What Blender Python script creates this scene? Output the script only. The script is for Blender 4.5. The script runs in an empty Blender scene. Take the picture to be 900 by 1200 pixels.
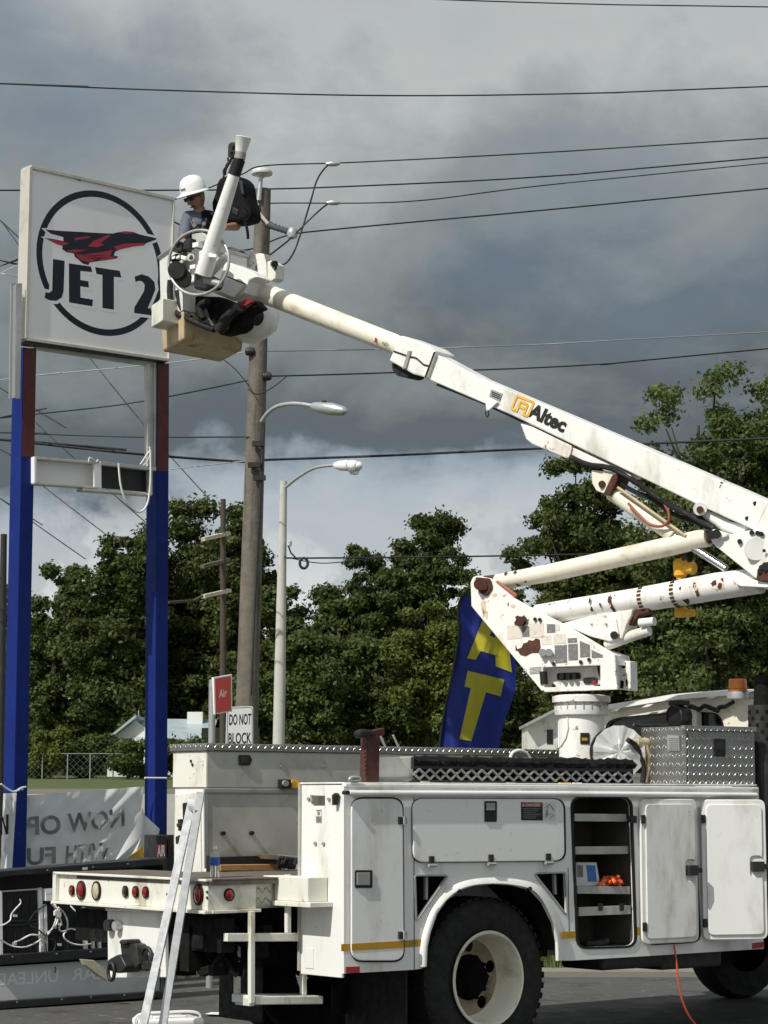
import bpy, bmesh, math, random
import numpy as np
from mathutils import Vector as V, Matrix
from mathutils.geometry import tessellate_polygon
random.seed(7); rng = np.random.default_rng(11)
scn = bpy.context.scene
COL = scn.collection
R = math.radians
# ------------------------------------------------------------------ camera
F = 2600.0; CAMZ = 1.7; PITCH = math.atan(335 / F)
cam_d = bpy.data.cameras.new('camera'); cam = bpy.data.objects.new('camera', cam_d); COL.objects.link(cam)
cam.location = (0, 0, CAMZ); cam.rotation_euler = (R(90) + PITCH, 0, 0)
cam_d.sensor_fit = 'VERTICAL'; cam_d.sensor_height = 36; cam_d.lens = F / 1200 * 36
cam_d.clip_start = 0.1; cam_d.clip_end = 8000
scn.camera = cam
# ------------------------------------------------------------------ directions shared by light and build
TA = R(39.5)
D = V((math.cos(TA), math.sin(TA), 0))          # truck, rear to front
N = V((math.sin(TA), -math.cos(TA), 0))         # truck side towards the viewer
SUN_EL = R(46); phi = R(8)
SH = (-D * math.cos(phi) + N * math.sin(phi))
SUN = (SH * math.cos(SUN_EL) + V((0, 0, math.sin(SUN_EL)))).normalized()
# ------------------------------------------------------------------ world: hazy blue sky behind storm cloud
OX, OY, OZ = -10.999, -15.163, 1.185                     # where in the cloud field the view falls
w = bpy.data.worlds.new('World'); scn.world = w; w.use_nodes = True
nt = w.node_tree; nt.nodes.clear(); NN = nt.nodes.new; LK = nt.links.new
def mth(op, a, b=None, c=None, tree=None):
    t = tree or nt
    n = t.nodes.new('ShaderNodeMath'); n.operation = op
    for i, x in enumerate((a, b, c)):
        if x is None: continue
        if isinstance(x, (int, float)): n.inputs[i].default_value = x
        else: t.links.new(x, n.inputs[i])
    return n.outputs[0]
out = NN('ShaderNodeOutputWorld'); tc = NN('ShaderNodeTexCoord')
sky = NN('ShaderNodeTexSky'); sky.sky_type = 'NISHITA'; sky.sun_disc = False
sky.sun_elevation = SUN_EL; sky.sun_rotation = math.atan2(SUN.x, SUN.y)
bg1 = NN('ShaderNodeBackground'); bg1.inputs[1].default_value = 0.1; LK(sky.outputs[0], bg1.inputs[0])
sep = NN('ShaderNodeSeparateXYZ'); LK(tc.outputs['Generated'], sep.inputs[0])
def noise(scale, detail, rough, zs, off=(0, 0, 0), dist=0.0):
    mp = NN('ShaderNodeMapping'); mp.inputs['Scale'].default_value = (1, 1, zs); mp.inputs['Location'].default_value = off
    LK(tc.outputs['Generated'], mp.inputs[0])
    n = NN('ShaderNodeTexNoise'); n.inputs['Scale'].default_value = scale; n.inputs['Detail'].default_value = detail
    n.inputs['Roughness'].default_value = rough; n.inputs['Distortion'].default_value = dist
    LK(mp.outputs[0], n.inputs['Vector']); return n.outputs['Fac']
nA = noise(5.0, 6, .55, 1.6, (OX, OY, OZ), .3)       # large bellies of the storm cloud
nB = noise(17, 8, .62, 1.5, (2.1, 0.6, .2), .2)         # billows
nC = noise(30, 9, .6, 1.15, (4.0, 1.2, 0), .1)          # cumulus edges near the horizon
zz = sep.outputs['Z']
lift = mth('ADD', zz, mth('MULTIPLY', mth('SUBTRACT', nA, .5), .30))
lift = mth('ADD', lift, mth('MULTIPLY', mth('SUBTRACT', nB, .5), .10))
rp = NN('ShaderNodeValToRGB'); LK(lift, rp.inputs[0])
els = rp.color_ramp.elements
els[0].position = 0.0; els[0].color = (.44, .47, .49, 1)
els[1].position = 1.0; els[1].color = (.38, .41, .42, 1)
for p, c in ((.08, (.50, .53, .545)), (.108, (.43, .475, .51)), (.132, (.29, .335, .38)), (.152, (.112, .134, .15)), (.185, (.118, .140, .15)), (.225, (.215, .243, .248)),
             (.27, (.285, .315, .318)), (.33, (.50, .53, .52)), (.40, (.42, .445, .445)), (.55, (.30, .33, .335))):
    e = els.new(p); e.color = (*c, 1)
# cumulus heads low over the trees
cz = mth('MULTIPLY', mth('SUBTRACT', 1.0, mth('MINIMUM', 1.0, mth('ABSOLUTE', mth('DIVIDE', mth('SUBTRACT', zz, .085), .062)))), 1.0)
cm = NN('ShaderNodeMapRange'); cm.interpolation_type = 'SMOOTHSTEP'
cm.inputs[1].default_value = .48; cm.inputs[2].default_value = .60
LK(mth('ADD', nC, mth('MULTIPLY', mth('SUBTRACT', cz, .6), .16)), cm.inputs[0])
mixc = NN('ShaderNodeMix'); mixc.data_type = 'RGBA'
LK(mth('MULTIPLY', cm.outputs[0], mth('MULTIPLY', cz, .9)), mixc.inputs[0]); LK(rp.outputs[0], mixc.inputs[6])
mixc.inputs[7].default_value = (.74, .76, .75, 1)
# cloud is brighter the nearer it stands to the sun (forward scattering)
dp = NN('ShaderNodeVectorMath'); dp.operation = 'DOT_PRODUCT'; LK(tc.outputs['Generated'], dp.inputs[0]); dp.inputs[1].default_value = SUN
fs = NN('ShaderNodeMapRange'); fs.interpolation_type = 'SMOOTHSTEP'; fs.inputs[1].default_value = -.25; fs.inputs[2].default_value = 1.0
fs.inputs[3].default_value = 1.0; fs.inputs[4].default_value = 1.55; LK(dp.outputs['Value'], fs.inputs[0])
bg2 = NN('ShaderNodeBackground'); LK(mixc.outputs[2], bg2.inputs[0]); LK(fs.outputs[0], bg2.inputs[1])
cov = NN('ShaderNodeMapRange'); cov.inputs[1].default_value = .28; cov.inputs[2].default_value = .5
cov.inputs[3].default_value = .72; cov.inputs[4].default_value = .97; LK(nA, cov.inputs[0])
mx = NN('ShaderNodeMixShader'); LK(cov.outputs[0], mx.inputs[0]); LK(bg1.outputs[0], mx.inputs[1]); LK(bg2.outputs[0], mx.inputs[2])
LK(mx.outputs[0], out.inputs[0])
# ------------------------------------------------------------------ sun, exposure
sl = bpy.data.lights.new('sun', 'SUN'); sl.energy = 4.25; sl.angle = R(.5); sl.color = (1, .955, .87)
so = bpy.data.objects.new('sun', sl); COL.objects.link(so); so.location = SUN * 60
so.rotation_euler = SUN.to_track_quat('Z', 'Y').to_euler()
scn.view_settings.view_transform = 'Standard'; scn.view_settings.look = 'None'
scn.view_settings.exposure = 0.0; scn.view_settings.gamma = 1.0; scn.view_settings.use_curve_mapping = False
# ------------------------------------------------------------------ pixel rays and planes (photo is 900 x 1200)
CAMP = V((0, 0, CAMZ)); FWD = V((0, math.cos(PITCH), math.sin(PITCH))); UPV = V((0, -math.sin(PITCH), math.cos(PITCH)))
def ray(px, py): return (FWD * F + V((1, 0, 0)) * (px - 450) - UPV * (py - 600)).normalized()
class Pl:
    def __init__(s, o, t, n): s.o, s.t, s.n = V(o), V(t).normalized(), V(n).normalized()
    def at(s, px, py, off=0.0):
        r = ray(px, py); k = (s.o + s.n * off - CAMP).dot(s.n) / r.dot(s.n)
        return CAMP + r * k
def PY(px, py, Y):                     # the point of a pixel's ray at distance Y
    r = ray(px, py); return CAMP + r * (Y / r.y)
def PX(p):                             # photo pixel of a world point
    q = V(p) - CAMP; z = q.dot(FWD); return (450 + F * q.x / z, 600 - F * q.dot(UPV) / z)
def GP(px, py, z=0.0):                 # the point of a pixel's ray at height z
    r = ray(px, py); return CAMP + r * ((z - CAMZ) / r.z)
def pxm(Y): return F / Y
def cv(x0, y0, s): return lambda x, y: (x0 + x / s, y0 + y / s)
cA = cv(540, 660, 4.0909); cE = cv(680, 520, 4.0909); cC = cv(180, 150, 5.625); cD = cv(180, 260, 5.625)
cH = cv(430, 380, 3.1034); c8 = cv(200, 840, 2.8125); c1 = cv(400, 880, 3.2143); c2 = cv(640, 880, 3.4615)
cT = cv(620, 780, 3.2143); cR = cv(60, 1000, 3.75); cF = cv(0, 1010, 6.0); cS = cv(0, 180, 4.0909)
cL = cv(0, 380, 3.527); cB = cv(0, 860, 4.0909); cG = cv(520, 600, 2.3684)
def pts(c, L): return [c(x, y) for x, y in L]
def rr(q, r, k=5):                     # quad in pixels with rounded corners
    o = []; n = len(q)
    for i in range(n):
        p = V(q[i]); a = V(q[i - 1]) - p; b = V(q[(i + 1) % n]) - p
        ra = min(r, a.length * .45); rb = min(r, b.length * .45)
        A = p + a.normalized() * ra; B = p + b.normalized() * rb
        for j in range(k + 1):
            t = j / k; o.append(tuple(A * (1 - t) ** 2 + p * 2 * t * (1 - t) + B * t * t))
    return o
def bez(P, k=8):                       # Catmull-Rom through points
    P = [V(p) for p in P]; o = []
    for i in range(len(P) - 1):
        p0 = P[i - 1] if i else P[0]; p1, p2 = P[i], P[i + 1]; p3 = P[i + 2] if i + 2 < len(P) else P[-1]
        for j in range(k):
            t = j / k
            o.append(.5 * ((2 * p1) + (p2 - p0) * t + (2 * p0 - 5 * p1 + 4 * p2 - p3) * t * t + (3 * p1 - p0 - 3 * p2 + p3) * t ** 3))
    o.append(P[-1]); return o
# ------------------------------------------------------------------ mesh building
ROOT = {}
def tag(o, label=None, cat=None, group=None, kind=None):
    for k, x in (('label', label), ('category', cat), ('group', group), ('kind', kind)):
        if x: o[k] = x
    return o
def thing(name, label, cat, loc, group=None):
    o = bpy.data.objects.new(name, None); COL.objects.link(o); o.location = loc; o.empty_display_size = .1
    ROOT[o.name] = V(loc); return tag(o, label, cat, group)
class MB:
    def __init__(s): s.v = []; s.f = []
    def add(s, vs, fs):
        b = len(s.v); s.v += [V(x) for x in vs]; s.f += [tuple(i + b for i in f) for f in fs]; return s
    def box8(s, P):                    # 4 bottom then 4 top
        return s.add(P, [(3, 2, 1, 0), (4, 5, 6, 7), (0, 1, 5, 4), (1, 2, 6, 5), (2, 3, 7, 6), (3, 0, 4, 7)])
    def obox(s, c, ax, ay, az):        # centre and three half axes
        c, ax, ay, az = V(c), V(ax), V(ay), V(az)
        P = [c + ax * i + ay * j + az * k for k in (-1, 1) for i, j in ((-1, -1), (1, -1), (1, 1), (-1, 1))]
        return s.box8(P)
    def bar(s, a, b, wd, ht, up=None):  # bar between two points, wd across, ht along up
        a, b = V(a), V(b); t = (b - a).normalized(); up = V(up) if up else V((0, 0, 1))
        if abs(t.dot(up)) > .98: up = V(D)
        x = t.cross(up).normalized(); y = x.cross(t).normalized()
        return s.obox((a + b) / 2, (b - a) / 2, x * wd / 2, y * ht / 2)
    def tube(s, path, r, seg=10, caps=True):
        path = [V(p) for p in path]; n = len(path); rs = r if isinstance(r, (list, tuple)) else [r] * n
        vs = []; fs = []; px = None
        for i, p in enumerate(path):
            t = (path[min(i + 1, n - 1)] - path[max(i - 1, 0)]).normalized()
            if px is None:
                px = t.orthogonal().normalized()
            px = (px - t * px.dot(t)).normalized(); py = t.cross(px)
            for j in range(seg):
                a = 2 * math.pi * j / seg; vs.append(p + (px * math.cos(a) + py * math.sin(a)) * rs[i])
        for i in range(n - 1):
            for j in range(seg):
                k = (j + 1) % seg; fs.append((i * seg + j, i * seg + k, (i + 1) * seg + k, (i + 1) * seg + j))
        if caps: fs.append(tuple(reversed(range(seg)))); fs.append(tuple((n - 1) * seg + j for j in range(seg)))
        return s.add(vs, fs)
    def cyl(s, a, b, r0, r1=None, seg=20): return s.tube([a, b], [r0, r0 if r1 is None else r1], seg)
    def lathe(s, o, ax, prof, seg=32, caps=False):   # prof: (radius, along axis)
        o, ax = V(o), V(ax).normalized(); x = ax.orthogonal().normalized(); y = ax.cross(x); vs = []; fs = []; n = len(prof)
        for r, h in prof:
            for j in range(seg):
                a = 2 * math.pi * j / seg; vs.append(o + ax * h + (x * math.cos(a) + y * math.sin(a)) * r)
        for i in range(n - 1):
            for j in range(seg):
                k = (j + 1) % seg; fs.append((i * seg + j, i * seg + k, (i + 1) * seg + k, (i + 1) * seg + j))
        if caps: fs.append(tuple(reversed(range(seg)))); fs.append(tuple((n - 1) * seg + j for j in range(seg)))
        return s.add(vs, fs)
    def plate(s, outer, n, th, holes=()):   # planar outline, front at outline, back th behind along -n
        n = V(n).normalized(); loops = [[V(p) for p in outer]] + [[V(p) for p in h] for h in holes]
        flat = [p for l in loops for p in l]; m = len(flat); fs = []
        if len(loops) == 1 :
            f = tuple(range(m)); nn = sum(((flat[i] - flat[0]).cross(flat[i + 1] - flat[0]) for i in range(1, m - 1)), V())
            tris = [f if nn.dot(n) > 0 else tuple(reversed(f))]
        else:
            tris = []
            for t in tessellate_polygon(loops):
                nn = (flat[t[1]] - flat[t[0]]).cross(flat[t[2]] - flat[t[0]])
                tris.append(tuple(t) if nn.dot(n) > 0 else tuple(reversed(t)))
        fs += tris
        if th <= 0: return s.add(flat, fs)
        fs += [tuple(i + m for i in reversed(t)) for t in tris]
        b = 0
        for li, l in enumerate(loops):
            k = len(l); ar = V()
            for i in range(1, k - 1): ar += (l[i] - l[0]).cross(l[i + 1] - l[0])
            ccw = ar.dot(n) > 0
            for i in range(k):
                j = (i + 1) % k; q = (b + i, b + i + m, b + j + m, b + j)
                if ccw != (li == 0): q = tuple(reversed(q))
                fs.append(q)
            b += k
        return s.add(flat + [p - n * th for p in flat], fs)
    def slab(s, pl, P, off, th, holes=()):  # outline in pixels on a plane
        return s.plate([pl.at(x, y, off) for x, y in P], pl.n, th, [[pl.at(x, y, off) for x, y in h] for h in holes])
    def disc(s, pl, c, rx, ry, off, th, k=20):
        return s.slab(pl, [(c[0] + rx * math.cos(2 * math.pi * i / k), c[1] + ry * math.sin(2 * math.pi * i / k)) for i in range(k)], off, th)
    def build(s, name, mat, parent=None, loc=None, bevel=0, smooth=None, seg=2):
        o0 = ROOT[parent.name] if parent else (V(loc) if loc is not None else sum(s.v, V()) / max(1, len(s.v)))
        me = bpy.data.meshes.new(name); me.from_pydata([tuple(p - o0) for p in s.v], [], s.f)
        for m in (mat if isinstance(mat, (list, tuple)) else [mat]): me.materials.append(m)
        if smooth:
            for p in me.polygons: p.use_smooth = True
            me.set_sharp_from_angle(angle=R(smooth if smooth > 1 else 35))
        me.update()
        o = bpy.data.objects.new(name, me); COL.objects.link(o)
        ROOT[o.name] = o0
        if parent: o.parent = parent
        else: o.location = o0
        if bevel:
            b = o.modifiers.new('bevel', 'BEVEL'); b.width = bevel; b.segments = seg; b.limit_method = 'ANGLE'; b.angle_limit = R(40); b.harden_normals = False
        return o
FONT = {}
def text(body, pl, q, off, name, mat, parent=None, loc=None, th=0.002, bold=0.0, mirror=False, sx=1.0):
    """lettering laid on a plane, q = pixel corners bottom-left, bottom-right, top-right, top-left as read"""
    cu = bpy.data.curves.new('lettering', 'FONT'); cu.body = body; cu.size = 1; cu.offset = bold; cu.align_x = 'LEFT'; cu.resolution_u = 3
    ob = bpy.data.objects.new('lettering', cu); me0 = bpy.data.meshes.new_from_object(ob)
    xy = [v.co.copy() for v in me0.vertices]; fs = [tuple(p.vertices) for p in me0.polygons]
    bpy.data.objects.remove(ob); bpy.data.meshes.remove(me0); bpy.data.curves.remove(cu)
    x0, x1 = min(v.x for v in xy), max(v.x for v in xy); y0, y1 = min(v.y for v in xy), max(v.y for v in xy)
    q = [pl.at(*p, off) for p in q]; mb = MB(); vs = []
    for v in xy:
        a = (v.x - x0) / (x1 - x0); b = (v.y - y0) / (y1 - y0)
        vs.append(q[0] * (1 - a) * (1 - b) + q[1] * a * (1 - b) + q[2] * a * b + q[3] * (1 - a) * b)
    mb.add(vs, fs); return mb.build(name, mat, parent, loc)
# ------------------------------------------------------------------ materials
M = {}
def mat(name, col, rough=.5, metal=0.0, dirt=None, dirt_amt=.0, dirt_scale=4.0, streak=1.0, var=.0, bump=0.0, bump_scale=60.0, spots=None, spot_amt=0.0, spot_scale=20.0, spot_thr=.64, emis=None, alpha=None, trans=0.0, ior=1.45, spec=.5):
    m = bpy.data.materials.new(name); m.use_nodes = True; t = m.node_tree; t.nodes.clear()
    o = t.nodes.new('ShaderNodeOutputMaterial'); b = t.nodes.new('ShaderNodeBsdfPrincipled'); t.links.new(b.outputs[0], o.inputs[0])
    b.inputs['Base Color'].default_value = (*col, 1); b.inputs['Roughness'].default_value = rough; b.inputs['Metallic'].default_value = metal
    b.inputs['Transmission Weight'].default_value = trans; b.inputs['IOR'].default_value = ior; b.inputs['Specular IOR Level'].default_value = spec
    tcn = t.nodes.new('ShaderNodeTexCoord')
    def nz(scale, zs=1.0, det=6, ro=.6, seed=0.0):
        mp = t.nodes.new('ShaderNodeMapping'); mp.inputs['Scale'].default_value = (1, 1, zs); mp.inputs['Location'].default_value = (seed, seed * .7, seed * .3)
        t.links.new(tcn.outputs['Object'], mp.inputs[0]); n = t.nodes.new('ShaderNodeTexNoise'); n.inputs['Scale'].default_value = scale
        n.inputs['Detail'].default_value = det; n.inputs['Roughness'].default_value = ro; t.links.new(mp.outputs[0], n.inputs['Vector']); return n.outputs['Fac']
    def rng_(x, a, b_, c, d):
        r_ = t.nodes.new('ShaderNodeMapRange'); r_.interpolation_type = 'SMOOTHSTEP'
        for i, q in enumerate((a, b_, c, d)): r_.inputs[i + 1].default_value = q
        t.links.new(x, r_.inputs[0]); return r_.outputs[0]
    cur = None
    def mixto(fac, colr):
        nonlocal cur
        x = t.nodes.new('ShaderNodeMix'); x.data_type = 'RGBA'; t.links.new(fac, x.inputs[0])
        if cur is None: x.inputs[6].default_value = (*col, 1)
        else: t.links.new(cur, x.inputs[6])
        x.inputs[7].default_value = (*colr, 1); cur = x.outputs[2]
    if var: mixto(rng_(nz(dirt_scale * .6, 1, 4, .6, 5.3), .3, .7, 0, var), tuple(c * .45 for c in col))
    if dirt: mixto(rng_(nz(dirt_scale, streak, 8, .65, 1.1), .5, .72, 0, dirt_amt), dirt)
    if spots: mixto(rng_(nz(spot_scale, 1, 6, .72, 9.2), spot_thr, spot_thr + .06, 0, spot_amt), spots)
    if cur is not None: t.links.new(cur, b.inputs['Base Color'])
    if bump:
        bn = t.nodes.new('ShaderNodeBump'); bn.inputs['Strength'].default_value = bump; bn.inputs['Distance'].default_value = .01
        t.links.new(nz(bump_scale, 1, 4), bn.inputs['Height']); t.links.new(bn.outputs[0], b.inputs['Normal'])
    if rough and not trans:
        t.links.new(rng_(nz(dirt_scale * 2.3, 1, 5, .6, 3.3), .3, .75, rough * .8, min(1, rough * 1.25)), b.inputs['Roughness'])
    if emis: b.inputs['Emission Color'].default_value = (*emis[:3], 1); b.inputs['Emission Strength'].default_value = emis[3]
    M[name] = m; return m
W_ = (.80, .80, .77)
mat('white_paint', W_, .35, dirt=(.40, .36, .28), dirt_amt=.7, dirt_scale=3.2, streak=.35, spots=(.22, .15, .09), spot_amt=.7, spot_scale=26, bump=.12, bump_scale=3.5)
mat('white_clean', (.82, .82, .80), .3, dirt=(.48, .45, .39), dirt_amt=.6, dirt_scale=2.8, streak=.4, spots=(.25, .22, .2), spot_amt=.5, spot_scale=17, bump=.12, bump_scale=3)
mat('white_rusty', (.80, .79, .76), .45, dirt=(.50, .40, .28), dirt_amt=.75, dirt_scale=4.5, streak=.4, spots=(.15, .06, .028), spot_amt=.95, spot_scale=10, spot_thr=.605, bump=.08, bump_scale=20)
mat('cream_paint', (.78, .74, .62), .45, dirt=(.40, .32, .2), dirt_amt=.6, dirt_scale=5, streak=1, spots=(.18, .1, .05), spot_amt=.7, spot_scale=22)
mat('cream_dirty', (.60, .48, .29), .6, dirt=(.15, .08, .03), dirt_amt=.95, dirt_scale=6.5, var=.5, streak=.6, spots=(.08, .05, .03), spot_amt=.9, spot_scale=14, bump=.1, bump_scale=25)
mat('white_tail', (.74, .73, .66), .5, dirt=(.34, .29, .20), dirt_amt=.8, dirt_scale=4, streak=.5, spots=(.15, .08, .04), spot_amt=.8, spot_scale=18, spot_thr=.62)
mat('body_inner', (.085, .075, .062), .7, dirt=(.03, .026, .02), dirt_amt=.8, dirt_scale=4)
mat('bare_alu', (.55, .55, .51), .5, .25, dirt=(.30, .29, .25), dirt_amt=.8, dirt_scale=3.2, var=.45, spots=(.15, .14, .12), spot_amt=.5, spot_scale=12)
mat('rust', (.07, .026, .015), .85, dirt=(.15, .055, .02), dirt_amt=.8, dirt_scale=18, bump=.4, bump_scale=60)
mat('rust_stain', (.66, .54, .40), .8, dirt=(.20, .075, .025), dirt_amt=.95, dirt_scale=26, spots=(.07, .025, .012), spot_amt=.9, spot_scale=34)
mat('red_steel', (.065, .018, .014), .6, dirt=(.1, .05, .03), dirt_amt=.7, dirt_scale=20)
mat('black_rubber', (.010, .010, .010), .75, dirt=(.024, .022, .02), dirt_amt=.6, dirt_scale=8, bump=.1, bump_scale=40)
mat('black_plastic', (.014, .014, .015), .4, spec=.4)
mat('black_steel', (.02, .02, .021), .5, dirt=(.05, .045, .04), dirt_amt=.6, dirt_scale=9)
mat('black_cloth', (.009, .009, .011), .95, spec=.12, dirt=(.03, .03, .032), dirt_amt=.6, dirt_scale=14, bump=.3, bump_scale=30)
mat('chassis', (.008, .008, .008), .85, spec=.15, dirt=(.035, .03, .025), dirt_amt=.7, dirt_scale=7)
mat('galv', (.46, .47, .47), .45, .5, dirt=(.3, .3, .29), dirt_amt=.6, dirt_scale=10)
mat('aluminium', (.48, .49, .50), .36, .6, dirt=(.4, .4, .4), dirt_amt=.5, dirt_scale=9)
mat('chrome', (.75, .75, .75), .15, 1)
mat('grey_metal', (.32, .33, .32), .5, .2, dirt=(.2, .2, .19), dirt_amt=.6, dirt_scale=7)
mat('frame_black', (.018, .019, .022), .45, dirt=(.06, .055, .05), dirt_amt=.6, dirt_scale=6)
mat('led_black', (.012, .013, .018), .55, bump=.2, bump_scale=120)
mat('panel_grey', (.58, .60, .61), .4, dirt=(.42, .43, .43), dirt_amt=.6, dirt_scale=3)
mat('panel_text', (.80, .82, .83), .5)
mat('sign_face', (.86, .86, .87), .35, dirt=(.76, .76, .75), dirt_amt=.5, dirt_scale=2.2, streak=.3)
mat('sign_ink', (.006, .008, .022), .4); mat('sign_red', (.42, .028, .05), .4); mat('sign_white', (.85, .85, .86), .4)
mat('sign_alu', (.58, .56, .50), .45, .2, dirt=(.34, .31, .26), dirt_amt=.6, dirt_scale=5)
mat('blue_paint', (.006, .022, .17), .55, dirt=(.006, .017, .11), dirt_amt=.5, dirt_scale=5, spots=(.10, .09, .13), spot_amt=.6, spot_scale=11, spec=.2, var=.35)
mat('primer_red', (.10, .022, .018), .6, dirt=(.05, .015, .012), dirt_amt=.6, dirt_scale=7)
mat('tarp', (.76, .77, .78), .55); mat('tarp_ink', (.23, .24, .25), .6); mat('tarp_white', (.8, .8, .8), .5); mat('tarp_yellow', (.75, .42, .03), .5)
mat('flag_blue', (.012, .026, .22), .5, dirt=(.009, .016, .12), dirt_amt=.6, dirt_scale=3); mat('flag_yellow', (.62, .56, .045), .5)
mat('letter_black', (.012, .012, .013), .5); mat('logo_yellow', (.78, .44, .05), .5); mat('sticker_red', (.32, .03, .035), .5)
mat('sticker_white', (.68, .68, .65), .5); mat('sticker_grey', (.16, .16, .155), .6, dirt=(.5, .48, .44), dirt_amt=.7, dirt_scale=60)
mat('sticker_faded', (.70, .64, .57), .6, dirt=(.36, .27, .2), dirt_amt=.8, dirt_scale=45)
mat('stripe_yellow', (.48, .26, .015), .5, dirt=(.25, .14, .03), dirt_amt=.6, dirt_scale=9)
mat('lens_red', (.20, .008, .012), .18); mat('lens_dark', (.04, .012, .01), .2); mat('lens_amber', (.62, .19, .045), .25); mat('lens_cream', (.5, .44, .28), .25)
mat('glass_dark', (.008, .009, .01), .12); mat('clear_plastic', (.9, .91, .91), .12, trans=.85)
mat('reel_film', (.7, .71, .70), .3, trans=.35)
mat('pole_wood', (.165, .145, .12), .9, dirt=(.035, .03, .025), dirt_amt=.95, dirt_scale=13, streak=.06, var=.5, bump=.6, bump_scale=18)
mat('hub_black', (.004, .004, .004), .9, spec=.08)
mat('wheel_grime', (.34, .28, .20), .75, dirt=(.07, .035, .02), dirt_amt=.95, dirt_scale=9, var=.5, spots=(.05, .03, .02), spot_amt=.9, spot_scale=22)
mat('insulator_dark', (.05, .065, .065), .4)
mat('wood_weathered', (.125, .105, .085), .85, dirt=(.05, .04, .033), dirt_amt=.8, dirt_scale=9, streak=.08, bump=.4, bump_scale=30)
mat('wood_plank', (.42, .23, .10), .75, dirt=(.22, .12, .06), dirt_amt=.7, dirt_scale=14, bump=.2, bump_scale=40)
mat('wood_pale', (.5, .46, .36), .75, dirt=(.2, .18, .15), dirt_amt=.9, dirt_scale=9)
mat('concrete_pole', (.50, .49, .45), .7, dirt=(.36, .35, .31), dirt_amt=.7, dirt_scale=7)
mat('wire', (.02, .02, .022), .6); mat('wire_pale', (.35, .36, .37), .5, .3); mat('cable_white', (.72, .72, .70), .5)
mat('porcelain', (.55, .56, .55), .25); mat('yellow_gear', (.74, .40, .03), .5, dirt=(.4, .22, .04), dirt_amt=.6, dirt_scale=12)
mat('cord_orange', (.62, .10, .05), .5); mat('red_hose', (.30, .09, .05), .6)
mat('skin', (.30, .165, .11), .55); mat('shirt', (.11, .125, .17), .85, dirt=(.07, .08, .11), dirt_amt=.8, dirt_scale=16, bump=.3, bump_scale=14); mat('hat_white', (.82, .82, .82), .3)
mat('trousers', (.03, .033, .05), .9)
mat('sign_red_bright', (.72, .09, .07), .45); mat('roof_metal', (.42, .50, .54), .45, .2, dirt=(.3, .36, .4), dirt_amt=.6, dirt_scale=1.5); mat('house_wall', (.72, .72, .69), .6)
mat('shed_wall', (.55, .55, .50), .7, dirt=(.12, .12, .1), dirt_amt=.95, dirt_scale=2.4)
mat('cooler_teal', (.06, .33, .34), .45); mat('blue_label', (.03, .10, .42), .5); mat('bag_orange', (.82, .12, .03), .35, dirt=(.8, .65, .5), dirt_amt=.8, dirt_scale=30)
mat('paper', (.72, .72, .70), .8); mat('box_pale', (.66, .67, .64), .6); mat('box_blue', (.04, .17, .48), .5)
mat('kerb', (.20, .19, .165), .85, dirt=(.2, .19, .165), dirt_amt=.7, dirt_scale=4, bump=.2, bump_scale=30)
mat('asphalt', (.075, .074, .070), .82, dirt=(.025, .025, .026), dirt_amt=.95, dirt_scale=1.6, spots=(.2, .19, .17), spot_amt=.7, spot_scale=9, spot_thr=.58, bump=.5, bump_scale=120)
mat('road', (.30, .29, .27), .9, dirt=(.2, .195, .18), dirt_amt=.7, dirt_scale=.5)
mat('grass', (.075, .10, .028), .95, dirt=(.11, .105, .045), dirt_amt=.8, dirt_scale=.7, var=.4, bump=.6, bump_scale=12)
mat('blade', (.085, .11, .03), .8); mat('bark', (.055, .044, .034), .9, dirt=(.05, .04, .03), dirt_amt=.7, dirt_scale=3)
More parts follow.
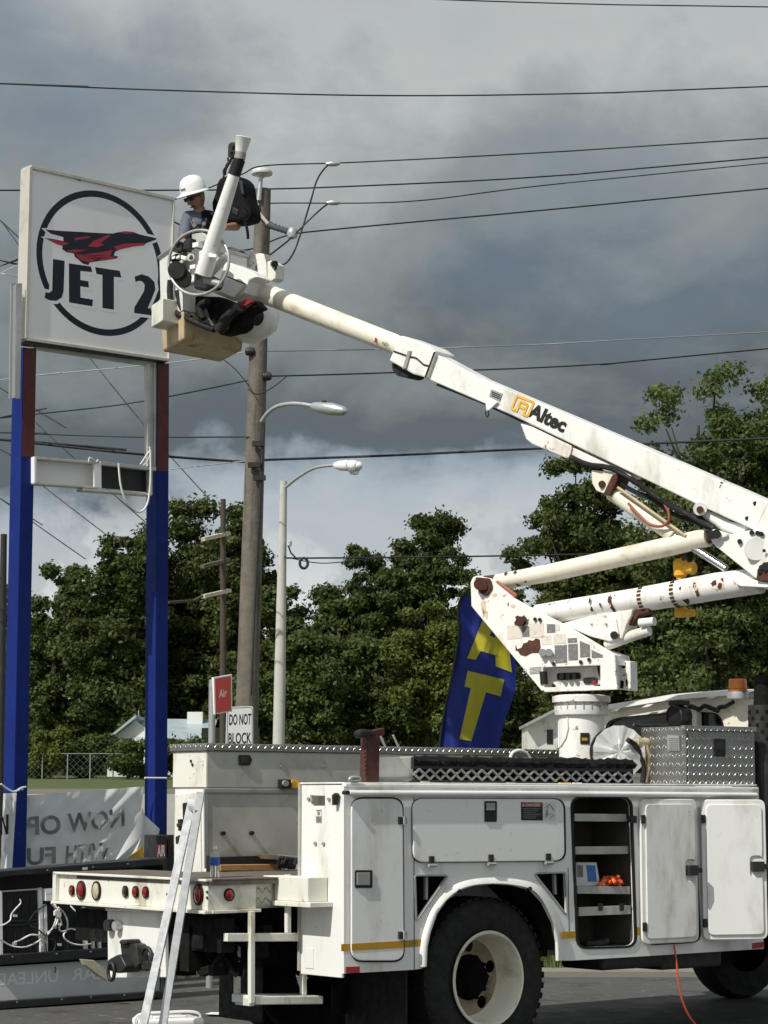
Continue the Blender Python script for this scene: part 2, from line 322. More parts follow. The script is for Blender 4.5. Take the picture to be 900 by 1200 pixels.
def diamond_plate(name, col):
    m = mat(name, col, .32, .75, dirt=(.22, .21, .19), dirt_amt=.6, dirt_scale=4); t = m.node_tree
    b = [n for n in t.nodes if n.type == 'BSDF_PRINCIPLED'][0]
    tcn = t.nodes.new('ShaderNodeTexCoord')
    # two sets of raised lozenges, set out along the truck's own axes
    def dot(vec):
        n = t.nodes.new('ShaderNodeVectorMath'); n.operation = 'DOT_PRODUCT'; t.links.new(tcn.outputs['Object'], n.inputs[0]); n.inputs[1].default_value = vec; return n.outputs['Value']
    a = mth('ADD', dot(D), dot(N), tree=t); z = dot(V((0, 0, 1)))
    def lug(sg, ph):
        p = mth('ADD', mth('MULTIPLY', mth('ADD', a, mth('MULTIPLY', z, sg), tree=t), 16.0, tree=t), ph, tree=t)
        q = mth('ADD', mth('MULTIPLY', mth('SUBTRACT', mth('MULTIPLY', a, sg, tree=t), z, tree=t), 16.0, tree=t), ph, tree=t)
        fp = mth('ABSOLUTE', mth('SUBTRACT', mth('FRACT', p, tree=t), .5, tree=t), tree=t); fq = mth('ABSOLUTE', mth('SUBTRACT', mth('FRACT', q, tree=t), .5, tree=t), tree=t)
        e = mth('ADD', mth('MULTIPLY', mth('MULTIPLY', fp, fp, tree=t), 15.0, tree=t), mth('MULTIPLY', mth('MULTIPLY', fq, fq, tree=t), 60.0, tree=t), tree=t)
        return mth('MAXIMUM', mth('SUBTRACT', 1.0, e, tree=t), 0.0, tree=t)
    h = mth('MAXIMUM', lug(1.0, 0.0), lug(-1.0, .5), tree=t)
    bn = t.nodes.new('ShaderNodeBump'); bn.inputs['Strength'].default_value = 1.0; bn.inputs['Distance'].default_value = .012
    t.links.new(h, bn.inputs['Height']); t.links.new(bn.outputs[0], b.inputs['Normal'])
    src = b.inputs['Base Color'].links[0].from_socket; x = t.nodes.new('ShaderNodeMix'); x.data_type = 'RGBA'; t.links.new(mth('MULTIPLY', h, .85, tree=t), x.inputs[0]); t.links.new(src, x.inputs[6]); x.inputs[7].default_value = (.86, .86, .83, 1)
    t.links.new(x.outputs[2], b.inputs['Base Color']); return m      # lug highlights painted into the base colour
diamond_plate('diamond', (.27, .27, .26))
def leaf_mat(name, c1_, c2_, sc):
    m = bpy.data.materials.new(name); m.use_nodes = True; t = m.node_tree; t.nodes.clear()
    o = t.nodes.new('ShaderNodeOutputMaterial'); df = t.nodes.new('ShaderNodeBsdfPrincipled'); tr = t.nodes.new('ShaderNodeBsdfTranslucent'); ms = t.nodes.new('ShaderNodeMixShader')
    df.inputs['Roughness'].default_value = .55; df.inputs['Specular IOR Level'].default_value = .3
    tcn = t.nodes.new('ShaderNodeTexCoord'); n = t.nodes.new('ShaderNodeTexNoise'); n.inputs['Scale'].default_value = sc; n.inputs['Detail'].default_value = 5
    t.links.new(tcn.outputs['Object'], n.inputs['Vector']); r = t.nodes.new('ShaderNodeValToRGB'); t.links.new(n.outputs['Fac'], r.inputs[0])
    r.color_ramp.elements[0].position = .35; r.color_ramp.elements[0].color = (*c1_, 1); r.color_ramp.elements[1].position = .65; r.color_ramp.elements[1].color = (*c2_, 1)
    t.links.new(r.outputs[0], df.inputs['Base Color']); t.links.new(r.outputs[0], tr.inputs['Color']); ms.inputs[0].default_value = .40
    t.links.new(df.outputs[0], ms.inputs[1]); t.links.new(tr.outputs[0], ms.inputs[2]); t.links.new(ms.outputs[0], o.inputs[0]); M[name] = m
leaf_mat('leaf_dark', (.046, .066, .016), (.098, .120, .030), 1.3)
leaf_mat('leaf_mid', (.055, .084, .02), (.105, .135, .036), 1.2)
leaf_mat('leaf_airy', (.070, .105, .03), (.13, .165, .05), 1.2)
leaf_mat('leaf_bright', (.085, .115, .02), (.15, .175, .038), 1.2)
for _n in ('tarp', 'tarp_white', 'flag_blue', 'flag_yellow'):      # thin cloth lets light through
    _t = M[_n].node_tree; _b = [n for n in _t.nodes if n.type == 'BSDF_PRINCIPLED'][0]; _o = [n for n in _t.nodes if n.type == 'OUTPUT_MATERIAL'][0]
    _r = _t.nodes.new('ShaderNodeBsdfTranslucent'); _r.inputs[0].default_value = _b.inputs['Base Color'].default_value; _m = _t.nodes.new('ShaderNodeMixShader'); _m.inputs[0].default_value = .4
    _t.links.new(_b.outputs[0], _m.inputs[1]); _t.links.new(_r.outputs[0], _m.inputs[2]); _t.links.new(_m.outputs[0], _o.inputs[0])
# ================================================================== GROUND
def gz(Y):
    K = [(-200, 0), (21.9, 0), (23.5, .12), (30, .55), (40, 1.05), (60, 1.62), (85, 2.15), (100, 2.62), (130, 3.1), (300, 5), (3000, 22)]
    for (a, za), (b, zb) in zip(K, K[1:]):
        if Y <= b: return za + (zb - za) * (Y - a) / (b - a)
    return K[-1][1]
def sheet(name, ys, dz, m, x=None):
    mb = MB(); vs = []; fs = []; nx = 13
    for Y in ys:
        hw = x or (60 + abs(Y) * 1.6)
        for i in range(nx): vs.append((-hw + 2 * hw * i / (nx - 1), Y, gz(Y) + dz))
    for r in range(len(ys) - 1):
        for i in range(nx - 1):
            a = r * nx + i; fs.append((a, a + 1, a + 1 + nx, a + nx))
    mb.add(vs, fs); return tag(mb.build(name, m, None, (0, 0, 0)), kind='structure')
sheet('ground', [-200, 0, 21.9, 23.5, 30, 40, 60, 85, 100, 130, 300, 3000], -.02, M['grass'])
sheet('asphalt_lot', [-200, -50, 0, 10, 16, 21.6], 0, M['asphalt'], 120)
sheet('road', [36, 40, 50, 60, 69], .012, M['road'], 200)
kb = MB(); kb.bar((-120, 21.75, .02), (120, 21.75, .02), .30, .10)
tag(kb.build('kerb', M['kerb'], None, (0, 21.75, 0), bevel=.02), kind='structure')
kb = MB(); kb.bar((-200, 69.2, gz(69.2) + .08), (200, 69.2, gz(69.2) + .08), .3, .16); kb.bar((-200, 35.8, gz(35.8) + .06), (200, 35.8, gz(35.8) + .06), .3, .14)
tag(kb.build('roadside_kerb', M['kerb'], None, (0, 60, 1.6)), kind='structure')
def blades(name, n, xr, yr, h, wd, clump=0):
    x = rng.uniform(*xr, n); y = rng.uniform(*yr, n)
    if clump:
        cx = rng.uniform(*xr, clump); cy = rng.uniform(*yr, clump); k = rng.integers(0, clump, n); x = cx[k] + rng.normal(0, .12, n); y = cy[k] + rng.normal(0, .1, n)
    z = np.array([gz(q) for q in y]) - .02; a = rng.uniform(0, 6.28, n); hh = rng.uniform(.4, 1, n) * h; l = rng.normal(0, .35, (n, 2)) * hh[:, None]
    v = np.empty((n, 3, 3), np.float32)
    v[:, 0] = np.stack([x - np.cos(a) * wd, y - np.sin(a) * wd, z], 1); v[:, 1] = np.stack([x + np.cos(a) * wd, y + np.sin(a) * wd, z], 1)
    v[:, 2] = np.stack([x + l[:, 0], y + l[:, 1], z + hh], 1)
    me = bpy.data.meshes.new(name); me.vertices.add(n * 3); me.vertices.foreach_set('co', v.ravel()); me.loops.add(n * 3); me.loops.foreach_set('vertex_index', np.arange(n * 3, dtype=np.int32))
    me.polygons.add(n); me.polygons.foreach_set('loop_start', np.arange(0, n * 3, 3, dtype=np.int32)); me.update(); me.materials.append(M['blade'])
    o = bpy.data.objects.new(name, me); COL.objects.link(o); return o
tag(blades('grass', 30000, (-6, 8), (21.8, 24.5), .22, .008), 'rough green grass growing behind the concrete kerb', 'grass', kind='stuff')
# ================================================================== THE TRUCK
C0 = PY(403, 1141, 13.9); C0.z = 0
def TR(u, v, w_): return C0 + D * u - N * v + V((0, 0, w_))
SIDE = Pl(C0, D, N)
def SV(v): return Pl(TR(0, v, 0), D, N)           # plane parallel to the side, v inboard
def RU(u): return Pl(TR(u, 0, 0), N, -D)          # plane facing the rear at u
def tp(px, py, v=0.0):
    p = SV(v).at(px, py) - C0; return p.dot(D), p.z
truck = thing('utility_truck', 'white bucket truck with articulated boom raised towards the pole sign', 'bucket truck', TR(1.3, 1.2, 0))
def B(u0, u1, v0, v1, w0, w1, mb=None):
    mb = mb or MB(); return mb.box8([TR(u0, v0, w0), TR(u1, v0, w0), TR(u1, v1, w0), TR(u0, v1, w0), TR(u0, v0, w1), TR(u1, v0, w1), TR(u1, v1, w1), TR(u0, v1, w1)])
WT = 1.785; UE = tp(889, 1000)[0]                   # body top height, front end of the body
UZ = V((0, 0, 1))
# --- near side compartments: skin with its openings
arch = pts(c1, [(322, 812), (325, 740), (338, 680), (362, 612), (398, 563), (445, 526), (500, 508), (570, 502), (640, 506), (715, 524), (760, 572), (798, 650), (813, 720), (815, 790)])
outer = [(403, 918.5), (520, 919.5), (640, 920.6), (760, 921.8), (889, 923)] + [(895, 1111.8), (780, 1119), (672, 1125.6), c1(845, 790)] + arch[::-1] + [c1(300, 820), c1(275, 824), (403, 1141)]
open1 = rr(pts(c2, [(108, 192), (342, 192), (362, 790), (132, 796)]), 11)
open2 = rr(pts(c2, [(385, 205), (596, 205), (622, 770), (412, 782)]), 9)
triA = rr(pts(c1, [(281, 472), (400, 472), (286, 636)]), 2.0, 2); triB = rr(pts(c1, [(733, 464), (843, 461), (850, 614)]), 2.0, 2)
body = MB().slab(SIDE, outer, 0, .02, [open1, open2, triA, triB]).build('body_side', M['white_paint'], truck, bevel=.004)
BV = .458
mb = MB(); B(-.012, UE, BV - .02, BV, .62, WT - .004, mb); B(.002, UE - .002, .021, BV - .021, WT - .03, WT - .006, mb)
mb.build('body_inner_wall', M['bare_alu'], truck)
mb = MB(); B(.0, .02, .021, BV - .021, .60, WT - .006, mb); mb.build('body_end_panel', M['white_paint'], truck, bevel=.003)
B(UE - .02, UE - .002, .021, BV - .021, .62, WT - .008).build('body_front_panel', M['white_paint'], truck)
mb = MB(); B(.02, UE - .02, .0205, BV - .021, .615, .635, mb)
# lining of the open lockers
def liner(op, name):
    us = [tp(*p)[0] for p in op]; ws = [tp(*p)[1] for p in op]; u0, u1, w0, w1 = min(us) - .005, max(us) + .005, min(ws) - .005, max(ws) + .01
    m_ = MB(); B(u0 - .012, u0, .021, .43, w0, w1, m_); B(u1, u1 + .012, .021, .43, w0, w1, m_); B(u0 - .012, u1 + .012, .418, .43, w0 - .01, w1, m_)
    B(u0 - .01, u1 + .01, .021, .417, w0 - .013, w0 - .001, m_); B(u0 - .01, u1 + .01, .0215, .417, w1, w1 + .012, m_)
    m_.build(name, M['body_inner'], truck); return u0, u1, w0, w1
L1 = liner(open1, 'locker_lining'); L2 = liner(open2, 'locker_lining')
def ring(mb, pl, loop, grow, off, th):             # a band round an opening
    c = V((sum(p[0] for p in loop) / len(loop), sum(p[1] for p in loop) / len(loop)))
    o2 = []
    for i, p in enumerate(loop):
        a = V(loop[i - 1]); b = V(loop[(i + 1) % len(loop)]); t = (b - a); nn = V((t.y, -t.x)).normalized()
        if nn.dot(V(p) - c) < 0: nn = -nn
        o2.append(tuple(V(p) + nn * grow))
    return mb.slab(pl, o2, off, th, [loop])
ring(MB(), SIDE, open1, 2.6, .006, .012).build('locker_seal', M['black_rubber'], truck)
ring(MB(), SIDE, open2, 2.2, .004, .010).build('locker_seal', M['black_rubber'], truck)
ring(MB(), SIDE, triA, 2.2, .008, .012).build('window_trim', M['galv'], truck, bevel=.002)
ring(MB(), SIDE, triB, 2.2, .008, .012).build('window_trim', M['galv'], truck, bevel=.002)
for q in ([(317, 474), (327, 474), (326, 560), (318, 560)], [(800, 464), (809, 464), (812, 540), (804, 540)]):
    MB().slab(SIDE, pts(c1, q), -.03, .02).build('vent_bar', M['grey_metal'], truck)
for q in ([(270, 460), (410, 460), (290, 660), (270, 660)], [(725, 455), (852, 455), (858, 640), (850, 640)]):
    MB().slab(SIDE, pts(c1, q), -.10, .01).build('vent_backing', M['chassis'], truck)
# shelves inside locker 1, front lips as the photograph shows them
for i, (x0, y0, x1, y1, h) in enumerate([(116, 254, 325, 256, 31), (119, 388, 333, 386, 32), (127, 548, 341, 550, 31), (133, 634, 344, 626, 36)]):
    sh = MB().slab(SV(.03), pts(c2, [(x0, y0), (x1, y1), (x1 + 1, y1 + h), (x0 + 1, y0 + h)]), 0, .012).build('shelf', M['bare_alu'], truck, bevel=.002)
    w_ = tp(*c2(x0, y0 + h - 4), .03)[1]
    B(L1[0] + .004, L1[1] - .004, .043, .40, w_ - .004, w_ + .006).build('shelf_tray', M['grey_metal'], sh)
    if i == 3:
        for xx in (222, 308): MB().slab(SV(.03), pts(c2, [(xx - 8, 618), (xx + 8, 618), (xx + 8, 648), (xx - 8, 648)]), .006, .006).build('shelf_clip', M['black_steel'], sh)
    SHW = w_ if i == 2 else (SHW if i > 2 else 0)
# fender round the wheel: dished lip
mb = MB(); fl = bez([(p[0], p[1], 0) for p in arch], 4); vs = []; fs = []
cc = V(c1(570, 800))
for p in fl:
    q = V((p.x, p.y)); dr = (q - cc); dr.y *= .8; dr.normalize()
    a = SIDE.at(*(q + dr * 9), .001); b = SIDE.at(*(q + dr * 5), .022); c_ = SIDE.at(*(q + dr * 1), .03); d_ = SIDE.at(*q, .018); e_ = SIDE.at(*q, -.10)
    vs += [a, b, c_, d_, e_]
for i in range(len(fl) - 1):
    for j in range(4): fs.append((i * 5 + j, i * 5 + j + 1, i * 5 + j + 6, i * 5 + j + 5))
mb.add(vs, fs).build('fender_flare', M['white_clean'], truck, smooth=60)
us = [tp(*p) for p in arch]
mb = MB(); vs = []; fs = []
for u_, w_ in us: vs += [TR(u_, .10, w_ + .02), TR(u_, .70, w_ + .02)]
for i in range(len(us) - 1): fs.append((2 * i, 2 * i + 1, 2 * i + 3, 2 * i + 2))
mb.add(vs, fs).build('wheel_well', M['chassis'], truck)
B(us[0][0] - .2, us[-1][0] + .2, .71, .73, .3, 1.5).build('wheel_well_wall', M['chassis'], truck)
for x, y in ((447, 527), (712, 518)):
    MB().disc(SIDE, c1(x, y), 2.2, 2.2, .034, .02, 8).build('fender_bolt', M['black_plastic'], truck)
# seams of the skin as thin dark joints
for q in ([(272, 175), (275, 175), (276.5, 823), (273.5, 823)], [(853, 440), (855.5, 440), (860, 690), (857.5, 690)]):
    MB().slab(SIDE, pts(c1, q), .0012, .002).build('panel_joint', M['black_steel'], truck)
# closed doors
def door(q, r, name='locker_door', m='white_clean', th=.022):
    lp = rr(q, r, 6); c = V((sum(p[0] for p in q) / 4, sum(p[1] for p in q) / 4))
    big = [tuple(V(p) + (V(p) - c).normalized() * 1.8) for p in lp]
    d_ = MB().slab(SIDE, lp, th, th - .007).build(name, M[m], truck, bevel=.006, seg=3)
    MB().slab(SIDE, big, .0065, .005).build('door_seal', M['black_rubber'], d_)
    return d_
dA = door(pts(c1, [(39, 180), (232, 180), (237, 790), (39, 790)]), 14)
dB = door(pts(c1, [(271, 179), (838, 181), (842, 414), (273, 420)]), 13)
def latch(dr, x0, y0, x1, y1, vert):
    MB().slab(SIDE, rr(pts(c1, [(x0, y0), (x1, y0), (x1, y1), (x0, y1)]), 1.2, 2), .029, .008).build('latch_frame', M['black_plastic'], dr, bevel=.003)
    k = 7
    if vert: q = [(x0 + k, y0 + k), (x1 - k, y0 + k), (x1 - k, (y0 + y1) / 2 - 4), (x0 + k, (y0 + y1) / 2 - 4)]
    else: q = [(x0 + k, y0 + k + 2), (x1 - k - 2, y0 + k + 2), (x1 - k - 2, y1 - k - 3), (x0 + k, y1 - k - 3)]
    MB().slab(SIDE, pts(c1, q), .036, .008).build('latch_handle', M['grey_metal'], dr, bevel=.003)
latch(dA, 53, 449, 118, 516, False); latch(dB, 541, 189, 587, 267, True)
def hinge(dr, q):
    MB().slab(SIDE, pts(c1, q), .034, .016).build('hinge', M['black_steel'], dr, bevel=.004)
for y in (262, 694):
    hinge(dA, [(218, y - 14), (247, y - 12), (247, y + 14), (218, y + 14)])
    MB().cyl(SIDE.at(*c1(236, y - 15), .03), SIDE.at(*c1(237, y + 15), .03), .012, seg=8).build('hinge_pin', M['galv'], dA)
for x, y in ((343, 418), (567, 412), (783, 408)):
    hinge(dB, [(x - 9, y - 22), (x + 9, y - 22), (x + 9, y + 4), (x - 9, y + 4)])
    MB().cyl(SIDE.at(*c1(x - 14, y + 14), .028), SIDE.at(*c1(x + 14, y + 14), .028), .012, seg=8).build('hinge_pin', M['galv'], dB)
# danger sticker
st = MB().slab(SIDE, pts(c1, [(677, 193), (758, 194), (759, 262), (678, 261)]), .0245, .002).build('warning_sticker', M['letter_black'], dB)
MB().slab(SIDE, pts(c1, [(678, 194), (757, 195), (757, 211), (678, 210)]), .0265, .002).build('sticker_header', M['sticker_red'], st)
text('DANGER', SIDE, pts(c1, [(694, 209), (750, 209), (750, 198), (694, 198)]), .028, 'sticker_lettering', M['sticker_white'], st, bold=.01)
MB().slab(SIDE, pts(c1, [(682, 208), (690, 208), (686, 199)]), .028, .001).build('warning_triangle', M['sticker_white'], st)
mb = MB()
for k in range(6):
    mb.slab(SIDE, pts(c1, [(686, 216 + 7 * k), (751 - 9 * (k % 3), 216 + 7 * k), (751 - 9 * (k % 3), 218.5 + 7 * k), (686, 218.5 + 7 * k)]), .0262, .001)
mb.build('sticker_print', M['sticker_grey'], st)
MB().slab(SIDE, pts(c1, [(759, 194), (807, 195), (808, 261), (760, 261)]), .0246, .002).build('diagram_sticker', M['sticker_white'], dB)
mb = MB()
for a, b in (((765, 215), (785, 200)), ((785, 200), (802, 224)), ((770, 255), (772, 222)), ((786, 254), (801, 240)), ((766, 238), (796, 236)), ((778, 206), (776, 250))):
    mb.bar(SIDE.at(*c1(*a), .027), SIDE.at(*c1(*b), .027), .004, .002)
mb.build('sticker_print', M['sticker_grey'], dB)
# yellow stripe, reflector
for q, o_ in (([(0, 728), (38, 726), (38, 753), (0, 755)], .003), ([(40, 726), (236, 715), (236, 741), (40, 752)], .0245), ([(239, 714), (273, 712), (273, 738), (239, 740)], .003), ([(278, 711), (322, 708), (321, 734), (278, 737)], .003),
              ([(829, 682), (852, 680), (853, 706), (832, 708)], .034)):
    MB().slab(SIDE, pts(c1, q), o_, .002).build('yellow_stripe', M['stripe_yellow'], truck)
for q, o_ in (([(70, 734), (124, 731), (126, 758), (73, 761)], .003), ([(368, 716), (386, 714), (389, 745), (370, 748)], .003)):
    MB().slab(SIDE, pts(c2, q), o_, .002).build('yellow_stripe', M['stripe_yellow'], truck)
MB().slab(SIDE, pts(c1, [(18, 813), (70, 811), (70, 836), (18, 838)]), .008, .007).build('side_reflector', M['sticker_red'], truck, bevel=.002)
MB().slab(SIDE, pts(c2, [(838, 780), (884, 774), (885, 798), (838, 803)]), .006, .005).build('side_reflector', M['sticker_red'], truck)
# drip rail and roof edge
mb = MB(); mb.tube([SIDE.at(409, 929.5, .03), SIDE.at(640, 930.2, .03), SIDE.at(886, 932, .03)], .019, 8); mb.build('drip_rail', M['white_clean'], truck, smooth=60)
MB().slab(SIDE, [(405, 918.0), (889, 922.4), (889, 926), (405, 922.5)], .012, .03).build('roof_edge', M['white_clean'], truck, bevel=.006)
MB().disc(SIDE, c1(25, 157), 2.6, 2.6, .055, .04, 10).build('rail_plug', M['black_plastic'], truck)
B(0.0, UE, .0, BV, WT + .001, WT + .012).build('roof_plate', M['white_paint'], truck, bevel=.004)
# details on the rear end panel
RE = RU(0)
def rp_(q, o_, th, name, m, bev=0): return MB().slab(RE, pts(c8, q), o_, th).build(name, M[m], truck, bevel=bev)
rp_([(469, 259), (506, 260), (506, 290), (469, 290)], .006, .005, 'data_plate', 'wood_weathered')
rp_([(478, 304), (497, 304), (497, 348), (478, 348)], .005, .004, 'inspection_label', 'sticker_white')
for q in ([(479, 328), (496, 328), (496, 346), (479, 346)], [(480, 307), (495, 307), (495, 311), (480, 311)], [(484, 314), (491, 314), (491, 323), (484, 323)]): rp_(q, .007, .002, 'label_print', 'sticker_grey')
for x, y in ((452, 270), (519, 271), (474, 417), (501, 418), (463, 262), (463, 277)): MB().disc(RE, c8(x, y), 1.5, 2, .012, .012, 10).build('bolt', M['grey_metal'], truck)
MB().slab(RE, pts(c8, [(530, 258), (540, 250), (545, 256), (540, 290), (531, 292)]), .04, .03).build('coat_hook', M['black_plastic'], truck, bevel=.004)
# step box on the rear end
u1, w1b = tp(*c8(512, 620), .1); 
bx0 = RE.at(*c8(395, 522)); bx1 = RE.at(*c8(535, 620))
va = (C0 - bx1).dot(N); vb = (C0 - bx0).dot(N)
B(-.16, -.004, max(.03, va + .05), vb + .08, bx1.z + .02, bx0.z).build('step_box', M['white_tail'], truck, bevel=.006)
B(-.18, -.002, max(.01, va), vb + .08, bx1.z - .012, bx1.z + .019).build('step_box_flange', M['white_tail'], truck, bevel=.004)
# mounting recess on lower rear panel shadowed by the box, fuel box, reflectors below
MB().slab(RE, pts(c8, [(443, 765), (470, 763), (470, 830), (443, 828)]), .004, .003).build('patch_plate', M['white_paint'], truck, bevel=.001)
# --- bed, deck and tail
UB = -.69
B(UB, 4.0, BV + .001, 2.0, 1.165, 1.19).build('bed_deck', M['wood_weathered'], truck)
B(UB - .015, -.02, .462, 2.27, 1.191, 1.205).build('tail_deck', M['wood_weathered'], truck, bevel=.004)
RB = RU(UB)
zt = RB.at(243, 1036).z; zb = RB.at(243, 1067).z
B(UB, UB + .02, .48, 2.25, zb, zt + .03).build('tail_beam', M['white_tail'], truck, bevel=.004)
mb = MB(); B(UB - .035, UB + .02, .46, 2.27, zb - .02, zb - .001, mb); B(UB - .03, UB + .02, .46, 2.26, zt + .031, 1.190, mb); mb.build('tail_beam_flange', M['white_tail'], truck, bevel=.003)
B(UB - .03, UB - .001, 2.22, 2.26, zb + .001, zt + .03).build('tail_beam_return', M['white_tail'], truck, bevel=.003)
SD = SV(.48)
ud = SD.at(300, 1050); ud = (ud - C0).dot(D)
B(UB + .021, ud, .48, .50, zb, zt + .03).build('tail_side', M['white_tail'], truck, bevel=.003)
B(UB + .021, ud + .02, .45, .50, zb - .02, zb - .001).build('tail_side_flange', M['white_tail'], truck, bevel=.003)
B(ud + .003, -.005, .50, .515, zb, 1.189).build('diamond_plate_panel', M['diamond'], truck)
def lamp(pl, c, rx, ry, lens, name, base='black_rubber'):
    L_ = MB().disc(pl, c, rx, ry, .012, .012, 20).build(name, M[base], truck)
    k = 20
    p0 = [pl.at(c[0] + .8 * rx * math.cos(6.2832 * i / k), c[1] + .8 * ry * math.sin(6.2832 * i / k), .013) for i in range(k)]
    p1 = [pl.at(c[0] + .55 * rx * math.cos(6.2832 * i / k), c[1] + .55 * ry * math.sin(6.2832 * i / k), .026) for i in range(k)]
    MB().add(p0 + p1 + [pl.at(*c, .03)], [(i, (i + 1) % k, k + (i + 1) % k, k + i) for i in range(k)] + [(k + i, k + (i + 1) % k, 2 * k) for i in range(k)]).build('lens', M[lens], L_, smooth=60)
for x, y, rx, ry, ln, nm in ((87, 163, 11, 23, 'lens_red', 'marker_light'), (128, 163, 19, 43, 'lens_red', 'tail_light'), (195, 165, 19, 43, 'lens_cream', 'reverse_light'), (322, 168, 12, 26, 'lens_dark', 'marker_light'),
                             (367, 169, 13, 26, 'lens_red', 'marker_light'), (411, 171, 13, 26, 'lens_red', 'marker_light'), (643, 181, 21, 48, 'lens_red', 'tail_light')):
    lamp(RB, cR(x, y), rx / 3.75, ry / 3.75, ln, nm)
lamp(SD, cR(785, 182), 6.0, 7.6, 'lens_red', 'side_light')
for x, y in ((683, 170), (508, 180), (683, 195)): MB().disc(RB, cR(x, y), .9, 1.6, .006, .006, 8).build('bolt', M['black_steel'], truck)
# hitch plate and coupling
PHU = Pl(TR(UB + .08, 0, 0), N, -D)
MB().slab(PHU, pts(cR, [(246, 252), (497, 262), (503, 545), (249, 548)]), 0, .03).build('hitch_plate', M['white_paint'], truck, bevel=.005)
MB().slab(PHU, pts(cR, [(236, 241), (474, 250), (474, 262), (236, 252)]), .05, .08).build('hitch_plate_rim', M['white_tail'], truck, bevel=.004)
hk = MB()
hk.slab(PHU, rr(pts(cR, [(300, 392), (372, 398), (384, 500), (318, 520)]), 4, 3), .09, .085)
hk.slab(PHU, rr(pts(cR, [(243, 470), (300, 440), (330, 500), (300, 530), (250, 515)]), 4, 3), .16, .15)
hk.slab(PHU, rr(pts(cR, [(298, 380), (330, 378), (330, 402), (298, 402)]), 2, 2), .12, .11)
hk.slab(PHU, rr(pts(cR, [(372, 480), (440, 470), (450, 515), (378, 515)]), 3, 3), .06, .055)
hook = hk.build('pintle_hook', M['black_steel'], truck, bevel=.015, seg=3)
def ringo(pl, c, rx, ry, off, r):
    k = 20; return MB().tube([pl.at(c[0] + rx * math.cos(6.2832 * i / k), c[1] + ry * math.sin(6.2832 * i / k), off) for i in range(k + 1)], r, 8)
ringo(PHU, cR(419, 462), 6.2, 12.5, .05, .014).build('towing_ring', M['black_steel'], truck, smooth=60)
ringo(PHU, cR(264, 520), 3.6, 10, .18, .012).build('towing_ring', M['black_steel'], truck, smooth=60)
for x, y, r_ in ((270, 315, 13), (305, 318, 15)):
    a = PHU.at(*cR(x, y), .0); sk = MB().cyl(a, a - D * .05, .038 if r_ == 13 else .03, seg=14).build('trailer_socket', M['black_steel' if r_ == 13 else 'galv'], truck, smooth=35)
# frame rails, axle, underbody
mb = MB(); B(UB + .1, 6.5, .82, .92, .62, .90, mb); B(UB + .1, 6.5, 1.55, 1.65, .62, .90, mb); B(UB + .12, UB + .22, .5, 2.2, .75, .96, mb); B(.2, .3, .5, 2.2, .7, 1.15, mb); B(2.2, 2.3, .5, 2.2, .7, 1.15, mb)
mb.build('chassis_frame', M['chassis'], truck)
mb = MB(); mb.tube([TR(1.278, .35, .52), TR(1.278, 2.1, .52)], .1, 12); mb.lathe(TR(1.278, 1.1, .52), N, [(.02, -.25), (.2, -.12), (.24, 0), (.2, .12), (.02, .25)], 16); mb.build('rear_axle', M['chassis'], truck, smooth=50)
mb = MB()
for k in range(5): B(.5 + .06 * k, 2.05 - .06 * k, .86, .94, .66 - .05 * k, .69 - .05 * k, mb)
mb.build('leaf_spring', M['chassis'], truck)
mb = MB()
for k in range(7):
    p = [TR(UB + .25 + random.uniform(-.05, .2), .7 + .2 * k, .95), TR(UB + .4, .7 + .2 * k + random.uniform(-.2, .2), .75), TR(UB + .35, .8 + .2 * k, .85)]
    mb.tube(bez(p, 6), .016, 6)
mb.build('air_hose', M['black_rubber'], truck, smooth=60)
mb = MB()
for k in range(14):
    u_ = UB + random.uniform(.12, .5); v_ = random.uniform(.5, 1.5); w_ = random.uniform(.62, .92); mb.obox(TR(u_, v_, w_), D * random.uniform(.02, .07), N * random.uniform(.02, .08), UZ * random.uniform(.02, .07))
for k in range(8): mb.tube(bez([TR(UB + .15 + random.uniform(0, .3), random.uniform(.5, 1.5), random.uniform(.6, .95)) for q in range(4)], 6), random.choice((.012, .018)), 6)
tag(mb.build('underbody_fittings', M['chassis'], truck, smooth=35), kind='stuff')
for v0, v1, w0, u_ in ((1.72, 2.24, .16, .65), (.12, .74, .14, .60)):
    B(u_, u_ + .012, v0, v1, w0, .98).build('mud_flap', M['black_rubber'], truck)
B(tp(*c2(262, 860))[0], tp(*c2(512, 860))[0], .08, .5, tp(*c2(300, 893))[1], .70).build('fuel_tank', M['black_steel'], truck, bevel=.03)
B(tp(*c2(520, 860))[0], tp(*c2(765, 860))[0], .12, .55, tp(*c2(640, 886))[1], .70).build('battery_box', M['black_steel'], truck, bevel=.02)
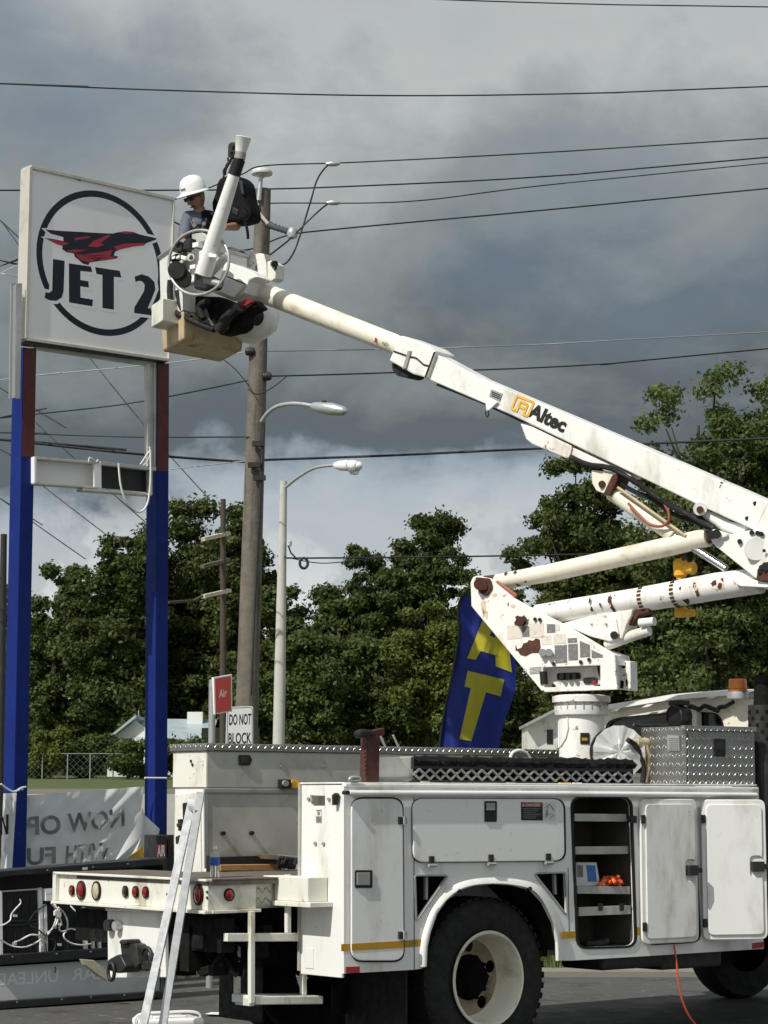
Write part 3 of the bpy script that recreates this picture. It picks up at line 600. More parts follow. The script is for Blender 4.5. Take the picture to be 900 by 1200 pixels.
# --- wheels
def wheel(u, vo, front=False, dual=True):
    o_ = TR(u, vo, .525); A = N
    ty = MB().lathe(o_, A, [(.30, -.02), (.36, .0), (.44, .004), (.485, -.012), (.512, -.03), (.525, -.06), (.525, -.21), (.512, -.24), (.47, -.27), (.36, -.275), (.30, -.25)], 64)
    for k in range(48):
        a = 2 * math.pi * k / 48; x = D * math.cos(a) + UZ * math.sin(a); y = -D * math.sin(a) + UZ * math.cos(a)
        for q, h in ((-.055, .05), (-.135, .06), (-.215, .05)):
            ty.obox(o_ + x * .524 + A * q, x * .006, y * .020, A * h * .55)
    t_ = ty.build('wheel', M['black_rubber'], truck, smooth=35)
    dp_ = -.20 if not front else .02
    rim = MB().lathe(o_, A, [(.30, -.006), (.312, .004), (.306, .012), (.292, .008), (.283, -.02), (.272, -.08), (.268, dp_ + .03), (.25, dp_ + .005)], 56)
    rim.build('rim', M['cream_paint'], t_, smooth=50)
    x, y = D, UZ; k = 56
    circ = lambda cx, cy, r_, h, n_=16: [o_ + A * h + x * (cx + r_ * math.cos(6.28319 * i / n_)) + y * (cy + r_ * math.sin(6.28319 * i / n_)) for i in range(n_)]
    holes = [circ(.205 * math.cos(a), .205 * math.sin(a), .042, dp_ + .005) for a in [.3 + 1.2566 * j for j in range(5)]]
    MB().plate(circ(0, 0, .262, dp_ + .005, 48), A, .012, holes).build('wheel_disc', M['wheel_grime'], t_, smooth=30)
    hb = MB().lathe(o_, A, [(.15, dp_ - .02), (.15, dp_ + .012), (.115, dp_ + .04), (.09, dp_ + .10), (.0, dp_ + .105)], 24)
    for j in range(10):
        a = 6.28319 * j / 10; hb.cyl(o_ + A * (dp_ + .005) + (x * math.cos(a) + y * math.sin(a)) * .135, o_ + A * (dp_ + .045) + (x * math.cos(a) + y * math.sin(a)) * .135, .014, seg=6)
    hb.build('hub', M['hub_black'], t_, smooth=35)
    if dual:
        MB().lathe(o_ - A * .31, A, [(.29, 0), (.44, .0), (.51, -.03), (.525, -.06), (.525, -.21), (.5, -.25), (.3, -.26)], 48).build('wheel', M['black_rubber'], truck, smooth=40)
    return t_
wheel(1.278, .09); 
MB().lathe(TR(1.278, 2.35, .525), -N, [(.29, 0), (.44, .0), (.51, -.03), (.525, -.06), (.525, -.21), (.5, -.25), (.3, -.26)], 48).build('wheel', M['black_rubber'], truck, smooth=40)
MB().lathe(TR(1.278, 2.04, .525), -N, [(.29, 0), (.44, .0), (.51, -.03), (.525, -.06), (.525, -.21), (.5, -.25), (.3, -.26)], 48).build('wheel', M['black_rubber'], truck, smooth=40)
uf = 5.58
wheel(uf + .45, .18, True, False)
MB().lathe(TR(uf + .45, 2.3, .525), -N, [(.0, -.02), (.3, 0), (.44, .0), (.51, -.03), (.525, -.06), (.525, -.21), (.5, -.25), (.3, -.26)], 48).build('wheel', M['black_rubber'], truck, smooth=40)
# --- open locker doors
def open_door(px_h, ytop, ybot, ang, wid, latch_y, name, m):
    """a door swung about a vertical hinge; ang 180 = flat against the side"""
    h = SIDE.at(px_h, ytop, .03); hb_ = SIDE.at(px_h, ybot, .03)
    t = D * math.cos(R(180 - ang)) + N * math.sin(R(180 - ang)); n = (t.cross(UZ)).normalized(); n = n if n.dot(V((0, -1, 0))) > 0 else -n
    ht = h.z - hb_.z; o_ = V((h.x, h.y, hb_.z))
    P = lambda a, b, o2=0: o_ + t * a + UZ * b + n * o2
    def rl(m_, r_):
        q = [(m_, m_), (wid - m_, m_), (wid - m_, ht - m_), (m_, ht - m_)]; return rr(q, r_, 6)
    dd = MB().plate([P(a, b) for a, b in rl(0, .055)], n, .022).build(name, M[m], truck, bevel=.007, seg=3)
    pan = rl(.035, .04)
    # raised inner pan with a thumb notch at the latch
    ly = latch_y * ht; x1 = wid - .035
    notch = rr([(x1 + .001, ly - .075), (x1 - .095, ly - .075), (x1 - .095, ly + .075), (x1 + .001, ly + .075)], .035, 5)
    pan2 = []
    done = False
    for a, b in pan:
        if not done and abs(a - x1) < .002 and b > ht * .5:
            pan2 += [(x1, ly - .12)] + [(q[0], q[1]) for q in notch[2:-2] ] + [(x1, ly + .12)]; done = True
        pan2.append((a, b))
    MB().plate([P(a, b, .014) for a, b in pan2], n, .013).build('door_pan', M[m], dd, bevel=.007, seg=3)
    L_ = MB(); L_.obox(P(wid - .075, ly, .022), t * .045, UZ * .035, n * .02); L_.obox(P(wid - .02, ly, .018), t * .035, UZ * .018, n * .014); L_.cyl(P(wid - .09, ly + .03, .03), P(wid - .09, ly - .035, .03), .008, seg=6)
    L_.build('door_latch', M['black_steel'], dd, bevel=.004)
    for k in (.12, .86):
        MB().obox(P(.012, ht * k, .01), t * .014, UZ * .03, n * .008).build('hinge', M['black_steel'], dd)
    MB().plate([P(a, b, -.0225) for a, b in rl(.012, .05)], n, .010).build('door_seal', M['black_rubber'], dd)
    return P
hd1 = c2(366, 195); P1 = open_door(hd1[0] + 5, hd1[1], c2(400, 786)[1], 176, (tp(*c2(585, 400))[0] - tp(*c2(372, 400))[0]), .50, 'open_locker_door', 'white_paint')
hd2 = c2(612, 197); 
P2 = open_door(hd2[0] + 4.5, hd2[1], c2(645, 768)[1], 152, .485, .52, 'open_locker_door', 'white_clean')
MB().slab(SIDE, pts(c2, [(345, 262), (368, 264), (368, 292), (345, 290)]), .02, .02).build('hinge', M['black_steel'], truck)
# --- post, white box and guard rack on the roof
S3 = SV(.10)
pst = MB().slab(S3, pts(c8, [(648, 66), (690, 64), (688, 216), (644, 214)]), 0, .07).build('boom_rest_post', M['red_steel'], truck, bevel=.006)
MB().slab(S3, pts(c8, [(622, 46), (640, 40), (672, 44), (682, 58), (666, 70), (624, 70)]), .03, .07).build('rest_pad', M['black_rubber'], pst, bevel=.02)
MB().slab(S3, pts(c8, [(672, 44), (706, 36), (706, 60), (682, 66)]), .0, .05).build('rest_bracket', M['red_steel'], pst, bevel=.005)
mb = MB()
for k in range(8): mb.disc(S3, c8(641 + .3 * k, 92 + 14 * k), .9, 1.6, .004, .006, 6)
mb.build('bolt_row', M['black_steel'], pst)
ringo(S3, c8(607, 206), 6, 2.2, .12, .012).build('tie_down_loop', M['galv'], truck, smooth=60)
MB().slab(SV(.16), pts(c8, [(672, 133), (800, 131), (800, 205), (674, 207)]), 0, .10).build('white_tray', M['white_tail'], truck, bevel=.005)
MB().slab(SV(.14), pts(c8, [(650, 203), (806, 200), (806, 212), (650, 214)]), 0, .12).build('tray_base', M['grey_metal'], truck, bevel=.004)
for a in ((690, 60, 708, 100), (733, 60, 752, 102)): MB().tube([S3.at(*c8(a[0], a[1]), -.5), S3.at(*c8(a[2], a[3]), -.5)], .008, 6).build('thin_rod', M['galv'], truck)
SG = SV(.12)
gA, gB = SG.at(*c1(275, 100)), SG.at(*c1(1110, 128))        # rack ends at the height of its lower lip
x0, y0 = c1(275, 75); x1, y1 = 742, 901
def along(t, dy): return (485 + (742 - 485) * t, 899 + (903 - 899) * t + dy)
rk = MB().slab(SV(.13), [along(0, -12), along(1, -12), along(1, 0), along(0, 0)], -.002, .03).build('guard_rack', M['black_steel'], truck)
mb = MB(); mb.slab(SG, [along(0, 14.5), along(1, 14.5), along(1, 18.5), along(0, 18.5)], 0, .05); mb.slab(SG, [along(0, -1), along(1, -1), along(1, 2), along(0, 2)], 0, .03)
mb.build('rack_rail', M['black_steel'], rk)
mb = MB(); nL = 21
for k in range(nL):
    t0, t1, t2 = k / nL, (k + .5) / nL, (k + 1) / nL
    for a, b in (((t0, 8), (t1, 2)), ((t1, 2), (t2, 8)), ((t0, 8), (t1, 14)), ((t1, 14), (t2, 8))):
        mb.bar(SG.at(*along(*a), .0), SG.at(*along(*b), .0), .012, .016, up=N)
mb.build('rack_mesh', M['grey_metal'], rk)
MB().slab(SV(.2), [along(0, 0), along(1, 0), along(1, 18), along(0, 18)], 0, .01).build('rack_backing', M['black_cloth'], rk)
for t_ in (.04, .43, .78, .93): MB().slab(SV(.09), [along(t_, 16), along(t_ + .035, 16), along(t_ + .035, 22), along(t_, 22)], 0, .06).build('rack_foot', M['grey_metal'], rk, bevel=.003)
for q in ((657, 917, 669, 920), (673, 917, 682, 920)): MB().slab(SV(.08), [(q[0], q[1]), (q[2], q[1]), (q[2], q[3]), (q[0], q[3])], 0, .02).build('reflector_tape', M['logo_yellow' if q[0] < 660 else 'sticker_white'], truck)
# black tarp rolled along the rack
mb = MB(); vs = []; fs = []; n_ = 60
for i in range(n_ + 1):
    t_ = i / n_; a = SV(.14).at(*along(t_, -2)); b = SV(.14).at(*along(t_, -12 + random.uniform(-1.2, 1.2))); c_ = SV(.34).at(*along(t_, -13.5 + random.uniform(-1.5, 1.5)))
    vs += [a + N * random.uniform(0, .02), (a + b) / 2 + N * random.uniform(.0, .06), b, c_]
for i in range(n_):
    for j in range(3): fs.append((i * 4 + j, i * 4 + 4 + j, i * 4 + 5 + j, i * 4 + 1 + j))
rt = mb.add(vs, fs).build('rolled_tarp', M['black_cloth'], rk, smooth=60)
mb = MB().tube(bez([SV(.2).at(*p) for p in ((598, 888), (601, 882), (609, 879.5), (617, 883), (621.5, 890))], 6), .012, 8); mb.build('rope_loop', M['cable_white'], truck, smooth=60)
# --- far side body with the long bin on top
VI, VO, UF = 2.0, 2.4, .36
B(UF, 3.9, VI, VO, .62, 1.78).build('far_body', M['white_paint'], truck, bevel=.006)
wl0 = SV(VI).at(242, 928).z
pw = MB().slab(SV(VI), pts(c8, [(122, 254), (424, 256), (424, 470), (124, 470)]), .006, .005).build('bed_side_panel', M['bare_alu'], truck, bevel=.003)
MB().slab(SV(VI), pts(c8, [(112, 236), (430, 238), (430, 253), (112, 251)]), .02, .02).build('bed_top_rail', M['grey_metal'], truck, bevel=.005)
MB().slab(SV(VI), pts(c8, [(111, 240), (119, 240), (121, 500), (113, 500)]), .014, .014).build('corner_angle', M['grey_metal'], truck, bevel=.003)
MB().slab(SV(VI), pts(c8, [(160, 462), (352, 456), (362, 472), (352, 487), (160, 490)]), .03, .03).build('bed_rub_strip', M['black_rubber'], truck, bevel=.004)
for x, y in ((176, 384), (270, 383)): MB().disc(SV(VI), c8(x, y), 2.4, 2.4, .03, .03, 12).build('bed_bumper', M['black_rubber'], truck)
wt0 = SV(VI).at(242, 880).z; wb0 = SV(VI).at(242, 923).z; uE = tp(656, 900, VI)[0]
B(UF - .01, uE, VI - .012, VO + .01, wb0, wt0).build('top_bin', M['bare_alu'], truck, bevel=.006)
B(UF - .013, UF - .0105, VI - .008, VO + .006, wb0 + .004, wt0 - .004).build('bin_end', M['white_tail'], truck, bevel=.001)
B(UF - .03, uE + .02, VI - .03, VO + .03, wt0 + .001, wt0 + .055).build('bin_lid', M['diamond'], truck, bevel=.006)
SB = SV(VI - .012)
bl = MB().slab(SB, rr(pts(c8, [(226, 126), (262, 126), (270, 142), (262, 160), (228, 160)]), 1, 2), .014, .014).build('bin_latch', M['black_plastic'], truck, bevel=.003)
MB().slab(SB, pts(c8, [(234, 133), (256, 133), (256, 153), (234, 153)]), .02, .008).build('latch_handle', M['black_steel'], bl, bevel=.002)
for x in (367, 510):
    for y in (150, 163): MB().disc(SB, c8(x, y), 1.3, 1.6, .01, .01, 8).build('bolt', M['grey_metal'], truck)
cm_ = MB().slab(SB, pts(c8, [(366, 206), (398, 206), (398, 236), (366, 234)]), .05, .05).build('camera_box', M['black_plastic'], truck, bevel=.005)
MB().disc(SB, c8(381, 219), 3.2, 3.6, .07, .02, 16).build('camera_lens', M['grey_metal'], cm_)
MB().slab(SB, pts(c8, [(400, 208), (424, 212), (420, 236), (400, 236)]), .03, .03).build('yellow_bracket', M['yellow_gear'], truck, bevel=.004)
MB().slab(SB, pts(c8, [(424, 218), (440, 216), (440, 226), (424, 228)]), .05, .02).build('yellow_hook', M['yellow_gear'], truck, bevel=.003)
RF = RU(UF)
fd = MB().slab(RF, rr(pts(c8, [(14, 258), (96, 246), (100, 520), (16, 524)]), 2, 3), .012, .011).build('end_door', M['white_tail'], truck, bevel=.004)
MB().slab(RF, rr(pts(c8, [(38, 284), (58, 282), (58, 340), (40, 342)]), 2, 3), .02, .01).build('door_recess', M['black_plastic'], fd, bevel=.003)
mb = MB(); mb.slab(RF, pts(c8, [(18, 352), (44, 346), (44, 358), (20, 364)]), .05, .04); mb.slab(RF, pts(c8, [(22, 338), (30, 337), (30, 376), (24, 376)]), .045, .03); mb.slab(RF, pts(c8, [(15, 396), (26, 390), (27, 416), (16, 420)]), .05, .03); mb.build('door_handle', M['black_steel'], fd, bevel=.004)
for x, y in ((65, 146), (70, 158)): MB().disc(RU(UF - .013), c8(x, y), 1.0, 1.8, .008, .008, 8).build('bolt', M['black_steel'], truck)
# --- step ladder hung under the tail
SL = SV(.44)
def sb(x0, y0, x1, y1, wd, name='step_rail', off=0): return MB().bar(SL.at(*c8(x0, y0), off), SL.at(*c8(x1, y1), off), wd, wd).build(name, M['white_tail'], truck, bevel=.004)
sb(266, 640, 266, 945, .034); sb(386, 520, 386, 712, .032, off=.02); sb(437, 716, 437, 916, .034, off=-.05); sb(219, 745, 219, 940, .034, off=-.30)
sb(180, 727, 442, 726, .05, 'step_bar', -.03)
a = SL.at(*c8(278, 935)); b = SL.at(*c8(500, 933))
MB().obox((a + b) / 2 - N * .12, (b - a) / 2, N * .13, UZ * .026).build('step_tread', M['white_tail'], truck, bevel=.006)
MB().bar(SL.at(*c8(266, 940)), SL.at(*c8(222, 935), -.30), .04, .05).build('step_link', M['white_tail'], truck, bevel=.004)
# --- cab seen from behind
UC = UE + .28; RC = RU(UC); kc = []
for x, y in [(262, 420), (262, 190), (270, 166), (330, 150), (520, 127), (660, 114), (740, 110), (820, 118), (845, 130), (856, 165), (860, 420)]: kc.append(cT(x, y))
win1 = rr(pts(cT, [(288, 400), (292, 216), (340, 199), (600, 174), (612, 205), (612, 400)]), 9, 4); win2 = rr(pts(cT, [(634, 178), (705, 182), (728, 215), (730, 400), (634, 400)]), 6, 4)
cabo = MB().slab(RC, kc, 0, .03, [win1, win2]).build('cab_rear_wall', M['cream_paint'], truck, bevel=.004)
P0 = [RC.at(*p, -.031) for p in kc]
mb = MB(); vs = P0 + [p + D * 1.5 + UZ * (-.05) for p in P0]; k = len(P0); mb.add(vs, [(i, i + 1, i + 1 + k, i + k) for i in range(k - 1)]); mb.build('cab_shell', M['white_clean'], truck, smooth=30)
roof = [RC.at(*cT(x, y), .06) for x, y in ((264, 172), (520, 131), (740, 113), (826, 120))]
rv = []
for p in roof: rv += [p, p + UZ * .035, p + D * .06 + UZ * .05, p + D * 1.5 + UZ * .10]
MB().add(rv, [(i * 4 + j, i * 4 + 4 + j, i * 4 + 5 + j, i * 4 + 1 + j) for i in range(3) for j in range(3)]).build('cab_roof', M['white_clean'], truck, smooth=30)
mb = MB()
for i in range(4): mb.slab(RC, pts(cT, [(300 + 120 * i, 176 - 16 * i), (330 + 120 * i, 171 - 16 * i), (350 + 120 * i, 158 - 14 * i), (322 + 120 * i, 161 - 14 * i)]), .064, .01)
mb.build('roof_rib', M['white_clean'], truck, bevel=.003)
MB().slab(RC, win1, -.02, .006).build('rear_window', M['glass_dark'], truck); MB().slab(RC, win2, -.02, .006).build('rear_window', M['glass_dark'], truck)
ring(MB(), RC, win1, 1.6, .006, .012).build('window_gasket', M['black_rubber'], truck); ring(MB(), RC, win2, 1.4, .006, .012).build('window_gasket', M['black_rubber'], truck)
MB().slab(RC, pts(cT, [(612, 168), (630, 166), (632, 240), (614, 240)]), .05, .06).build('rack_upright', M['white_clean'], truck, bevel=.004)
# hood and cab front, so the truck is whole from the side
B(UC + .035, UC + 1.5, .12, 2.3, .7, 1.93).build('cab_lower', M['white_clean'], truck, bevel=.03)
B(UC + 1.5, UC + 2.5, .3, 2.1, .7, 1.55).build('hood', M['white_clean'], truck, bevel=.12, seg=3)
# beacon on its bracket, wiring, work light
bc = RU(UC - .08).at(*cT(787, 126)); bcn = MB().lathe(bc, UZ, [(0, 0), (.082, 0), (.084, .012), (.078, .055), (.0, .058)], 24).build('beacon_base', M['aluminium'], truck, smooth=35)
MB().lathe(bc + UZ * .059, UZ, [(.072, 0), (.072, .012), (.066, .015), (.070, .02), (.067, .085), (.06, .092), (.0, .095)], 24).build('beacon_lens', M['lens_amber'], bcn, smooth=35)
mb = MB(); wv = [(590, 165), (610, 152), (640, 163), (660, 150), (690, 160), (712, 168), (716, 155), (740, 152), (770, 135)]
mb.tube(bez([RU(UC - .06).at(*cT(x, y)) for x, y in wv], 6), .014, 6); mb.tube(bez([RU(UC - .05).at(*cT(x, y + 6)) for x, y in wv], 6), .01, 6); mb.build('beacon_wiring', M['black_plastic'], truck, smooth=60)
wlp = RU(UC - .25).at(*cT(566, 190)); wlb = MB().lathe(wlp + D * .06, -D, [(0, -.02), (.07, -.01), (.085, .05), (.085, .12), (.075, .125)], 20).build('work_light', M['black_steel'], truck, smooth=35)
MB().lathe(wlp + D * .06, -D, [(.075, .118), (.0, .122)], 20).build('lens', M['black_plastic'], wlb)
MB().bar(wlp - UZ * .05, wlp - UZ * .2, .03, .03).build('light_stem', M['black_steel'], wlb)
MB().obox(wlp + UZ * .10, D * .05, N * .07, UZ * .02).build('light_bracket', M['black_steel'], wlb, bevel=.01)
# exhaust stack
ex = SV(.12); e0 = ex.at(*cT(878, 500)); e1 = ex.at(*cT(878, 150)); e2 = ex.at(*cT(885, 40))
st_ = MB().cyl(e0 - UZ * 1.0, e1, .105, seg=20); st_.build('exhaust_guard', M['black_steel'], truck, smooth=35)
MB().cyl(e1 - UZ * .05, e2, .07, seg=16).build('exhaust_pipe', M['chassis'], truck, smooth=35)
mb = MB()
for i in range(26):
    for j in range(9):
        a = 6.2832 * j / 9 + (i % 2) * .35; x = D * math.cos(a) + N * math.sin(a); c_ = e1 + x * .105 - UZ * (.05 + i * .05); y = x.cross(UZ)
        mb.obox(c_, x * .002, y * .012, UZ * .015)
tag(mb.build('guard_slot', M['chassis'], truck), kind='stuff')
# diamond plate toolbox
vT0, vT1 = .035, None
tb_l = c2(575, 145); uT0 = tp(804, 921, vT0)[0]; uT1 = tp(885.5, 922, vT0)[0]
pz = SV(vT0).at(804, 851).z; rT = RU(uT0); vT1 = (C0 - rT.at(752, 900)).dot(N)
tbx = B(uT0, uT1, vT0, vT1, WT + .014, pz).build('diamond_plate_toolbox', M['diamond'], truck, bevel=.004)
ST = SV(vT0)
MB().slab(ST, [(807, 859), (884, 861), (884, 920), (807, 919)], .008, .007).build('toolbox_door', M['diamond'], tbx, bevel=.003)
MB().slab(ST, [(802, 850), (887, 852), (887, 858), (802, 856)], .02, .04).build('toolbox_lid_edge', M['diamond'], tbx, bevel=.004)
MB().slab(ST, rr([(837.5, 865), (850.5, 866), (850.5, 887), (837.5, 886.5)], 1, 2), .016, .008).build('toolbox_latch', M['black_plastic'], tbx, bevel=.003)
MB().slab(ST, [(840, 870), (848.5, 870.5), (848.5, 879), (840, 878.5)], .022, .006).build('latch_handle', M['black_steel'], tbx, bevel=.002)
vn = MB().slab(rT, pts(cT, [(519, 262), (564, 264), (566, 322), (521, 320)]), .01, .009).build('toolbox_vent', M['grey_metal'], tbx, bevel=.002)
mb = MB()
for i in range(7): y = 270 + i * 7; mb.slab(rT, pts(cT, [(526, y), (560, y + 1), (560, y + 4), (526, y + 3)]), .016, .006)
mb.build('vent_slat', M['aluminium'], vn)
# hose reel wrapped in clear film
hr = SV(.5).at(*cT(338, 325)); rdir = (N * .8 - D * .6).normalized(); rad = .188
hz = MB().lathe(hr, rdir, [(rad * .9, -.2), (rad, -.19), (rad, -.17), (rad * .55, -.165), (rad * .55, -.03), (rad, -.025), (rad, -.005), (rad * .9, 0)], 32).build('hose_reel', M['black_steel'], truck, smooth=35)
MB().lathe(hr, rdir, [(rad * .86, -.16), (rad * .93, -.1), (rad * .86, -.035)], 28).build('hose_coil', M['black_rubber'], hz, smooth=60)
mb = MB(); vs = [hr + rdir * .03]; fs = []; x = rdir.cross(UZ).normalized(); y = x.cross(rdir); k = 32
for rr_, of in ((.3, .035), (.62, .02), (1.0, .004)):
    for i in range(k): a = 6.2832 * i / k; vs.append(hr + (x * math.cos(a) + y * math.sin(a)) * rad * rr_ * (1 + .03 * (i % 2)) + rdir * (of + (.014 if i % 4 < 2 else 0)))
for i in range(k):
    j = (i + 1) % k; fs.append((0, 1 + i, 1 + j)); fs.append((1 + i, 1 + k + i, 1 + k + j, 1 + j)); fs.append((1 + k + i, 1 + 2 * k + i, 1 + 2 * k + j, 1 + k + j))
mb.add(vs, fs).build('reel_film', M['reel_film'], hz)
mb = MB(); v1_ = SV(.42).at(*cT(430, 290)); mb.cyl(v1_ - D * .08, v1_ + D * .04, .034, seg=14); mb.cyl(v1_ - D * .11, v1_ - D * .08, .022, seg=10); mb.cyl(v1_ + D * .0 - UZ * .2, v1_, .02, seg=10)
mb.build('hose_valve', M['cream_dirty'], truck, smooth=35)
mb = MB().tube(bez([SV(.4).at(*cT(x, y)) for x, y in ((372, 280), (400, 300), (420, 340), (432, 390), (428, 440))], 6), .02, 8); mb.build('reel_hose', M['black_rubber'], truck, smooth=60)
mb = MB().tube(bez([SV(.4).at(*cT(x, y)) for x, y in ((440, 300), (452, 350), (446, 400), (436, 440))], 6), .016, 8); mb.build('reel_hose', M['cream_dirty'], truck, smooth=60)
mb = MB().tube(bez([SV(.5).at(*cT(x, y)) for x, y in ((395, 240), (395, 222), (420, 228), (450, 226), (520, 228))], 6), .012, 6); mb.build('toolbox_hook', M['black_steel'], truck, smooth=60)
# ================================================================== BOOM
AX = TR(3.25, 1.2, 0); BK = PY(265, 330, 19.2)
E = V((BK.x - AX.x, BK.y - AX.y, 0)).normalized(); NB = V((E.y, -E.x, 0)); NB = NB if NB.y < 0 else -NB
BM = Pl(AX, E, NB)
def bt(x, y, off=0): return BM.at(x, y, off)
def tubeb(P, rpx, seg=20, off=0):                      # tube along photo points, radius from its width in pixels there
    q = [bt(*p, off) for p in P]; return MB().tube(q, [r * p.y / F for r, p in zip(rpx, q)], seg)
ped0 = bt(678.5, 894); 
pc = PX(bt(680, 815))
pd = MB().lathe(V((AX.x, AX.y, 1.19)), UZ, [(.30, 0), (.30, .05), (.174, .06), (.172, bt(680, 824).z - 1.26), (.165, bt(680, 824).z - 1.20)], 40).build('pedestal', M['white_rusty'], truck, smooth=35)
top = bt(680, 824).z
MB().lathe(V((AX.x, AX.y, top - .06)), UZ, [(.17, -.04), (.20, -.03), (.205, .0), (.205, .035), (.185, .04), (.185, .06), (.22, .065), (.22, .11), (.18, .12)], 40).build('rotation_bearing', M['white_rusty'], pd, smooth=30)
mb = MB()
for k in range(20):
    a = 6.2832 * k / 20; mb.cyl(V((AX.x + .199 * math.cos(a), AX.y + .205 * math.sin(a), top - .05)), V((AX.x + .199 * math.cos(a), AX.y + .205 * math.sin(a), top + .05)), .006, seg=6)
mb.build('bearing_bolt', M['grey_metal'], pd)
P3 = BM
mb = MB()                                              # access cover bent to the pedestal
ch = []
for x, y in [(474, 700), (500, 692), (530, 690), (556, 712), (574, 745), (578, 790), (566, 840), (540, 876), (500, 892), (486, 880), (480, 800)]:
    p = bt(*cA(x, y)); h = p.z; s_ = (p - AX).dot(E); s_ = max(-.168, min(.168, s_)); dpt = math.sqrt(max(0, .178 ** 2 - s_ ** 2)); ch.append(V((AX.x, AX.y, h)) + E * s_ + NB * dpt)
mb.tube(ch + [ch[0]], .006, 6); mb.build('access_cover_rim', M['white_clean'], pd, smooth=60)
def onped(x0, y0, x1, y1, name, m, g=.179):
    k = 5; vs = []
    for i in range(k + 1):
        for y in (y0, y1):
            p = bt(*cA(x0 + (x1 - x0) * i / k, y)); s_ = (p - AX).dot(E); s_ = max(-.17, min(.17, s_)); vs.append(V((AX.x, AX.y, p.z)) + E * s_ + NB * math.sqrt(g ** 2 - s_ ** 2))
    return MB().add(vs, [(2 * i, 2 * i + 2, 2 * i + 3, 2 * i + 1) for i in range(k)]).build(name, M[m], pd)
onped(480, 712, 508, 740, 'pedestal_label', 'sticker_white'); onped(482, 714, 506, 724, 'label_print', 'sticker_red', .1795)
onped(627, 815, 655, 868, 'pedestal_label', 'letter_black'); onped(633, 838, 650, 852, 'label_print', 'stripe_yellow', .1795)
onped(496, 868, 512, 892, 'pedestal_latch', 'black_steel', .183)
# turret
tur_o = pts(cA, [(46, 92), (58, 66), (78, 60), (140, 72), (168, 98), (250, 166), (370, 232), (492, 292), (600, 355), (738, 438), (748, 604), (668, 606), (668, 490), (392, 500), (400, 610), (386, 612), (50, 206)])
tur = MB().slab(BM, tur_o, .135, .03).build('turret', M['white_rusty'], truck, bevel=.006)
MB().slab(BM, pts(cA, [(46, 92), (58, 66), (140, 72), (250, 166), (492, 292), (738, 438), (748, 604), (410, 614), (386, 612), (50, 206)]), -.105, .03).build('turret_plate', M['white_rusty'], tur, bevel=.006)
MB().slab(BM, pts(cA, [(225, 245), (300, 300), (738, 440), (747, 488), (392, 499), (290, 480)]), .104, .205).build('turret_core', M['white_rusty'], tur, bevel=.004)
MB().slab(BM, pts(cA, [(392, 503), (746, 490), (747, 603), (410, 611)]), .03, .13).build('control_bay', M['white_rusty'], tur, bevel=.004)
MB().slab(BM, pts(cA, [(388, 596), (748, 588), (749, 606), (402, 618)]), .15, .03).build('bay_lip', M['white_rusty'], tur, bevel=.004)
MB().slab(BM, pts(cA, [(748, 462), (812, 470), (815, 612), (750, 606)]), -.02, .10).build('turret_end_box', M['white_rusty'], tur, bevel=.005)
mb = MB()
for q in ([(756, 470), (790, 476), (790, 500), (776, 505)], [(766, 560), (782, 566), (778, 600), (764, 600)], [(790, 555), (800, 560), (800, 590), (792, 590)]): mb.slab(BM, pts(cA, q), -.018, .004)
mb.build('slot', M['chassis'], tur)
MB().slab(BM, rr(pts(cA, [(458, 526), (570, 523), (572, 556), (460, 562)]), 3, 3), .045, .012).build('valve_block', M['black_steel'], tur, bevel=.004)
MB().slab(BM, rr(pts(cA, [(584, 549), (652, 547), (654, 574), (586, 578)]), 3, 3), .045, .012).build('valve_block', M['black_steel'], tur, bevel=.004)
for x in (485, 514, 543): MB().cyl(bt(*cA(x, 542), .05), bt(*cA(x, 542), .09), .022, .016, 10).build('control_knob', M['black_plastic'], tur, smooth=40)
MB().cyl(bt(*cA(638, 572), .05), bt(*cA(638, 572), .085), .018, seg=10).build('stop_button', M['sticker_red'], tur); MB().cyl(bt(*cA(444, 588), .035), bt(*cA(444, 588), .06), .015, seg=10).build('control_knob', M['black_plastic'], tur)
MB().tube(bez([bt(*cA(x, y), .08) for x, y in ((660, 490), (664, 530), (690, 570), (682, 590), (660, 585))], 6), .009, 6).build('control_hose', M['black_rubber'], tur, smooth=60)
MB().cyl(bt(*cA(395, 520), .12), bt(*cA(400, 580), .12), .03, seg=12).build('swivel_hose', M['black_rubber'], tur, smooth=40)
for q in ([(220, 298), (290, 298), (292, 360), (224, 364)], [(328, 288), (398, 288), (398, 356), (330, 358)], [(444, 340), (502, 338), (504, 384), (446, 386)], [(385, 348), (432, 344), (434, 388), (387, 392)], [(455, 292), (474, 292), (474, 322), (456, 324)]):
    MB().slab(BM, pts(cA, q), .1375, .002).build('worn_decal', M['sticker_faded'], tur)
for q in ([(292, 302), (328, 302), (330, 352), (294, 354)], [(412, 292), (452, 292), (453, 332), (413, 334)], [(449, 394), (508, 392), (509, 476), (452, 480)], [(514, 388), (560, 386), (562, 464), (516, 466)], [(570, 372), (618, 392), (620, 448), (572, 452)], [(512, 360), (556, 358), (557, 380), (513, 382)], [(626, 415), (680, 440), (680, 452), (628, 454)]):
    MB().slab(BM, pts(cA, q), .1378, .002).build('instruction_decal', M['sticker_grey'], tur)
MB().slab(BM, pts(cA, [(262, 392), (270, 412), (290, 405), (300, 384), (318, 380), (326, 368), (346, 372), (360, 360), (378, 366), (382, 402), (374, 430), (340, 430), (310, 446), (286, 440), (272, 420), (262, 418)]), .1385, .003).build('rust_patch', M['rust'], tur)
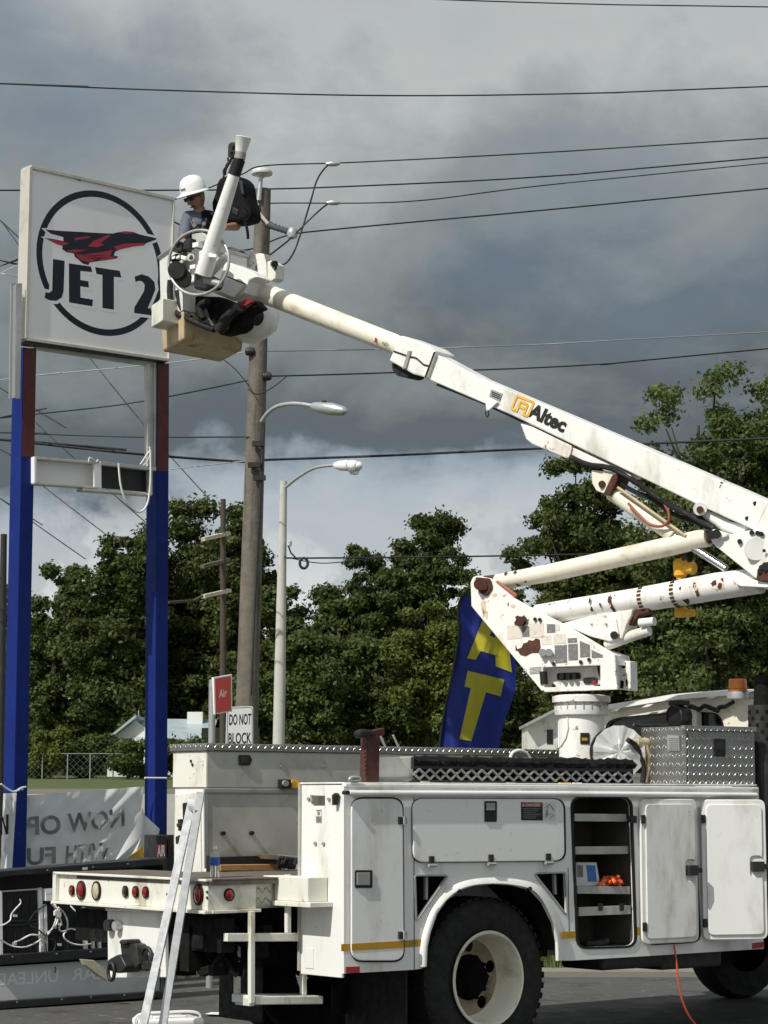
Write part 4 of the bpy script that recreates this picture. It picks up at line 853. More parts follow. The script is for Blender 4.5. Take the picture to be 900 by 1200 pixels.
def blob(c, rx, ry, off, name, m, parent, j=.35, k=13, th=.004):
    L = [(c[0] + rx * (1 + random.uniform(-j, j)) * math.cos(6.2832 * i / k), c[1] + ry * (1 + random.uniform(-j, j)) * math.sin(6.2832 * i / k)) for i in range(k)]
    return MB().slab(BM, L, off, th).build(name, M[m], parent)
mb = MB().slab(BM, rr(pts(cA, [(66, 66), (138, 72), (150, 116), (120, 160), (86, 140)]), 3, 3), .155, .02); mb.cyl(bt(*cA(92, 100), .155), bt(*cA(92, 100), .20), .05, seg=14); mb.cyl(bt(*cA(112, 112), .155), bt(*cA(112, 112), .18), .03, seg=8)
mb.build('turret_pivot', M['rust'], tur, bevel=.006)
blob(cA(285, 276), 7, 6, .142, 'rusted_fitting', 'rust', tur, th=.01)
mb = MB(); mb.cyl(bt(*cA(284, 276), .14), bt(*cA(284, 276), .19), .035, seg=10); mb.cyl(bt(*cA(300, 268), .14), bt(*cA(300, 268), .175), .025, seg=8); mb.build('rusted_bolt', M['rust'], tur)
for x, y, rx, ry in ((110, 205, 3, 9), (122, 246, 2.2, 5), (108, 240, 1.4, 6), (163, 152, 2.5, 2.5), (250, 205, 3, 2)): blob(cA(x, y), rx, ry, .1372, 'rust_stain', 'rust_stain', tur)
for x, y in ((355, 268), (378, 270), (392, 428), (422, 428), (444, 482), (574, 473), (614, 462)):
    MB().cyl(bt(*cA(x, y), .135), bt(*cA(x, y), .155 + (.03 if y == 428 else 0)), .03 if y == 428 else .014, seg=12).build('turret_bolt', M['aluminium' if y == 428 else 'black_steel'], tur, smooth=40)
mb = MB()
for i in range(5): mb.bar(bt(*cA(330, 502 + 7 * i), .137), bt(*cA(386, 496 + 7 * i), .137), .006, .004)
mb.build('bent_slat', M['galv'], tur)
mb = MB()                                              # red and white tube bundle along the sloping edge
for i in range(4): mb.tube([bt(*cA(150 + 8 * i, 118 - 10 * i), .10), bt(*cA(250 + 6 * i, 182 - 9 * i), .10)], .012, 6)
mb.build('edge_hose', M['red_hose'], tur, smooth=60)
# lower boom and the link above it
lb = tubeb([cG(262, 285), cG(330, 275), cG(550, 243), cG(760, 206), cG(880, 190)], [12, 12.8, 14.6, 16.2, 15.4], 28).build('lower_boom', M['white_rusty'], truck, smooth=40)
for x, y, r_ in ((560, 241.5, 15.3), (650, 226, 15.8)):
    a = bt(*cG(x - 5, y + 1)); b = bt(*cG(x + 5, y - 1)); r0 = r_ * a.y / F; MB().cyl(a, b, r0, seg=28).build('boom_clamp', M['cream_paint'], lb, smooth=40)
    mb = MB(); t = (b - a).normalized(); x_ = t.orthogonal().normalized(); y_ = t.cross(x_)
    for k in range(20): d_ = x_ * math.cos(.31416 * k) + y_ * math.sin(.31416 * k); mb.obox((a + b) / 2 + d_ * (r0 + .002), d_ * .004, t * .016, t.cross(d_) * .008)
    mb.build('clamp_slot', M['rust'], lb)
def ontube(c, r_, sz, name, m, parent, P=(cG(262, 285), cG(880, 190)), rpx=15.8, j=.4):
    """an irregular stain lying on the skin of the boom tube"""
    a, b = bt(*P[0]), bt(*P[1]); t = (b - a).normalized(); vs = []; q = bt(*c); rad = rpx * q.y / F
    s0 = (q - a).dot(t); up = (UZ - t * UZ.dot(t)).normalized(); h0 = (q - a).dot(up); k = 12; L = []
    for i in range(k + 1):
        if i == k: ss, hh = s0, h0
        else:
            rr_ = sz * q.y / F * (1 + random.uniform(-j, j)); ss, hh = s0 + rr_ * math.cos(6.2832 * i / k), h0 + rr_ * r_ * math.sin(6.2832 * i / k)
        hh = max(-rad * .98, min(rad * .98, hh)); L.append(a + t * ss + up * hh + NB * (math.sqrt(rad * rad - hh * hh) + .0025))
    return MB().add(L, [(i, (i + 1) % k, k) for i in range(k)]).build(name, M[m], parent)
for x, y, s_, r_ in ((425, 248, 1.6, 2.2), (430, 272, 1.8, 2), (455, 260, 1.5, 1.5), (480, 245, 2.0, 2.6), (486, 268, 2.4, 2), (715, 200, 2, 3.4), (722, 228, 2.6, 1.6), (686, 250, 4.6, .7), (735, 196, 2, 2), (728, 190, 2.4, 2.2), (675, 214, 1.6, 1.3)):
    ontube(cG(x, y), r_, s_, 'rust_spot', 'rust', lb)
for x, y, s_, r_ in ((772, 192, 9, 1.0), (790, 200, 5, 1.4), (745, 190, 8, .6), (720, 214, 3, 3)): ontube(cG(x, y), r_, s_, 'rust_stain', 'rust_stain', lb)
for x, y, s_ in ((774, 180, 2), (768, 200, 3.2), (785, 208, 3), (792, 190, 2)): ontube(cG(x, y), 1.2, s_, 'rust_spot', 'rust', lb, rpx=16.2)
MB().slab(BM, rr(pts(cE, [(736, 652), (760, 640), (852, 655), (905, 668), (905, 690), (770, 684), (752, 676)]), 2, 3), .125, .25).build('elbow_sleeve', M['white_clean'], lb, bevel=.02, seg=3)
arm = MB().slab(BM, pts(cA, [(455, 300), (500, 284), (640, 248), (822, 222), (816, 252), (792, 300), (772, 362), (712, 376), (620, 352), (540, 318)]), .08, .16).build('boom_cradle', M['white_rusty'], lb, bevel=.008)
MB().slab(BM, pts(cA, [(700, 274), (742, 266), (756, 340), (718, 352)]), .10, .02).build('cradle_plate', M['white_clean'], arm, bevel=.004)
MB().slab(BM, pts(cA, [(800, 300), (812, 250), (840, 218), (900, 205), (900, 236), (850, 250), (822, 290)]), .05, .10).build('cradle_bracket', M['rust'], arm, bevel=.008)
MB().cyl(bt(*cA(735, 345), .08), bt(*cA(735, 345), .125), .03, seg=14).build('cradle_pin', M['black_steel'], arm)
lc = tubeb([cA(700, 392), cA(830, 345), cA(905, 322)], [6.5, 6.5, 6.0], 16, .02).build('lift_cylinder', M['white_rusty'], truck, smooth=40)
tubeb([cG(545, 308), cG(585, 303)], [5.2, 5.0], 16, .06).build('cylinder_end', M['white_clean'], lc, smooth=40)
ul = tubeb([cG(150, 195), cG(300, 168), cG(640, 92), cG(735, 70)], [9.5, 10.6, 11.6, 11.2], 24).build('leveling_link', M['cream_paint'], truck, smooth=40)
a, b = bt(*cG(120, 202)), bt(*cG(152, 194.5)); MB().cyl(a, b, .075, .062, 16).build('link_end', M['rust'], ul, smooth=40)
a, b = bt(*cG(732, 71)), bt(*cG(756, 64)); MB().cyl(a, b, .05, .045, 16).build('link_end', M['rust'], ul, smooth=40)
ppath = (cG(150, 195), cG(735, 70))
for x, y, s_ in ((183, 172, 2.2), (210, 168, 2.2), (213, 206, 2.4), (238, 196, 1.6), (648, 84, 1.6), (652, 104, 1.8), (672, 108, 2.0), (700, 76, 1.6), (702, 98, 2.0), (665, 80, 1.2)): ontube(cG(x, y), 1.0, s_, 'link_hole', 'rust', ul, ppath, 10.8, .2)
# elbow
elb = MB().slab(BM, rr(pts(cE, [(606, 424), (640, 412), (722, 436), (812, 414), (868, 416), (912, 440), (960, 560), (940, 640), (850, 652), (640, 484)]), 3, 3), .14, .28).build('elbow', M['white_paint'], truck, bevel=.01)
k = 36; MB().cyl(bt(*cE(842, 503), .142), bt(*cE(842, 503), .165), 58 / 4.0909 * bt(*cE(842, 503)).y / F, seg=36).build('elbow_cap', M['white_clean'], elb, bevel=.004, smooth=30)
for i in range(3):
    a = 1.9 + 2.094 * i; MB().cyl(bt(*cE(842 + 40 * math.cos(a), 505 - 40 * math.sin(a)), .165), bt(*cE(842 + 40 * math.cos(a), 505 - 40 * math.sin(a)), .172), .013, seg=10).build('elbow_bolt', M['black_steel'], elb)
for x, y in ((822, 426), (850, 428), (868, 432), (860, 612), (868, 592), (884, 580), (888, 600), (764, 468)): MB().cyl(bt(*cE(x, y), .14), bt(*cE(x, y), .165), .018, seg=10).build('elbow_bolt', M['black_steel'], elb)
MB().slab(BM, pts(cE, [(842, 655), (850, 600), (880, 570), (920, 560), (920, 660)]), .15, .02).build('elbow_gear', M['rust'], elb, bevel=.004)
pin = MB().slab(BM, rr(pts(cE, [(604, 424), (640, 408), (706, 430), (700, 446), (640, 462), (612, 448)]), 2, 3), .17, .04).build('link_lug', M['white_clean'], elb, bevel=.008)
for x, y in ((628, 436), (652, 433)): MB().cyl(bt(*cE(x, y), .17), bt(*cE(x, y), .20), .034, seg=12).build('link_pin', M['black_steel'], elb)
# upper boom
ubp = [(502, 410), (560, 441.5), (746, 520.5), (906, 590), (968, 618), (968, 665), (885, 622), (817, 591.5), (680, 525.5), (600, 487), (500, 444), (494, 441)]
ub = MB().slab(BM, ubp, .10, .20).build('upper_boom', M['white_paint'], truck, bevel=.012, seg=3)
for x, y in ((838, 286), (800, 358), (765, 440)): MB().cyl(bt(*cE(x, y), .10), bt(*cE(x, y), .104), .016, seg=10).build('boom_bolt', M['black_steel'], ub)
MB().slab(BM, pts(cE, [(900, 275), (903, 277), (838, 412), (834, 410)]), .102, .003).build('weld_seam', M['white_tail'], ub)
for x, y, s_ in ((678, 186, 1.6), (672, 200, 1.0), (668, 208, .8), (702, 260, .7), (716, 272, .6), (690, 178, .8), (560, 60, .7)): blob(cE(x, y), s_, s_ * .6, .1025, 'paint_chip', 'rust', ub, th=.002)
MB().slab(BM, pts(cH, [(258, 213), (420, 282), (560, 350), (560, 356), (420, 290), (250, 222)]), .07, .12).build('boom_underside_strip', M['black_steel'], ub)
tube_in = tubeb([cD(610, 420), cD(640, 435), (462, 403), (500, 424)], [12.2, 12.6, 12.0, 12.0], 28).build('telescoping_boom', M['cream_paint'], truck, smooth=40)
a, b = bt(*cD(604, 415)), bt(*cD(645, 437)); MB().cyl(a, b, .097, seg=28).build('tube_collar', M['white_clean'], tube_in, smooth=40)
mb = MB()
for q in ([(30, 48), (36, 51), (32, 68), (26, 65)],): mb.slab(BM, pts(cH, q), .093, .002)
mb.build('tube_mark', M['sticker_red'], tube_in); text('60', BM, pts(cH, [(54, 72), (74, 80), (78, 68), (58, 60)]), .094, 'tube_lettering', M['letter_black'], tube_in)
col = MB().slab(BM, pts(cH, [(112, 58), (124, 40), (222, 76), (250, 97), (216, 196), (200, 190), (168, 182), (130, 160), (80, 132), (96, 96)]), .135, .27).build('boom_collar', M['white_paint'], truck, bevel=.012)
MB().slab(BM, pts(cH, [(148, 96), (160, 96), (142, 160), (128, 164)]), .15, .016).build('collar_bar', M['grey_metal'], col, bevel=.003)
mb = MB(); mb.tube(bez([bt(*cH(x, y), .138) for x, y in ((98, 98), (150, 116), (176, 122), (190, 132), (206, 146), (228, 152))], 5), .007, 6); mb.tube([bt(*cH(246, 100), .138), bt(*cH(212, 192), .138)], .007, 6)
mb.build('collar_seam', M['black_steel'], col)
MB().slab(BM, rr(pts(cH, [(88, 138), (124, 152), (170, 186), (150, 196), (110, 188), (92, 166)]), 3, 3), .08, .16).build('collar_roller', M['black_rubber'], col, bevel=.02)
lgb = MB().slab(BM, pts(cH, [(452, 236), (492, 252), (482, 280), (444, 262)]), .108, .006).build('load_plate', M['grey_metal'], ub, bevel=.001)
mb = MB()
for k in range(3): mb.slab(BM, pts(cH, [(454, 244 + 7 * k), (486, 257 + 7 * k), (484, 260 + 7 * k), (452, 247 + 7 * k)]), .1095, .001)
mb.build('plate_print', M['letter_black'], lgb)
MB().slab(BM, pts(cH, [(434, 264), (476, 282), (446, 310), (434, 318), (431, 290)]), .125, .02).build('lifting_eye', M['white_clean'], ub, bevel=.004)
ringo(BM, cH(437, 324), 1.6, 4, .12, .006).build('lifting_shackle', M['black_steel'], ub, smooth=60)
# lettering and emblem on the boom
text('Altec', BM, pts(cH, [(580, 333), (713, 396), (736, 345), (604, 284)]), .104, 'boom_lettering', M['letter_black'], ub, bold=.045)
mb = MB()
def lg(a, b): return (525 + 62 * a - 0 + 21 * b - 20 * 0, 312 + 25 * a - 53 * b)
def stroke(*L, wd=.15):
    for p, q in zip(L, L[1:]): mb.bar(bt(*cH(*lg(*p)), .1045), bt(*cH(*lg(*q)), .1045), .020, .004, up=NB)
stroke((-.02, .1), (0, 1)); stroke((0, 1), (.98, 1)); stroke((.98, 1), (.96, .05)); stroke((-.02, .1), (.2, .08)); stroke((.96, .05), (.74, .02)); stroke((.28, .0), (.30, .74)); stroke((.30, .74), (.72, .72)); stroke((.72, .72), (.70, -.04)); stroke((.30, .42), (.7, .38))
mb.build('boom_emblem', M['logo_yellow'], ub)
MB().slab(BM, pts(cH, [(556, 360), (600, 372), (742, 440), (746, 452), (736, 486), (720, 486), (600, 436), (578, 418)]), .08, .16).build('boom_fairing', M['white_rusty'], ub, bevel=.01)
MB().slab(BM, pts(cH, [(748, 446), (900, 516), (960, 548), (960, 560), (880, 530), (742, 484)]), .07, .14).build('boom_underframe', M['white_rusty'], ub, bevel=.01)
mb = MB()
for o_, r_ in ((.07, .02), (.095, .016), (.05, .022)):
    mb.tube(bez([bt(*p, o_) for p in (cH(740, 482), cH(790, 505), cH(850, 520), cE(60, 104), cE(150, 118), cE(250, 175), cE(345, 240), cE(420, 290), cE(530, 345), cE(640, 404))], 5), r_, 6)
mb.build('hydraulic_hose', M['black_rubber'], ub, smooth=60)
mb = MB(); mb.tube(bez([bt(*cE(x, y), .03) for x, y in ((160, 170), (260, 230), (340, 262), (430, 330), (560, 380), (640, 410))], 5), .018, 6); mb.build('hydraulic_hose', M['black_rubber'], ub, smooth=60)
MB().slab(BM, pts(cE, [(52, 124), (180, 138), (170, 180), (128, 244), (76, 226), (56, 190)]), .07, .14).build('cylinder_mount', M['cream_paint'], ub, bevel=.008)
MB().cyl(bt(*cE(104, 194), .07), bt(*cE(104, 194), .09), .028, seg=14).build('mount_pin', M['rust'], ub)
MB().slab(BM, pts(cE, [(150, 150), (182, 140), (176, 176), (140, 250), (108, 240)]), .085, .17).build('cylinder_clevis', M['rust'], ub, bevel=.01)
cyl_ = tubeb([cE(150, 235), cE(330, 360), cE(450, 442)], [9.0, 9.2, 8.8], 20).build('elevating_cylinder', M['cream_paint'], truck, smooth=40)
tubeb([cE(450, 440), cE(700, 600)], [4.6, 4.6], 16).build('cylinder_rod', M['chrome'], cyl_, smooth=40)
MB().tube([bt(*cE(180, 210), .07), bt(*cE(505, 442), .07)], .012, 8).build('steel_pipe', M['cream_dirty'], cyl_, smooth=60)
MB().tube(bez([bt(*cE(x, y), .09) for x, y in ((230, 285), (270, 330), (330, 385), (390, 395), (422, 370), (424, 330), (404, 292))], 6), .011, 8).build('red_loop_hose', M['red_hose'], cyl_, smooth=60)
ln = tubeb([cE(590, 330), cE(700, 395), cE(800, 420)], [6.5, 7, 7], 16, .02).build('boom_link', M['white_clean'], truck, smooth=40)
MB().cyl(bt(*cE(574, 312), .03), bt(*cE(574, 312), .13), .05, seg=20).build('link_lug', M['white_clean'], ln, smooth=30); MB().cyl(bt(*cE(574, 316), .13), bt(*cE(574, 316), .145), .026, seg=14).build('link_pin', M['rust'], ln)
MB().slab(BM, pts(cE, [(546, 290), (580, 330), (600, 380), (560, 366)]), .06, .1).build('link_bracket', M['rust'], ln, bevel=.01)
yg = MB(); yc = bt(*cE(480, 600), -.12); yg.lathe(yc, UZ, [(.0, -.36), (.045, -.36), (.05, -.33), (.045, -.30), (.03, -.28), (.03, -.07), (.05, -.05), (.054, .0), (.054, .05), (.04, .075), (.0, .078)], 18); yg.cyl(yc + UZ * .0, yc - E * .12, .04, .046, 14); yg.cyl(yc - UZ * .335, yc - UZ * .335 - E * .11, .028, seg=12); yg.build('yellow_winch_cover', M['yellow_gear'], truck, smooth=40)
MB().slab(BM, pts(cE, [(486, 532), (500, 532), (500, 560), (486, 560)]), -.05, .02).build('winch_hanger', M['black_steel'], truck)
# ------------------------------------------------------------------ bucket
Kz = PY(cD(190, 775)[0], cD(190, 775)[1], 18.85); zb_ = Kz.z
eL = V((-.24, .55, 0)); eR = V((.5, .5, 0)); bc_ = Kz + (eL + eR) / 2
def bk(a, b, z, s=1.0): c_ = bc_ + (eL * (a - .5) + eR * (b - .5)) * s; return V((c_.x, c_.y, zb_ + z))
HB = .86
def shell(z0, z1, s0, s1, name, m, parent, bev=.02):
    mb = MB(); q = [(0, 0), (0, 1), (1, 1), (1, 0)]; vs = [bk(a, b, z0, s0) for a, b in q] + [bk(a, b, z1, s1) for a, b in q]
    return mb.add(vs, [(0, 1, 5, 4), (1, 2, 6, 5), (2, 3, 7, 6), (3, 0, 4, 7)])
mb = shell(.26, HB, 1.0, 1.07, '', '', None); mb.add([bk(0, 0, HB, 1.02), bk(0, 1, HB, 1.02), bk(1, 1, HB, 1.02), bk(1, 0, HB, 1.02), bk(0, 0, .05, .93), bk(0, 1, .05, .93), bk(1, 1, .05, .93), bk(1, 0, .05, .93)], [(4, 5, 1, 0), (5, 6, 2, 1), (6, 7, 3, 2), (7, 4, 0, 3), (7, 6, 5, 4)])
bkt = mb.build('bucket', M['white_paint'], truck)
mb = MB(); q = [(0, 0), (0, 1), (1, 1), (1, 0)]; mb.box8([bk(a, b, 0, .97) for a, b in q] + [bk(a, b, .262, 1.003) for a, b in q]); mb.build('bucket_base', M['cream_dirty'], bkt, bevel=.025, seg=3)
mb = MB()
for (a, b), (c_, d_) in zip(q, q[1:] + q[:1]): mb.tube([bk(a, b, HB, 1.07), bk(c_, d_, HB, 1.07)], .02, 8)
mb.build('bucket_rim', M['aluminium'], bkt, smooth=60)
# grey step box, raised side wall with hatch, round tank, socket box
def PB(x, y, Y): return PY(*cD(x, y), Y)
a = PB(75, 610, 19.05); MB().obox(a, eL.normalized() * .16, eR.normalized() * .09, UZ * .10).build('bucket_step', M['white_tail'], bkt, bevel=.008)
FB = Pl(bk(.5, 1.0, 0), eL.normalized(), V((-eL.y, eL.x, 0)).normalized() * -1)
BKP = Pl(PB(650, 300, 19.35), E, NB)
sw = MB().slab(BKP, pts(cD, [(500, 160), (560, 178), (742, 214), (746, 392), (690, 372), (520, 330), (495, 250)]), 0, .06).build('bucket_side_wall', M['white_rusty'], bkt, bevel=.006)
MB().slab(BKP, rr(pts(cD, [(512, 262), (540, 200), (580, 190), (602, 206), (598, 250), (580, 286), (540, 285)]), 3, 3), .012, .012).build('dark_pouch', M['frame_black'], sw, bevel=.004)
MB().slab(BKP, pts(cD, [(748, 262), (770, 254), (806, 276), (802, 372), (770, 392), (748, 384)]), .06, .12).build('socket_box', M['white_tail'], bkt, bevel=.008)
MB().cyl(BKP.at(*cD(790, 278), .06), BKP.at(*cD(800, 278), .10), .03, seg=16).build('socket', M['black_plastic'], bkt, smooth=40)
MB().tube(bez([BKP.at(*cD(x, y), .08) for x, y in ((800, 285), (806, 300), (802, 315))], 4), .01, 6).build('socket_lead', M['black_plastic'], bkt)
tkc = PB(668, 640, 19.3); tk = MB().lathe(tkc - eR.normalized() * 0, UZ * .35 + E * -1, [(.0, -.22), (.14, -.2), (.19, -.12), (.2, 0), (.19, .10), (.14, .17), (.0, .19)], 28).build('white_tank', M['white_clean'], bkt, smooth=60)
MB().lathe(PB(645, 620, 19.05), NB, [(.0, .06), (.07, .055), (.075, .03), (.075, -.08)], 24).build('black_drum', M['black_rubber'], bkt, smooth=40)
# black covering over the controls below the joint
cvp = Pl(PB(420, 600, 18.78), E, NB)
cvb = pts(cD, [(262, 480), (330, 488), (420, 490), (520, 530), (640, 505), (690, 560), (600, 600), (585, 690), (540, 720), (430, 745), (380, 690), (290, 640), (262, 560)])
mb = MB().slab(cvp, cvb, 0, .16); mb.build('control_cover', M['black_cloth'], bkt, bevel=.03, seg=3)
mb = MB()
for i in range(3): mb.slab(cvp, pts(cD, [(528 + 3 * i, 556 + 13 * i), (622 + 10 * i, 500 + 9 * i), (628 + 10 * i, 506 + 9 * i), (534 + 3 * i, 563 + 13 * i)]), .03, .03)
mb.build('red_strap', M['sticker_red'], bkt)
MB().slab(cvp, pts(cD, [(524, 560), (640, 498), (668, 524), (570, 600)]), .02, .05).build('strap_pad', M['red_steel'], bkt, bevel=.005)
mb = MB().slab(cvp, pts(cD, [(300, 640), (340, 570), (370, 650), (400, 700), (360, 690)]), .02, .02); mb.build('cover_patch', M['sticker_grey'], bkt)
mb = MB()
for L, r_ in (([(112, 385), (108, 460), (118, 545), (150, 600), (210, 630), (290, 668), (400, 712)], .028), ([(158, 455), (176, 540), (205, 595), (245, 632)], .026), ([(560, 560), (480, 640), (430, 720)], .05), ([(330, 640), (300, 560), (360, 520)], .03)):
    mb.tube(bez([cvp.at(*cD(x, y), .09) for x, y in L], 6), r_, 8)
mb.build('bucket_hose', M['black_rubber'], bkt, smooth=60)
# joint box, turntable ring, jib
JP = Pl(PB(560, 400, 18.85), E, NB)
jb = MB().slab(JP, pts(cD, [(470, 262), (500, 268), (640, 325), (685, 362), (628, 386), (600, 470), (520, 520), (380, 462), (420, 420)]), .06, .2).build('tip_joint', M['white_clean'], truck, bevel=.012)
MB().slab(JP, pts(cD, [(402, 452), (470, 366), (604, 404), (525, 502)]), .10, .04).build('tip_joint_cover', M['white_clean'], jb, bevel=.012)
MB().tube([JP.at(*cD(486, 362), .10), JP.at(*cD(604, 408), .10)], .006, 6).build('joint_seam', M['black_steel'], jb)
JR = Pl(PB(290, 270, 18.62), E, NB)
def ellr(c, rx, ry, rot, off, k=40):
    o_ = []
    for i in range(k + 1):
        a = 6.2832 * i / k; x, y = rx * math.cos(a), ry * math.sin(a); o_.append(JR.at(*cD(c[0] + x * math.cos(rot) - y * math.sin(rot), c[1] + x * math.sin(rot) + y * math.cos(rot)), off))
    return o_
trn = MB().tube(ellr((298, 268), 196, 216, .35, .10), .013, 8).build('guard_ring', M['galv'], truck, smooth=60)
mb = MB(); mb.slab(JR, rr(pts(cD, [(196, 250), (300, 190), (390, 150), (450, 220), (380, 300), (330, 350), (270, 400), (150, 410), (118, 360)]), 6, 4), .0, .12); mb.build('turntable', M['white_paint'], trn, bevel=.015)
MB().cyl(JR.at(*cD(160, 322), .02), JR.at(*cD(150, 316), .10), .075, seg=24).build('winch_motor', M['black_steel'], trn, smooth=35)
MB().cyl(JR.at(*cD(196, 375), -.01), JR.at(*cD(190, 370), .05), .08, seg=24).build('winch_brake', M['black_rubber'], trn, smooth=35)
MB().cyl(JR.at(*cD(247, 235), .0), JR.at(*cD(244, 233), .10), .033, seg=16).build('hose_port', M['white_clean'], trn, smooth=35)
MB().cyl(JR.at(*cD(247, 235), .09), JR.at(*cD(244, 233), .102), .02, seg=12).build('port_bore', M['black_steel'], trn)
mb = MB()
for x, y in ((175, 235), (190, 190), (165, 190), (215, 175), (240, 150), (205, 215), (150, 240), (300, 160), (185, 160)):
    c_ = JR.at(*cD(x, y), random.uniform(.02, .07)); s_ = random.uniform(.018, .04); mb.obox(c_, (E + UZ * random.uniform(-.5, .5)).normalized() * s_, NB * .04, UZ * s_ * random.uniform(.5, 1))
tag(mb.build('control_gear', M['black_steel'], trn, bevel=.004), kind='stuff')
mb = MB()
for x, y, s_ in ((210, 240, .03), (290, 155, .035), (145, 240, .02), (270, 300, .03), (430, 180, .05), (440, 200, .035), (420, 160, .03), (175, 236, .02), (360, 220, .03)):
    c_ = JR.at(*cD(x, y), .08); mb.obox(c_, (E + UZ * random.uniform(-.5, .5)).normalized() * s_, NB * .03, UZ * s_ * .6)
tag(mb.build('control_bracket', M['white_clean'], trn, bevel=.004), kind='stuff')
MB().slab(JR, pts(cD, [(250, 60 + 20), (320, 70), (360, 100), (330, 130), (270, 140), (252, 110)]), -.02, .05).build('ring_panel', M['bare_alu'], trn, bevel=.005)
MB().slab(JR, pts(cD, [(262, 335), (330, 332), (420, 380), (400, 440), (330, 450), (260, 440)]), .03, .10).build('gear_case', M['black_steel'], trn, bevel=.02)
tube_g = MB(); tube_g.cyl(JR.at(*cD(340, 385), .09), JR.at(*cD(440, 410), .06), .03, seg=12); tube_g.build('gear_shaft', M['grey_metal'], trn, smooth=40)
J1 = JR.at(*cC(395, 740), .16); J0 = JR.at(*cD(330, 345), .12); J2 = JR.at(*cC(530, 310), .16); J3 = JR.at(*cC(566, 205), .16); J4 = JR.at(*cC(574, 160), .16)
jib = MB().tube([J0, J1, J2], [.075, .066, .05], 18).build('jib', M['white_clean'], truck, smooth=40)
MB().cyl(J2, J3, .054, .052, 18).build('jib_grip', M['black_rubber'], jib, smooth=40)
MB().cyl(J3, J4, .05, .05, 14).build('jib_clamp', M['grey_metal'], jib, smooth=40)
jt = (J4 - J3).normalized(); MB().lathe(J4, jt, [(.045, 0), (.05, .02), (.066, .12), (.07, .125), (.066, .13), (.0, .128)], 20).build('jib_cap', M['white_clean'], jib, smooth=40)
MB().slab(JR, pts(cC, [(488, 108), (505, 92), (540, 90), (546, 110), (515, 130), (508, 195), (485, 190)]), .17, .05).build('jib_sheave', M['black_steel'], jib, bevel=.012)
MB().slab(JR, pts(cC, [(500, 148), (555, 142), (556, 152), (502, 160)]), .18, .03).build('jib_bracket', M['black_steel'], jib)
mb = MB()
for L in ([(540, 160), (500, 230), (470, 290), (455, 350)], [(530, 165), (490, 240), (462, 280), (465, 310)], [(490, 195), (492, 215), (505, 235)]): mb.tube(bez([JR.at(*cC(x, y), .2) for x, y in L], 6), .009, 6)
mb.build('jib_rope', M['black_rubber'], jib, smooth=60)
MB().slab(JR, pts(cD, [(358, 205), (408, 212), (412, 236), (362, 232)]), .2, .03).build('jib_lug', M['white_clean'], jib, bevel=.004)
# rounded end behind worker: orange cord at locker, small things in the truck are things of their own
# ================================================================== POLE SIGN
SA = R(43); ST_ = V((math.cos(SA), math.sin(SA), 0)); SN = V((math.sin(SA), -math.cos(SA), 0))
s0 = PY(30, 400, 19.7); SG0 = Pl(V((s0.x, s0.y, 0)), ST_, SN)
def sg(p, o_=0): return SG0.at(*p, o_)
pole_sign = thing('pole_sign', 'tall roadside jet sign on two blue posts, its lower cabinet stripped open', 'sign', V((sg((100, 410)).x, sg((100, 410)).y, 0)))
face = pts(cS, [(146, 64), (830, 216), (780, 985), (122, 888)])
face = [cS(146, 64), cS(832, 219), cS(808, 990), cS(124, 889)]
TH = .13
cab = MB().slab(SG0, face, -.012, TH - .012).build('sign_cabinet', M['sign_alu'], pole_sign)
fpan = MB().slab(SG0, face, -.004, .008).build('sign_face', M['sign_face'], cab)
mb = MB()
fr = [sg(p) for p in face]
for i in range(4):
    a, b = fr[i], fr[(i + 1) % 4]; wd = (.035, .02, .03, .035)[i]; c_ = sum(fr, V()) / 4
    mb.bar(a - SN * (TH / 2 - .006), b - SN * (TH / 2 - .006), TH + .02, wd, up=(UZ if i in (0, 2) else ST_))
mb.build('sign_frame', M['sign_alu'], cab, bevel=.004)
# circle, jet and letters, cut from film: backing outlines in white, ink above
cc_ = sg(cS(479, 527)); top_ = sg(cS(447, 172)); bot_ = sg(cS(545, 881)); rad_ = (top_.z - bot_.z) / 2; cz_ = (top_.z + bot_.z) / 2
cu_ = (sg(cS(176, 430)) - s0).dot(ST_) * .5 + (sg(cS(786, 540)) - s0).dot(ST_) * .5; ru_ = ((sg(cS(786, 540)) - s0).dot(ST_) - (sg(cS(176, 430)) - s0).dot(ST_)) / 2
o00 = V((s0.x, s0.y, 0))
def cpt(a, k): return o00 + ST_ * (cu_ + ru_ * k * math.cos(a)) + UZ * (cz_ + rad_ * k * math.sin(a))
k = 72; n_ = [cpt(6.28319 * i / k, 1.0) for i in range(k)]; i_ = [cpt(6.28319 * i / k, .91) for i in range(k)]
MB().plate([p - SN * .0037 for p in n_], SN, .0002, [[p - SN * .0037 for p in i_]]).build('sign_ring', M['sign_ink'], fpan)
